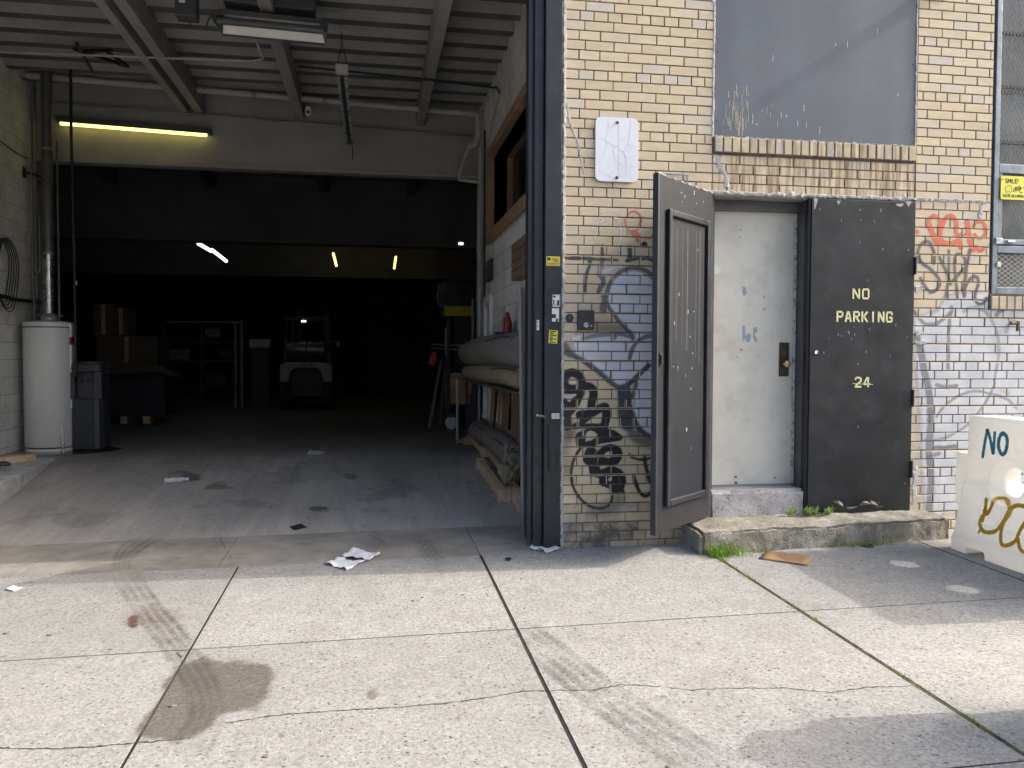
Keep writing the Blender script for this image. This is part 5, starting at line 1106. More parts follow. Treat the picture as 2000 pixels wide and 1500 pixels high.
def blockwall(name, X, side, y0, y1, z1, holes, vis):
    """painted block wall in the plane X; side = +1 if the face looks to +X"""
    t = bpy.data.objects.new(name, None); COL.objects.link(t); WM[name] = Matrix.Identity(4); t['kind'] = 'structure'
    m_ = MB(); ysegs = sorted({y0, y1} | {v for h in holes for v in h[:2]}); zsegs = sorted({-.3, z1} | {v for h in holes for v in h[2:]})
    xo = X-side*.006; xi = xo-side*.2
    for a, b in zip(ysegs[:-1], ysegs[1:]):
        for c_, d_ in zip(zsegs[:-1], zsegs[1:]):
            if any(h[0] <= a and b <= h[1] and h[2] <= c_ and d_ <= h[3] for h in holes): continue
            m_.box(min(xo, xi), max(xo, xi), a, b, c_, d_)
    ob('joint_wall', m_, M_CMUJ, t)
    bw, bh = .4, .2; cachew = {}
    for j in range(int((z1+.2)/bh)+1):
        z0_ = -.1+j*bh; off = 0 if j % 2 == 0 else .2; k = int((y0-off)/bw)-1
        while True:
            a = max(y0, off+k*bw); b = min(y1, off+(k+1)*bw); k += 1
            if a >= y1: break
            if b-a < .04 or b < vis: continue
            c_, d_ = z0_, min(z1, z0_+bh)
            if d_-c_ < .04: continue
            for h in holes:
                if a < h[1] and b > h[0] and c_ < h[3]-.01 and d_ > h[2]+.01:
                    if h[1] < b: a = max(a, h[1])
                    elif h[0] > a: b = min(b, h[0])
                    else: a = b
            if b-a < .04: continue
            key = (round((b-a)*100), round((d_-c_)*100))
            if key not in cachew:
                q = brick_data(b-a-.009, d_-c_-.009, .05, .003); q.v = [(-side*y_, x_, z_) if side > 0 else (y_, x_, z_) for x_, y_, z_ in q.v]; me_ = q.mesh('block'); me_.materials.append(M_CMU); cachew[key] = me_
            o_ = bpy.data.objects.new('block', cachew[key]); COL.objects.link(o_); o_.parent = t; o_.location = (X+random.uniform(-.001, .001), (a+b)/2, (c_+d_)/2)
    return t
WIN = (1.55, 4.36, 2.86, 3.78); DRW = (4.02, 4.42, .2, 1.95); NIC = (3.18, 3.46, 1.0, 1.78)
blockwall('garage_left_wall', LX, 1, .26, BY, CZ, [], 2.9)
blockwall('garage_right_wall', RX, -1, .26, BY, CZ, [WIN, NIC], .5)
m = MB(); m.box(-9.2, LX-.2, BY-.12, BY, -.3, CZ); m.box(LX-.21, LX+.02, BY-.10, BY+.25, -.2, 4.4); m.box(RX-.0, RX+.4, BY-.0, BY+.3, -.2, 4.4); struct('garage_pier_wall', m, M_BEAM)
hb = MB(); hb.box(LX+.02, RX, BY, BY+.3, 3.77, CZ); struct('header_beam', hb, M_BEAM, bevel=.01)
hb = MB(); hb.box(LX+.02, RX, BY-.03, BY+.02, 3.74, 3.79); ob('bottom_lip', hb, M_BEAM, bpy.data.objects['header_beam'], bevel=.006)
ce = bpy.data.objects.new('garage_ceiling', None); COL.objects.link(ce); WM['garage_ceiling'] = Matrix.Identity(4); ce['kind'] = 'structure'
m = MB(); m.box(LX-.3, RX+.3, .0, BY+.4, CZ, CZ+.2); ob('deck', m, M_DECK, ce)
y = .35; rib = None
while y < BY-.15:
    if rib is None:
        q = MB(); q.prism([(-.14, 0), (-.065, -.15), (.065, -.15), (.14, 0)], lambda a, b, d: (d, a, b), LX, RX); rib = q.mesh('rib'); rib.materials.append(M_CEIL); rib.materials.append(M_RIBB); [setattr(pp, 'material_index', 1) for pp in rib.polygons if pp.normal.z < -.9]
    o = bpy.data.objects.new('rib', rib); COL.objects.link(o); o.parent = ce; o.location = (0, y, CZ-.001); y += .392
for (x, wd_) in ((-3.64, .09), (-3.46, .11), (-2.24, .12), (-.69, .11)):
    m = MB(); m.box(x-wd_/2, x+wd_/2, .3, BY-.002, 4.40, CZ-.12); ob('joist', m, M_CEIL, ce, bevel=.008)
m = MB(); m.box(LX, RX, .02, .26, 4.33, CZ); struct('garage_lintel_inside', m, M_BEAM)
# hall behind
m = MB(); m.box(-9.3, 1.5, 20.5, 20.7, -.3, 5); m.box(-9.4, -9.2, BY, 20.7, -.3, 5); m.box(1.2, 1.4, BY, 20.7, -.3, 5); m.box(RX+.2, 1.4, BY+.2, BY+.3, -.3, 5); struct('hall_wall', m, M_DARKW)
hc = bpy.data.objects.new('hall_ceiling', None); COL.objects.link(hc); WM['hall_ceiling'] = Matrix.Identity(4); hc['kind'] = 'structure'
M_HCEIL = pm('dark_hall_deck', (.12, .118, .115), .85, var=.2, scale=1.5)  # one grey for hall deck and ribs, darker than the garage ribs
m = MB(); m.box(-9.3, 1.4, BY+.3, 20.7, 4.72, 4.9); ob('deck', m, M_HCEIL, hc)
q = MB(); q.prism([(-.10, 0), (-.07, -.09), (.07, -.09), (.10, 0)], lambda a, b, d: (d, a, b), -9.2, 1.2); rb2 = q.mesh('rib'); rb2.materials.append(M_HCEIL); y = 6.0
while y < 14.5:
    o = bpy.data.objects.new('rib', rb2); COL.objects.link(o); o.parent = hc; o.location = (0, y, 4.719); y += .392
for yb in (10.2, 15.2):
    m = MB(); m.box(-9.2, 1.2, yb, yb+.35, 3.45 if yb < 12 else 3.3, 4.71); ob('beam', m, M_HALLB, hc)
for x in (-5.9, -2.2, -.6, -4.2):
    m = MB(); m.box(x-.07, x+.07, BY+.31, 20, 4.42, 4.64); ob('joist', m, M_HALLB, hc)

# raised ledge on the left
M_LEDGE = pm('white_kerb_paint', (.48, .475, .455), .8, var=.2, scale=5, bump=.4, bs=50, dirt=(.22, .21, .19), dirt_amt=.6)
lg = MB(); P = [(LX+.0, .27), (-4.36, .27), (-4.44, 1.9), (-4.63, 3.58), (-4.66, 3.78), (LX, 3.8)]; lg.prism(P, lambda a, b, d: (a, b, d), -.2, .262); struct('side_ledge', lg, M_LEDGE, bevel=.012)

# ================================================================== THINGS IN THE GARAGE
M_ENAMEL = pm('grey_enamel', (.70, .69, .64), .4, var=.06, scale=2, bump=.05); M_PIPEW = pm('white_painted_pipe', (.44, .43, .41), .6, var=.15, scale=6); M_PIPEB = pm('black_iron_pipe', (.022, .022, .024), .5, .3)
M_GALVP = pm('galvanised_flue', (.55, .56, .57), .28, .95, var=.2, scale=8); M_OLDFLUE = pm('dull_flue', (.13, .125, .115), .55, .7, var=.3, scale=5); M_COND = pm('grey_conduit', (.28, .28, .27), .5, .4, var=.15)
M_WOOD = pm('raw_lumber', (.52, .38, .235), .75, var=.25, scale=5, bump=.25, bs=30, dirt=(.22, .15, .09), dirt_amt=.5); M_PLY = pm('brown_plywood', (.21, .135, .085), .7, var=.2, scale=3, bump=.15); M_OAK = pm('orange_wood', (.36, .19, .085), .6, var=.2, scale=4)
M_DARKM = pm('dark_metal', (.03, .031, .034), .5, .5, var=.3); M_CARP = pm('grey_carpet', (.17, .155, .135), .95, var=.2, scale=8, bump=.6, bs=220); M_CARPT = pm('tan_carpet_back', (.27, .21, .14), .95, var=.2, scale=6, bump=.5, bs=200)
M_KRAFT = pm('kraft_box', (.055, .043, .03), .85, var=.15, scale=3); M_REDP = pm('red_plastic', (.24, .015, .015), .4, var=.1)
hx_, hy_, hr = -5.06, 4.78, .272
wh = thing('water_heater', 'tall grey enamel water heater standing by the left block wall', 'water heater', (hx_, hy_, FZ))
m = MB(); m.lathe([(hr*.97, FZ+.05), (hr, FZ+.06), (hr, FZ+1.47), (hr*.985, FZ+1.495), (hr*.6, FZ+1.515), (0, FZ+1.52)], 48, (hx_, hy_, 0)); ob('tank', m, M_ENAMEL, wh, smooth=True)
m = MB(); m.lathe([(hr*.98, FZ+.0), (hr*.98, FZ+.035), (0, FZ+.035)], 40, (hx_, hy_, 0)); ob('base_ring', m, M_ENAMEL, wh, smooth=True)
m = MB(); m.lathe([(hr*.9, FZ+.03), (hr*.9, FZ+.065), (0, FZ+.065)], 40, (hx_, hy_, 0)); ob('vent_gap', m, M_INK, wh)
m = MB(); m.lathe([(hr+.004, FZ+1.43), (hr+.004, FZ+1.45)], 40, (hx_, hy_, 0)); ob('seam', m, M_COND, wh)
m = MB(); m.lathe([(.10, FZ+1.52), (.10, FZ+1.56), (.062, FZ+1.60), (.06, FZ+1.61)], 24, (hx_, hy_, 0)); ob('draft_hood', m, M_COND, wh, smooth=True)
m = MB(); m.box(hx_-.13, hx_+.16, hy_-.03, hy_+.03, FZ+1.57, FZ+1.59); ob('hood_plate', m, M_OLDFLUE, wh)
m = MB(); m.box(hx_+.235, hx_+.275, hy_-.10, hy_-.02, FZ+.5, FZ+1.48); ob('label_strip', m, M_STW, wh)
m = MB(); m.box(hx_+.234, hx_+.277, hy_-.102, hy_-.02, FZ+1.24, FZ+1.33); ob('red_label', m, M_REDP, wh)
fp = thing('flue_pipe', 'round flue pipe rising from the water heater to the ceiling', 'pipe', (hx_, hy_, FZ+1.6))
m = MB(); m.tube([(hx_, hy_, FZ+1.6), (hx_, hy_, FZ+2.30)], .058, 20); ob('new_section', m, M_GALVP, fp, smooth=True)
m = MB(); m.tube([(hx_, hy_, FZ+2.30), (hx_+.005, hy_, FZ+3.55), (hx_+.01, hy_, CZ)], .062, 20); ob('old_section', m, M_OLDFLUE, fp, smooth=True)
m = MB(); m.lathe([(.066, 0), (.066, .03)], 20, (hx_, hy_, FZ+2.29)); m.lathe([(.067, 0), (.067, .03)], 20, (hx_, hy_, FZ+3.5)); ob('joint_band', m, M_COND, fp)
def pipe(name, label, pts, r_, mat, cat='pipe', fittings=()):
    t = thing(name, label, cat, pts[0]); m_ = MB(); m_.tube(pts, r_, 10); ob('run', m_, mat, t, smooth=True)
    for f_ in fittings:
        q = MB(); q.tube([Vector(f_)+Vector((0, 0, -.03)), Vector(f_)+Vector((0, 0, .03))], r_*1.55, 10); ob('fitting', q, mat, t, smooth=True)
    return t
a = onY(75, 600, 5.2); pipe('conduit', 'thin grey conduit running up the left wall beside the flue', [(LX+.05, 5.15, 1.7), (LX+.05, 5.15, 3.4), (LX+.05, 5.12, 3.6), (LX+.05, 5.12, CZ)], .013, M_COND)
pipe('conduit', 'second thin conduit on the left wall behind the flue', [(LX+.04, 5.28, 1.9), (LX+.04, 5.28, CZ)], .016, M_COND)
pipe('water_pipe', 'thin iron water pipe beside the flue above the heater', [(hx_-.10, hy_-.16, FZ+1.5), (hx_-.10, hy_-.16, FZ+2.0), (hx_-.03, hy_-.16, FZ+2.1), (hx_-.03, hy_-.16, FZ+2.7)], .012, M_OLDFLUE)
pipe('water_pipe', 'dark iron pipe right of the flue above the heater', [(hx_+.13, hy_-.05, FZ+1.5), (hx_+.13, hy_-.05, FZ+3.6)], .013, M_OLDFLUE, fittings=[(hx_+.13, hy_-.05, FZ+1.95)])
pipe('wall_pipe', 'black pipe along the left wall under the cable coil', [onX(0, 577, LX+.04), onX(30, 585, LX+.04), onX(78, 590, LX+.04), (LX+.12, 5.1, onX(78, 590, LX)[2])], .022, M_PIPEB)
gp = [onY(148, 706, 4.62), onY(146, 560, 4.62), onY(139, 260, 4.62), onY(137, 16, 4.62)]; gp[0][2] = FZ+.9
b_ = onZ(187, 68, gp[3][2]); pipe('gas_pipe', 'black gas pipe dropping from the ceiling behind the water cooler', [*gp, (gp[3][0]+.5, gp[3][1]+.75, gp[3][2])], .017, M_PIPEB, fittings=[gp[0], onY(145, 500, 4.62)])
m = MB(); p = onY(149, 557, 4.58); m.lathe([(.012, 0), (.012, .05)], 10, p); o = ob('valve_handle', m, pm('brass_valve', (.5, .35, .1), .35, .8), bpy.data.objects['gas_pipe'])
fr_ = thing('pipe_hanger', 'black pipe frame hung under the ceiling at the left', 'pipe frame', (-4.6, 4.2, 4.4))
for (p_, q_) in ((onZ(145, 95, 4.5), onZ(250, 130, 4.5)), (onZ(150, 85, 4.5), onZ(180, 140, 4.5)), (onZ(205, 98, 4.5), onZ(250, 130, 4.5)), (onZ(160, 100, 4.52), onZ(218, 98, 4.52))):
    m = MB(); m.tube([p_, q_], .02, 8); ob('bar', m, M_PIPEB, fr_)
# bracket and cables on the left wall
bk = thing('wall_bracket', 'dark steel bracket on the left block wall beside the flue', 'bracket', onX(60, 335, LX)); p = onX(50, 337, LX+.02)
m = MB(); m.tube([p, (p[0]+.28, p[1]+.55, p[2]+.01)], .015, 8); m.tube([(p[0]+.05, p[1]+.25, p[2]-.06), (p[0]+.28, p[1]+.55, p[2]-.05)], .012, 8); ob('arm', m, M_PIPEB, bk); m = MB(); m.box(LX-.0, LX+.015, p[1]-.04, p[1]+.04, p[2]-.06, p[2]+.06); ob('plate', m, M_PIPEB, bk)
cc = thing('cable_coil', 'loops of black cable hanging on the left block wall', 'cable', onX(15, 460, LX+.05)); 
for k in range(5):
    c_ = onX(2+k*3.5, 525+k*3, LX+.04+.008*k); rz, ry = (.33+.02*k), .20+.018*k
    m = MB(); m.tube([(c_[0]+.01*math.sin(3*q), c_[1]+ry*math.cos(q), c_[2]+rz*math.sin(q)) for q in np.linspace(0, 2*math.pi, 40)], .006, 6, cap=False); ob('loop', m, pm('cable_rubber', (.018, .018, .02), .5, bump=0) if k == 0 else bpy.data.materials['cable_rubber'], cc, smooth=True)
pipe('wall_cable', 'thin cable sagging along the left wall high up', [onX(0, 275, LX+.02), onX(30, 297, LX+.02), onX(55, 310, LX+.02), onX(80, 312, LX+.02)], .007, M_OLDFLUE, 'cable')
jb = thing('junction_box', 'small grey junction box on the left wall', 'box', onX(66, 445, LX)); p = onX(66, 445, LX)
m = MB(); m.box(LX, LX+.05, p[1]-.06, p[1]+.06, p[2]-.1, p[2]+.1); ob('box_body', m, M_COND, jb, bevel=.004); m = MB(); m.box(LX+.05, LX+.055, p[1]-.065, p[1]+.065, p[2]-.105, p[2]+.105); ob('cover', m, M_COND, jb)
# water cooler
x0, x1, y0, y1, h0 = -4.80, -4.46, 4.66, 5.00, FZ
wc = thing('water_cooler', 'black water cooler with red and blue taps beside the heater', 'water cooler', (-4.63, 4.83, FZ)); M_COOL = pm('black_plastic_cooler', (.038, .042, .05), .35, var=.15, scale=5, bump=.05)
cf = lambda a, b, d: (a, b, d)
m = MB(); m.prism([(x0, y0+.03), (x0+.03, y0), (x1-.07, y0-.02), (x1-.03, y0), (x1, y0+.05), (x1, y1), (x0, y1)], cf, h0+.01, h0+.60); ob('lower_cabinet', m, M_COOL, wc, bevel=.012)
m = MB(); m.box(x0, x0+.045, y0, y1, h0+.60, h0+.92); m.box(x1-.09, x1, y0, y1, h0+.60, h0+.92); m.box(x0+.04, x1-.08, y0+.10, y1, h0+.60, h0+.92); ob('tap_recess', m, M_COOL, wc, bevel=.006)
m = MB(); m.prism([(x0, y0+.02), (x0+.03, y0), (x1-.06, y0-.015), (x1-.02, y0), (x1, y0+.04), (x1, y1), (x0, y1)], cf, h0+.92, h0+1.02); top = ob('top_cap', m, M_COOL, wc, bevel=.02)
m = MB(); m.lathe([(.13, 0), (.13, .02), (.10, .025), (0, .01)], 28, (-4.63, 4.84, h0+1.02)); ob('bottle_seat', m, M_COOL, top, smooth=True)
for x, mt in ((x0+.085, M_REDP), (x0+.155, pm('blue_plastic', (.03, .05, .12), .4))):
    m = MB(); m.box(x-.016, x+.016, y0+.045, y0+.10, h0+.80, h0+.84); m.box(x-.012, x+.012, y0+.03, y0+.06, h0+.815, h0+.835); ob('tap', m, mt, wc, bevel=.004)
m = MB(); m.box(x0+.05, x1-.095, y0+.01, y0+.10, h0+.60, h0+.615); ob('drip_tray', m, M_INK, wc)
m = MB(); m.box(x0+.02, x1-.07, y0-.012, y0+.005, h0+.30, h0+.304); ob('panel_seam', m, M_INK, wc)
lp = thing('leaning_pipe', 'chipped white pipe leaning against the water heater', 'pipe', (-4.84, 4.55, FZ)); a, b = onF(125, 882), None; b = onY(115, 702, a[1]+.12)
m = MB(); m.tube([(a[0], a[1]-.02, FZ), tuple(b)], .021, 14); ob('tube', m, pm('chipped_white_paint', (.62, .61, .58), .5, var=.1, scale=10, dirt=(.08, .05, .04), dirt_amt=.9), lp, smooth=True)
pud = MB(); P = [onF(x, y) for x, y in ((40, 886), (100, 880), (210, 872), (245, 877), (200, 884), (120, 890), (60, 898))]; pud.add([(p[0], p[1], p[2]+.003) for p in P], [tuple(range(7))]); o = ob('wet_patch', pud, pm('wet_concrete', (.03, .028, .026), .12, var=.3, bump=0), bpy.data.objects['garage_floor'])
# planks and rubber on the ledge
pk = thing('wood_offcut', 'short wooden plank lying on the left ledge', 'plank', onZ(30, 900, .27)); a, b = onZ(-30, 902, .30), onZ(64, 893, .30)
m = MB(); m.beam(a, b, .14, .07); ob('board', m, M_WOOD, pk, bevel=.006)
rbk = thing('rubber_bumper', 'stack of black rubber bumpers at the left edge', 'bumper', onZ(0, 915, .27))
for k in range(3):
    a, b = onZ(-60, 912, .28+.035*k), onZ(17-2*k, 905, .28+.035*k); m = MB(); m.beam(a, b, .13, .032); ob('layer', m, pm('black_tyre_rubber', (.03, .031, .034), .7, bump=.3) if k == 0 else bpy.data.materials['black_tyre_rubber'], rbk, bevel=.008)

# ---- overhead
gh = thing('gas_heater', 'grey gas tube heater with a bright reflector trough under the ceiling', 'heater', (-2.3, 2.15, 4.25))
A, B = Vector(onY(408, 50, 2.0)), Vector(onY(642, 72, 2.0)); A2, B2 = Vector(onY(398, 27, 1.86)), Vector(onY(636, 50, 1.86)); M_REF = pm('polished_reflector', (.92, .90, .85), .3, .0, var=.04, bump=0); M_HTR = pm('heater_grey', (.10, .105, .115), .45, .3, var=.2)
dn = Vector((B.x-A.x, 0, B.z-A.z))
zt_ = .16
m = MB(); q0 = A+Vector((.05, .34, .06)); q1 = B+Vector((-.05, .34, .06)); r0 = A+Vector((.10, .12, .20)); r1 = B+Vector((-.10, .12, .20)); s0 = A+Vector((0, -.12, .08)); s1 = B+Vector((0, -.12, .08))
m.add([q0, q1, r1, r0], [(0, 1, 2, 3)]); m.add([r0, r1, s1, s0], [(0, 1, 2, 3)]); ob('reflector', m, M_REF, gh).modifiers.new('t', 'SOLIDIFY').thickness = .006
for tri in ((q0, r0, s0), (q1, r1, s1)): m = MB(); m.add(tri, [(0, 1, 2)]); ob('end_cap', m, M_HTR, gh).modifiers.new('t', 'SOLIDIFY').thickness = .01
m = MB(); m.tube([A+Vector((.05, .12, .10)), B+Vector((-.05, .12, .10))], .035, 14); ob('burner_tube', m, M_HTR, gh, smooth=True)
m = MB(); m.beam(A+Vector((.12, .10, .30)), B+Vector((-.12, .10, .30)), .22, .16); ob('hood', m, M_HTR, gh, bevel=.01)
m = MB(); m.beam(A+Vector((-.02, -.125, .078)), B+Vector((.0, -.125, .078)), .012, .03); m.beam(q0, q1, .012, .025); ob('rim', m, M_HTR, gh)
m = MB(); c_ = A+Vector((-.20, .10, .24)); m.box(c_.x-.09, c_.x+.09, c_.y-.08, c_.y+.08, c_.z-.16, c_.z+.18); ob('control_box', m, M_HTR, gh, bevel=.008)
m = MB(); m.tube([c_+Vector((.09, 0, .08)), c_+Vector((.25, 0, .08))], [.05, .035], 14); ob('burner_neck', m, M_GALVP, gh, smooth=True)
m = MB(); m.box(c_.x-.05, c_.x+.0, c_.y-.085, c_.y-.079, c_.z-.05, c_.z+.0); ob('label_plate', m, M_STW, gh)
m = MB(); m.tube([c_+Vector((0, -.05, -.16)), c_+Vector((.05, -.05, -.24)), c_+Vector((.16, -.02, -.22)), c_+Vector((.2, 0, -.1))], .008, 6); ob('gas_hose', m, pm('red_brown_hose', (.12, .05, .035), .6), gh, smooth=True)
for k in (.15, .85): 
    c_ = A.lerp(B, k)+Vector((0, .1, .38)); m = MB(); m.tube([c_, (c_.x, c_.y, CZ-.05)], .006, 6); ob('hanger', m, M_COND, gh)
ff = thing('hanging_light', 'unlit dusty fluorescent fixture hung on chains along the garage', 'light', (-1.6, 3.9, 4.05)); a, b = Vector(onZ(668, 140, 4.10)), Vector(onZ(684, 278, 4.10))
m = MB(); m.beam(a, b, .075, .05); ob('housing', m, M_HTR, ff, bevel=.006)
m = MB(); m.tube([a+Vector((-.035, .05, -.045)), b+Vector((-.035, -.05, -.045))], .016, 10); m.tube([a+Vector((.035, .05, -.045)), b+Vector((.035, -.05, -.045))], .016, 10); ob('tube', m, pm('dusty_tube', (.36, .36, .35), .3), ff, smooth=True)
m = MB(); m.box(a.x-.06, a.x+.06, a.y-.05, a.y+.02, a.z-.03, a.z+.06); ob('end_box', m, M_PIPEW, ff, bevel=.006)
m = MB(); m.tube([a+Vector((-.05, 0, .05)), (a.x, a.y, a.z+.28)], .004, 5); m.tube([a+Vector((.05, 0, .05)), (a.x, a.y, a.z+.28)], .004, 5); m.tube([(a.x, a.y, a.z+.28), (a.x, a.y, 4.5)], .005, 5); m.tube([b, (b.x, b.y, b.z+.35)], .004, 5); m.tube([b+Vector((.03, 0, 0)), b+Vector((.03, 0, -.22))], .006, 5); ob('chain', m, M_DARKM, ff)
m = MB(); m.lathe([(.045, 0), (.04, .03), (.015, .05)], 16, (a.x, a.y, 4.48)); ob('ceiling_box', m, M_PIPEW, ff, smooth=True)
a = onY(112, 152, 4.9); b = onY(930, 222, 4.9); e = Vector((.02, 4.9, b[2]))
sp = pipe('sprinkler_pipe', 'thick white sprinkler pipe crossing the garage below the ceiling', [(-5.3, 4.9, a[2]+.01), (a[0], 4.9, a[2]), (-2.4, 4.9, (a[2]+b[2])/2), (-.05, 4.9, b[2]), (.01, 4.9, b[2]-.03), (.02, 4.9, b[2]-.10), (.02, 4.9, b[2]-.30), (-.02, 4.9, b[2]-.38), (-.1, 4.95, b[2]-.41)], .038, M_PIPEW)
for t_ in (.3, .45, .62): m = MB(); x = a[0]+(b[0]-a[0])*t_; zq = a[2]+(b[2]-a[2])*t_; m.tube([(x-.03, 4.9, zq), (x+.03, 4.9, zq)], .044, 12); ob('coupling', m, M_COND, sp, smooth=True)
m = MB(); zq = b[2]-.41; m.tube([(-.1, 4.95, zq), (-.22, 4.95, 3.66), (-.22, 4.95, 3.62), (.05, 4.95, 3.60)], .024, 10); ob('drain_branch', m, M_PIPEW, sp, smooth=True)
pipe('white_riser', 'white pipe running down the end of the right wall', [(.06, 5.0, zq), (.06, 5.0, 3.3), (.05, 4.98, 3.2), (.05, 4.98, 1.2)], .026, M_PIPEW, fittings=[(.05, 4.98, 2.75), (.05, 4.98, 2.1)])
pipe('dark_conduit', 'dark conduit beside the white riser on the right wall', [(.08, 4.72, 4.2), (.08, 4.72, 2.3), (.08, 4.74, 1.4)], .013, M_DARKM)
a = onY(112, 199, 5.25); b = onY(925, 265, 5.25)
pipe('conduit', 'thin conduit running along the top of the header beam', [(-5.3, 5.3, a[2]), (a[0], 5.3, a[2]), (b[0], 5.3, b[2])], .014, M_COND)
pipe('conduit', 'thin white conduit bending under the ceiling left of the heater', [(-5.2, 3.55, 4.42), (-2.55, 3.3, 4.40), (-2.42, 3.2, 4.40), (-2.45, 2.6, 4.45)], .012, M_PIPEW)
pipe('conduit', 'thin dark conduit crossing right under the ceiling to the wall', [(-2.1, 3.4, 4.41), (-.7, 3.45, 4.37), (.05, 3.5, 4.34), (.085, 3.55, 4.3)], .012, M_DARKM)
pipe('wall_conduit', 'thin white conduit climbing the right wall above the framed window', [(.085, 3.5, 4.33), (.085, 4.55, 3.95), (.085, 4.6, 3.6)], .010, M_PIPEW)
c_ = Vector(onY(602, 217, 5.05)); sc = thing('security_camera', 'small white dome security camera on the ceiling pipe', 'camera', c_)
m = MB(); m.lathe([(.035, .05), (.04, .03), (.042, 0), (.04, -.03), (.026, -.055), (0, -.062)], 20, c_); ob('dome', m, M_STW, sc, smooth=True); m = MB(); m.lathe([(.02, 0), (.02, .012), (0, .014)], 16, (c_.x, c_.y-.034, c_.z-.02), Matrix.Rotation(R(105), 4, 'X')); ob('lens', m, M_INK, sc, smooth=True); m = MB(); m.box(c_.x-.06, c_.x-.02, c_.y, c_.y+.05, c_.z-.03, c_.z+.06); ob('mount', m, M_DARKM, sc)

# ---- lit lamps
def tube_light(name, label, a, b, r_, col, st, box=True, up=.05):
    a, b = Vector(a), Vector(b); t = thing(name, label, 'light', (a+b)/2); m_ = MB(); m_.tube([a, b], r_, 10); ob('tube', m_, emis(name+'_glow', col, st), t, smooth=True)
    if box: d_ = (b-a).normalized(); m_ = MB(); m_.beam(a-d_*.05+Vector((0, .03, up)), b+d_*.05+Vector((0, .03, up)), .10, .07); ob('housing', m_, M_HTR, t, bevel=.006)
    return t
tube_light('yellow_tube_light', 'lit yellow fluorescent tube on the header beam', onY(118, 241, 5.30), onY(404, 264, 5.30), .022, (1, .86, .2), 1.1)
tube_light('white_tube_light', 'lit white twin tube far back at the left of the hall', onY(388, 476, 11.2), onY(412, 490, 12.3), .035, (1, .93, .85), 1.3, False); tube_light('white_tube_light', 'bluish white lit tube beyond the twin tube in the hall', onY(414, 488, 12.4), onY(442, 510, 13.6), .035, (.85, 1, 1), 1.3, False)
tube_light('white_tube_light', 'small lit lamp under the beam behind the flue', onY(184, 316, 7.5), onY(207, 319, 7.6), .02, (1, .97, .9), 1.5, False)
tube_light('amber_tube_light', 'left of two small amber lit lamps deep in the hall', onY(651, 495, 14), onY(657, 519, 14.8), .03, (1, .75, .3), .9, False); tube_light('amber_tube_light', 'right of two small amber lit lamps deep in the hall', onY(773, 502, 14), onY(770, 524, 14.8), .03, (1, .66, .18), .9, False)
el = thing('emergency_light', 'small lit emergency lamp box near the right end of the hall beam', 'light', onY(899, 474, 9.9)); p = onY(899, 474, 9.9)
m = MB(); m.box(p[0]-.07, p[0]+.07, 9.9, 9.98, p[2]-.02, p[2]+.06); ob('case', m, M_DARKM, el); m = MB(); m.box(p[0]-.03, p[0]+.05, 9.86, 9.9, p[2]-.04, p[2]-.0); ob('lamp', m, emis('lamp_glow', (.8, 1, .85), 1.5), el)

# ---- right wall
M_FRB = pm('tan_frame_timber', (.36, .235, .14), .7, var=.2, scale=4)
fw = thing('framed_opening', 'orange-brown timber frame round a dark opening high in the right wall', 'window', (RX, 3, 2.8)); y0, y1, z0, z1 = WIN
for (a, b, c_, d_) in ((y0-.05, y1+.14, z0-.13, z0+.005), (y0-.05, y1+.14, z1-.005, z1+.10), (y1-.005, y1+.14, z0, z1)):
    m = MB(); m.box(RX-.03, RX+.05, a, b, c_, d_); ob('frame_board', m, M_FRB, fw, bevel=.004)
m = MB(); m.box(RX+.0, RX+.30, y1, y1+.02, z0, z1); m.box(RX, RX+.30, y0, y1, z1, z1+.02); m.box(RX, RX+.3, y0, y1, z0-.02, z0); ob('lining', m, pm('faded_plywood', (.24, .16, .10), .7, var=.2), fw)
m = MB(); m.box(RX+.28, RX+.30, y0, y1, z0, z1); ob('dark_pane', m, pm('dark_pane', (.01, .012, .015), .15, bump=0), fw)
nf = thing('wall_niche', 'narrow recess with chipped pipes in the right block wall', 'recess', (RX, 3.3, 1)); m = MB(); m.box(RX+.10, RX+.12, NIC[0]-.02, NIC[1]+.02, NIC[2]-.02, NIC[3]+.02); m.box(RX, RX+.12, NIC[1]-.002, NIC[1]+.02, NIC[2], NIC[3]); ob('back', m, M_CMUJ, nf)
for k in range(3): m = MB(); m.tube([(RX+.06, NIC[0]+.06+.07*k, NIC[2]), (RX+.06, NIC[0]+.06+.07*k, NIC[3])], .018, 8); ob('pipe', m, M_COND, nf, smooth=True)
a, b = onX(1017, 480, RX), onX(1017, 550, RX); cb = thing('wooden_cabinet', 'shallow brown wooden cabinet on the right wall near the opening', 'cabinet', (RX, 1.9, b[2]))
m = MB(); m.box(RX-.10, RX-.005, 1.35, a[1]-.05, b[2], a[2]); ob('case', m, M_PLY, cb, bevel=.004)
for k in range(1, 4): m = MB(); zq = b[2]+(a[2]-b[2])*k/4; m.box(RX-.103, RX-.1, 1.36, a[1]-.06, zq-.003, zq+.003); ob('plank_seam', m, M_INK, cb)
a, b = onX(956, 516, RX), onX(961, 548, RX); sf = thing('small_wall_panel', 'small dark framed panel on the right block wall', 'panel', (RX, a[1], b[2])); m = MB(); m.box(RX-.03, RX-.004, b[1]-.12, a[1]+.05, b[2], a[2]+.03); ob('board', m, M_DARKM, sf, bevel=.004); m = MB(); m.box(RX-.036, RX-.03, b[1]-.08, a[1]+.02, b[2]+.03, a[2]); ob('face', m, M_OLDFLUE, sf)
dfm = thing('wall_door_frame', 'pale painted door frame standing against the right wall', 'frame', (RX, 4.2, FZ)); 
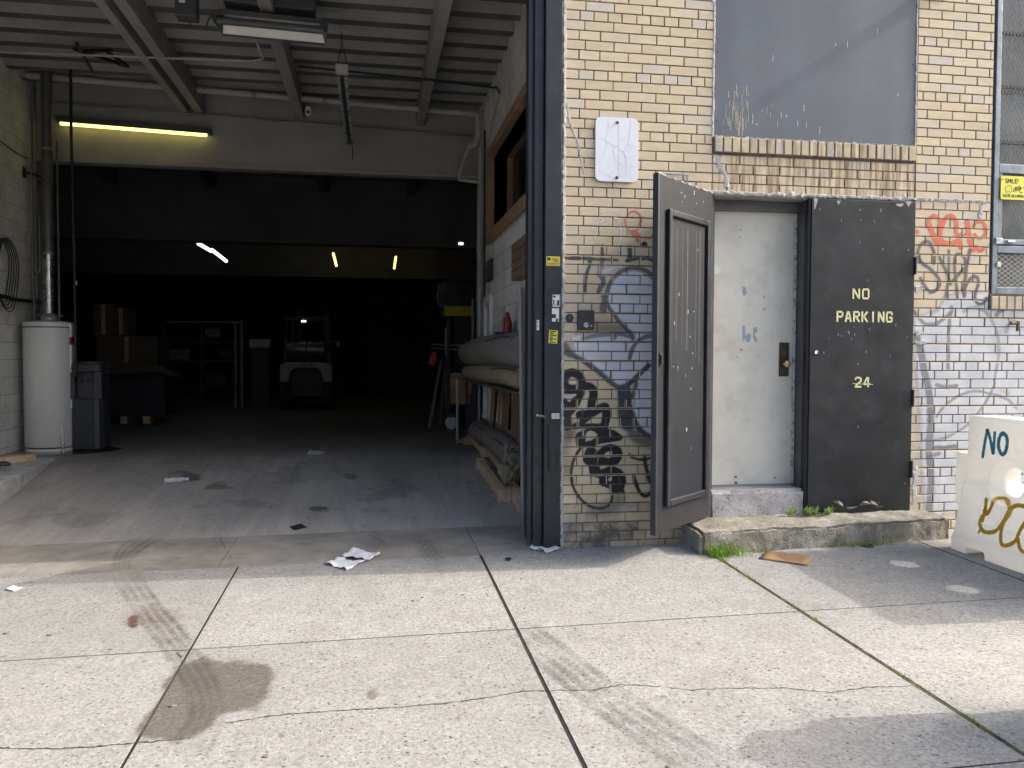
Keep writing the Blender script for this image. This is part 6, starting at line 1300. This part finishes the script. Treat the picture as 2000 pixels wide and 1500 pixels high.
for yy in (4.05, 4.55): m = MB(); m.box(RX-.05, RX-.005, yy, yy+.09, FZ, 2.0); ob('upright', m, M_CMU, dfm, bevel=.004)
m = MB(); m.box(RX-.05, RX-.005, 4.05, 4.64, 2.0, 2.09); ob('head', m, M_CMU, dfm, bevel=.004)
# table with rolls
tb = thing('steel_rack', 'low steel rack along the right wall carrying the carpet rolls', 'rack', (-.12, 3.2, FZ))
for yy in (1.2, 4.75):
    for xx in ((-.26, .02) if yy > 3 else (.06,)): m = MB(); m.tube([(xx, yy, fz(xx, yy)), (xx, yy, 1.06)], .018, 8); ob('leg', m, M_COND, tb)
m = MB(); m.box(-.21, .05, .8, 4.8, 1.05, 1.07); ob('shelf', m, M_OLDFLUE, tb, bevel=.004)
def roll(label, xc, zc_, r_, y0, y1, mat, sag=.0):
    t = thing('carpet_roll', label, 'carpet roll', (xc, (y0+y1)/2, zc_-r_), group='rolls along the right wall'); m_ = MB(); n = 14; pts = []; rr_ = []
    for k in range(n+1):
        u = k/n; pts.append((xc+.012*math.sin(u*7), y0+(y1-y0)*u, zc_+.01*math.sin(u*5)-sag*u)); rr_.append(r_*(1+.05*math.sin(u*9+xc*30))*(1 if 0 < k < n else .8))
    m_.tube(pts, rr_, 22); ob('roll', m_, mat, t, smooth=True)
    m_ = MB(); sp_ = [(xc+(r_*.97*q/18)*math.cos(q*1.0), y1+.004, zc_-sag+(r_*.8*q/18)*math.sin(q*1.0)) for q in np.linspace(2, 17, 60)]; m_.tube(sp_, .006, 5); ob('roll_edge', m_, M_DARKM, t)
    m_ = MB(); m_.tube([(xc-r_*.75, y0+(y1-y0)*u, zc_+r_*.68+.012*math.sin(u*11)-sag*u) for u in np.linspace(.02, .98, 30)], .006, 5); ob('flap_edge', m_, M_DARKM, t)
roll('thick grey carpet roll on top of the rack', -.12, 1.405, .155, .8, 4.9, M_CARP); roll('tan backed roll under the grey carpet roll on the rack', -.12, 1.17, .10, .8, 4.9, M_CARPT); roll('grey carpet roll on the floor below the rack', -.03, .43, .125, 1.9, 4.6, M_CARP, -.02)
for k, (yy, zt2, wd_) in enumerate(((2.2, 1.0, .55), (2.9, 1.03, .35), (3.3, 1.0, .12), (3.6, 1.02, .10), (3.9, 1.0, .12))):
    t = thing('plywood_sheet', ('wide brown plywood sheet under the rack', 'second plywood sheet under the rack', 'narrow dark board under the rack, first past the plywood', 'narrow dark board under the rack, second past the plywood', 'narrow dark board under the rack, farthest in')[k], 'board', (.05, yy, .3)); m = MB(); m.beam((.02, yy, fz(0, yy)+.02), (.075, yy, zt2), wd_, .015, up=(1, 0, 0)); ob('sheet', m, M_PLY if k < 2 else M_DARKM if k == 3 else M_OAK, t)
bb = thing('long_plank', 'long reddish plank lying on edge beside the floor roll', 'plank', (.05, 3.4, .5)); m = MB(); m.beam((.06, 2.2, .52), (.06, 4.7, .50), .03, .16); ob('board', m, M_OAK, bb, bevel=.003)
for k, (x_, c_, lab) in enumerate(((.03, M_REDP, 'red bottle standing left on the carpet roll'), (-.0, M_REDP, 'red bottle standing right on the carpet roll'))):
    yy = 2.55-.13*k; t = thing('red_bottle', lab, 'bottle', (x_, yy, 1.55)); m = MB(); m.lathe([(.04, 0), (.042, .01), (.042, .13), (.02, .17), (.018, .19), (0, .19)], 16, (x_, yy, 1.545+.03*k)); ob('body', m, c_, t, smooth=True); m = MB(); m.lathe([(.021, .185), (.021, .215), (0, .215)], 12, (x_, yy, 1.545+.03*k)); ob('cap', m, c_, t)
bw = thing('blue_cup', 'round blue cup on the carpet roll beside the bottles', 'cup', (.02, 3.0, 1.54)); m = MB(); m.lathe([(.035, 0), (.06, .02), (.065, .07), (.06, .07), (.05, .02), (0, .015)], 18, (.02, 3.0, 1.54)); ob('bowl', m, pm('blue_ceramic', (.04, .06, .16), .4), bw, smooth=True)
# leaning strips by the post
for k, (xa, ya, xb, yb, r_, lab, mt) in enumerate(((1022, 975, 1016, 566, .017, 'grey metal tube leaning by the door post, leftmost', M_COND), (1031, 985, 1029, 562, .014, 'thin pale strip leaning by the door post, rightmost', M_PIPEW))):
    a, b = onY(xa, ya, .66), onY(xb, yb, .70); t = thing('leaning_strip', lab, 'tube', a); m = MB(); m.tube([(a[0], a[1], fz(a[0], .66)), b], r_, 8); ob('tube', m, mt, t, smooth=True)
a, b = onY(1026, 960, .72), onY(1023, 562, .78); t = thing('leaning_board', 'long pale board leaning between the strips by the door post', 'board', a); m = MB(); m.beam((a[0], a[1], fz(a[0], .72)), b, .07, .012, up=(0, 1, 0)); ob('board', m, M_CARPT, t)
# lumber on the floor
def lumber(label, a, b, wd_, h_, blocks=()):
    a, b = Vector(a), Vector(b); t = thing('lumber_piece', label, 'lumber', a, group='lumber along the right wall'); m_ = MB(); m_.beam(a, b, wd_, h_); ob('beam', m_, M_WOOD, t, bevel=.005)
    for (u, wx, wy, h2, dz) in blocks:
        c_ = a.lerp(b, u); m_ = MB(); m_.box(c_.x-wx/2, c_.x+wx/2, c_.y-wy/2, c_.y+wy/2, c_.z-h2/2+dz, c_.z+h2/2+dz); ob('end_block', m_, M_WOOD, t, bevel=.005)
    return t
def fl_(x, y, up): p = onF(x, y); return (p[0], p[1], p[2]+up)
l1 = lumber('squared lumber with a cross block nearest the post', fl_(1024, 1000, .05), fl_(985, 945, .05), .095, .09, [(.0, .13, .07, .10, 0)])
lumber('outer squared lumber with blocks at both ends', fl_(984, 978, .05), fl_(938, 915, .05), .06, .10, [(.0, .12, .09, .12, .0), (1.0, .09, .07, .12, 0)])
lumber('middle squared lumber lying on the floor roll side', fl_(986, 940, .12), fl_(955, 892, .10), .09, .09, [(.0, .14, .10, .11, 0), (1, .12, .08, .05, .04)])
l4 = lumber('farther lumber with a block marked 4', fl_(950, 897, .08), fl_(925, 868, .08), .10, .07, [(.0, .13, .09, .11, 0), (1, .12, .08, .05, .04)])
strokes('digit', [[(0, 1), (-.5, 0), (.5, 0)], [(.25, .8), (.25, -.6)]], *( (lambda p: (p[0], p[2]))(onF(950, 897)+np.array([0, 0, .09])) ), .035, .035, .007, l4, M_INK, onF(950, 897)[1]-.047)
ob_ = thing('orange_wedge', 'orange pointed wooden wedge at the far end of the lumber', 'wedge', fl_(905, 866, 0)); a = Vector(fl_(915, 868, .0)); m = MB(); m.prism([(-.16, .05), (.05, .12), (.10, .12), (.10, -.03), (-.05, -.0)], lambda p, q, d: (a.x+p, a.y+d, a.z+q), -.07, .07); ob('block', m, M_OAK, ob_, bevel=.005)
# webbing straps
sb_ = thing('strap_bundle', 'tangle of olive webbing straps hanging by the floor roll', 'straps', onY(1000, 900, 1.75)); M_WEB = pm('olive_webbing', (.24, .21, .13), .8, var=.2, scale=20, bump=.3, bs=200); rw = random.Random(4)
for k in range(14):
    c_ = Vector(onY(rw.uniform(985, 1018), rw.uniform(868, 935), 1.5+rw.uniform(-.05, .25))); ry, rx_ = rw.uniform(.035, .08), rw.uniform(.022, .05); ph = rw.uniform(0, 3); m = MB(); vs = []; n = 22; tl = rw.uniform(-.6, .6)
    for i in range(n):
        q = 2*math.pi*i/n; dx, dz = rx_*math.cos(q), ry*math.sin(q); p = Vector((c_.x+dx*math.cos(tl)-dz*math.sin(tl), c_.y+.03*math.sin(q+ph), c_.z+dx*math.sin(tl)+dz*math.cos(tl))); rd_ = (p-c_); rd_.y = 0; rd_.normalize(); vs += [p-rd_*.009+Vector((0, -.014, 0)), p+rd_*.009+Vector((0, .014, 0))]
    m.add(vs, [(2*i, (2*i+2) % (2*n), (2*i+3) % (2*n), 2*i+1) for i in range(n)]); ob('loop', m, M_WEB, sb_, smooth=True).modifiers.new('t', 'SOLIDIFY').thickness = .002
# hand truck
ht = thing('hand_truck', 'black folding hand truck standing at the end of the rack', 'hand truck', (-.2, 5.0, FZ)); p = onF(925, 862); X0, Y0_ = p[0]-.02, 4.9
for dx in (-.09, .09): m = MB(); m.tube([(X0+dx, Y0_, FZ+.05), (X0+dx, Y0_+.02, FZ+.95), (X0+dx*.7, Y0_+.03, FZ+1.0)], .014, 8); ob('rail', m, M_DARKM, ht, smooth=True)
m = MB(); m.tube([(X0-.063, Y0_+.03, FZ+1.0), (X0, Y0_+.03, FZ+1.03), (X0+.063, Y0_+.03, FZ+1.0)], .014, 8); ob('handle', m, M_DARKM, ht, smooth=True)
for k in range(3): m = MB(); m.tube([(X0-.09, Y0_, FZ+.2+.2*k), (X0+.09, Y0_, FZ+.2+.2*k)], .009, 6); ob('cross_bar', m, M_DARKM, ht)
m = MB(); m.prism([(-.11, .25), (-.02, .78), (.10, .80), (.14, .45), (.05, .3)], lambda a, b, d: (X0+a, Y0_-.02+d, FZ+b), -.03, .0); ob('bag', m, pm('black_cloth', (.03, .032, .036), .9, bump=.5), ht, bevel=.012)
m = MB(); m.tube([(X0-.12, Y0_-.03, FZ+.0), (X0-.05, Y0_, FZ+.32)], .010, 6); m.tube([(X0-.02, Y0_-.05, FZ+.0), (X0, Y0_, FZ+.32)], .010, 6); ob('stand_leg', m, M_DARKM, ht)
# cart with box and caster
ct = thing('wheeled_cart', 'dark cart with an orange-brown drawer front and white caster', 'cart', (.0, 7.0, FZ)); a, b = onY(879, 790, 6.9), onY(924, 728, 6.9)
m = MB(); m.box(a[0], b[0]+.1, 6.9, 7.5, a[2], b[2]-.07); bx_ = ob('drawer', m, M_OAK, ct, bevel=.006); m = MB(); m.box(a[0], b[0]+.1, 6.88, 6.9, b[2]-.06, b[2]); ob('drawer_rail', m, M_OAK, ct, bevel=.004)
m = MB(); m.box(a[0]-.05, a[0]-.01, 6.86, 6.92, FZ+.2, FZ+1.7); ob('post', m, M_DARKM, ct); m = MB(); m.tube([(a[0]+.35, 6.9, FZ+.9), (a[0]+.35, 6.9, FZ+2.0)], .02, 8); ob('upright_pole', m, M_COND, ct); m = MB(); m.box(a[0]-.05, b[0]+.1, 6.88, 7.5, FZ+.22, FZ+.26); ob('deck', m, M_DARKM, ct)
cst = Vector(onF(880, 838)); cst.y = 6.85; cst.z = FZ; m = MB(); m.lathe([(.03, -.022), (.095, -.022), (.10, -.012), (.10, .012), (.095, .022), (.03, .022)], 24, (cst.x, cst.y, FZ+.10), Matrix.Rotation(R(80), 4, 'Y') @ Matrix.Rotation(R(70), 4, 'X')); ob('caster_wheel', m, M_STW, ct, smooth=True)
m = MB(); m.box(cst.x-.03, cst.x+.03, cst.y-.035, cst.y+.035, FZ+.19, FZ+.22); m.box(cst.x-.04, cst.x-.03, cst.y-.03, cst.y+.03, FZ+.08, FZ+.2); ob('caster_fork', m, pm('red_rust', (.2, .04, .03), .6), ct)
for (xa, ya, xb, yb, lab, mt) in ((838, 836, 862, 700, 'dark pole leaning left of the cart', M_OLDFLUE), (858, 830, 872, 690, 'reddish pole leaning beside the cart', pm('dull_red', (.16, .03, .035), .6))):
    a = onF(xa, ya); b = onY(xb, yb, a[1]+.3); t = thing('leaning_pole', lab, 'pole', a); m = MB(); m.beam(a, b, .045, .03, up=(0, 1, 0)); ob('bar', m, mt, t)
rr2 = thing('red_rag', 'red rag hanging over the poles by the cart', 'rag', onY(847, 690, 7.3)); P = [onY(x, y, 7.25) for x, y in ((842, 690), (852, 685), (853, 705), (845, 715), (836, 710))]; m = MB(); m.prism([(p[0], p[2]) for p in P], lambda a, b, d: (a, d, b), 7.23, 7.27); ob('cloth', m, pm('red_cloth', (.40, .05, .05), .9), rr2, bevel=.01)
pr_ = thing('pipe_rack', 'dark pipe rack behind the cart', 'rack', (-.2, 8, FZ)); 
for (p_, q_) in ((onY(842, 672, 8), onY(915, 676, 8)), (onY(871, 640, 8), onY(871, 800, 8)), (onY(842, 680, 8.3), onY(915, 684, 8.3))): m = MB(); m.tube([p_, q_], .018, 6); ob('bar', m, M_COND, pr_)
mc = thing('wrapped_machine', 'dark plastic wrapped machine with a yellow base on a stand', 'machine', onY(890, 600, 8.2)); a, b = onY(853, 603, 8.2), onY(928, 548, 8.2)
m = MB(); m.prism([(a[0], a[2]+.1), (a[0]+.04, b[2]-.05), (a[0]+.14, b[2]), (b[0], b[2]), (b[0], a[2]), (a[0]+.06, a[2])], lambda p, q, d: (p, d, q), 8.2, 8.8); ob('wrap', m, pm('black_wrap', (.02, .021, .024), .25, bump=.5, bs=18), mc, bevel=.02); p, q = onY(868, 617, 8.15), onY(925, 598, 8.15)
m = MB(); m.box(p[0], q[0], 8.15, 8.8, p[2], q[2]); ob('yellow_base', m, pm('machine_yellow', (.42, .31, .02), .5), mc, bevel=.01); m = MB(); m.box(p[0]+.2, q[0]+.1, 8.3, 8.8, FZ, p[2]); ob('stand', m, M_DARKM, mc); p = onY(886, 571, 8.19); m = MB(); m.box(p[0]-.04, p[0]+.04, 8.185, 8.2, p[2]-.05, p[2]+.05); ob('tag', m, M_KRAFT, mc)

# ---- hall: boxes, shelving, forklift
def carton(label, px0, px1, Y, dep, flaps=False, mat=None):
    a, b = onY(px0[0], px1[1], Y), onY(px1[0], px0[1], Y); t = thing('cardboard_box', label, 'box', ((a[0]+b[0])/2, Y, a[2]), group='boxes stacked in the hall'); m_ = MB(); m_.box(a[0], b[0], Y, Y+dep, a[2], b[2]); ob('carton', m_, mat or M_KRAFT, t, bevel=.008)
    m_ = MB(); xm = (a[0]+b[0])/2; m_.box(xm-.03, xm+.03, Y-.004, Y-.001, a[2]+.02, b[2]-.01); ob('tape', m_, M_CARPT, t)
    if flaps: m_ = MB(); m_.beam((a[0], Y+dep/2, b[2]+.01), (a[0]-.15, Y+dep/2, b[2]+.03), dep, .006); m_.beam((b[0], Y+dep/2, b[2]+.01), (b[0]+.2, Y+dep/2, b[2]-.06), dep, .006); ob('flap', m_, M_KRAFT, t)
    return t, a, b
pt, a0_, b0_ = carton('wide cardboard box in the middle of the stack', (188, 657), (306, 712), 8.6, .9); carton('open cardboard box with flaps on top of the stack', (182, 594), (222, 656), 8.7, .5, True); carton('small carton beside the open box on the stack', (222, 600), (250, 656), 8.75, .5)
pal = thing('box_pallet', 'dark pallet load under the cardboard boxes', 'pallet', (a0_[0], 8.6, FZ)); m = MB(); m.box(a0_[0]-.1, b0_[0]+.1, 8.65, 9.5, FZ+.12, a0_[2]-.002); ob('load', m, M_DARKM, pal)
for k in range(3): m = MB(); x = a0_[0]+k*.35; m.box(x, x+.1, 8.62, 9.5, FZ, FZ+.12); ob('runner', m, M_WOOD, pal)
fc = thing('cardboard_flap', 'torn flat cardboard sheet hanging off the box stack', 'cardboard', onY(250, 720, 8.4)); P = [onY(x, y, 8.3) for x, y in ((202, 733), (210, 712), (262, 706), (320, 716), (355, 738), (300, 726))]; m = MB(); m.prism([(p[0], p[2]) for p in P], lambda a, b, d: (a, d+.3*(a-P[0][0])*0, b), 8.3, 8.32); ob('sheet', m, M_KRAFT, fc)
sh = thing('steel_shelving', 'dark steel shelving deep in the hall', 'shelving', onF(400, 790))
for x in (322, 395, 461, 473): a, b = onY(x, 790, 12.5), onY(x, 626, 12.5); m = MB(); m.box(a[0]-.03, a[0]+.03, 12.47, 12.53, FZ, b[2]); ob('post', m, M_OLDFLUE if x > 460 else M_DARKM, sh)
for y in (628, 668, 705, 755): a, b = onY(322, y, 12.5), onY(473, y, 12.5); m = MB(); m.box(a[0], b[0], 12.5, 13.0, a[2]-.02, a[2]+.02); ob('shelf', m, M_DARKM if y > 630 else M_OLDFLUE, sh)
for k, (x, y, w2, h2) in enumerate(((415, 650, 30, 18), (440, 690, 24, 14), (350, 692, 40, 22), (420, 740, 40, 26))):
    a, b = onY(x-w2/2, y+h2/2, 12.6), onY(x+w2/2, y-h2/2, 12.6); m = MB(); m.box(a[0], b[0], 12.6, 12.9, a[2], b[2]); ob('stored_case', m, M_DARKM if k % 2 else M_OLDFLUE, sh, bevel=.01)
fx0, fx1 = onF(547, 800), onF(649, 800); fxc = (fx0[0]+fx1[0])/2; fyc = 11.9; hw = (fx1[0]-fx0[0])/2
fk = thing('forklift', 'cream counterweight forklift with gas tank seen from behind deep in the hall', 'forklift', (fxc, fyc, FZ)); M_CREAM = pm('cream_forklift_paint', (.33, .31, .25), .45, var=.1); px_ = lambda y: onY(597, y, fyc)[2]
t_, m1, bt_ = px_(707), px_(722), px_(746); arch = [(-hw, bt_), (-hw, t_-.06), (-hw*.7, t_), (hw*.7, t_), (hw, t_-.06), (hw, bt_), (hw*.68, bt_), (hw*.55, m1-.02), (hw*.4, m1+.03), (-hw*.4, m1+.03), (-hw*.55, m1-.02), (-hw*.68, bt_)]
m = MB(); m.prism(arch, lambda a, b, d: (fxc+a, d, b), fyc, fyc+.5); cw = ob('counterweight', m, M_CREAM, fk, bevel=.02)
strokes('lettering', [[(-.9, 0), (-.6, .5), (-.3, 0)], [(-.1, .5), (-.1, 0), (.2, 0)], [(.5, .5), (.5, 0)], [(.7, 0), (.7, .5), (1, 0), (1, .5)]], fxc, (t_+m1)/2-.01, .13, .1, .02, cw, M_INK, fyc-.004)
m = MB(); m.box(fxc-hw*.9, fxc+hw*.9, fyc+.3, fyc+1.9, FZ+.25, t_-.05); ob('chassis', m, M_DARKM, fk, bevel=.02)
for dx in (-hw*.82, hw*.82):
    for dy in (.25, 1.6): m = MB(); m.lathe([(.1, -.1), (.26, -.1), (.28, -.07), (.28, .07), (.26, .1), (.1, .1)], 24, (fxc+dx, fyc+dy, FZ+.28), Matrix.Rotation(R(90), 4, 'Y')); w2 = ob('wheel', m, pm('forklift_tyre', (.02, .02, .02), .8) if 'forklift_tyre' not in bpy.data.materials else bpy.data.materials['forklift_tyre'], fk, smooth=True); m = MB(); m.lathe([(.12, -.105), (.12, .105)], 16, (fxc+dx, fyc+dy, FZ+.28), Matrix.Rotation(R(90), 4, 'Y')); ob('rim', m, M_CREAM, w2)
m = MB(); zt = px_(682); m.lathe([(.05, -.42), (.13, -.38), (.15, -.33), (.15, .33), (.13, .38), (.05, .42)], 24, (fxc, fyc+.2, zt), Matrix.Rotation(R(90), 4, 'Y')); tk = ob('gas_tank', m, pm('dull_steel_tank', (.20, .20, .21), .4, .6), fk, smooth=True)
m = MB(); m.box(fxc-.02, fxc+.02, fyc+.04, fyc+.36, zt-.16, zt+.16); ob('tank_strap', m, M_DARKM, tk)
gt = px_(620)
for dx, dy in ((-hw*.85, .35), (hw*.85, .35), (-hw*.8, 1.6), (hw*.8, 1.6)): m = MB(); m.beam((fxc+dx, fyc+dy, t_-.05), (fxc+dx*.92, fyc+dy, gt), .06, .06, up=(0, 1, 0)); ob('guard_post', m, M_DARKM, fk)
for k in range(6): m = MB(); yy = fyc+.35+k*.25; m.box(fxc-hw*.8, fxc+hw*.8, yy-.02, yy+.02, gt-.02, gt+.03); ob('guard_bar', m, M_DARKM, fk)
for dx in (-.3, .3): m = MB(); m.box(fxc+dx-.05, fxc+dx+.05, fyc+2.0, fyc+2.12, FZ+.1, FZ+2.2); ob('mast_rail', m, M_DARKM, fk)
m = MB(); m.box(fxc-.22, fxc+.22, fyc+.65, fyc+.75, t_, t_+.45); m.box(fxc-.22, fxc+.22, fyc+.7, fyc+1.15, t_-.05, t_+.05); ob('seat', m, M_INK, fk, bevel=.03)
p = onY(593, 629, fyc+.4); m = MB(); m.lathe([(.05, 0), (.05, .03), (0, .04)], 14, p); ob('work_lamp', m, emis('fork_lamp', (1, .98, .9), 1.2), fk)
m = MB(); p = onY(660, 672, fyc+.5); m.box(p[0]-.03, p[0]+.03, p[1], p[1]+.02, p[2]-.06, p[2]+.05); m.tube([(fxc+hw*.85, fyc+.5, p[2]+.06), (p[0], p[1], p[2]+.05)], .01, 6); ob('mirror', m, M_COND, fk)
bs = thing('parts_bin', 'pale parts bin between the shelving and the forklift', 'bin', onF(510, 790)); a, b = onY(486, 680, 13), onY(528, 662, 13); m = MB(); m.box(a[0], b[0], 13, 13.4, a[2], b[2]); ob('tray', m, M_COND, bs, bevel=.02); m = MB(); m.box(a[0]+.05, b[0]-.05, 13.05, 13.4, FZ, a[2]); ob('cabinet', m, M_DARKM, bs)
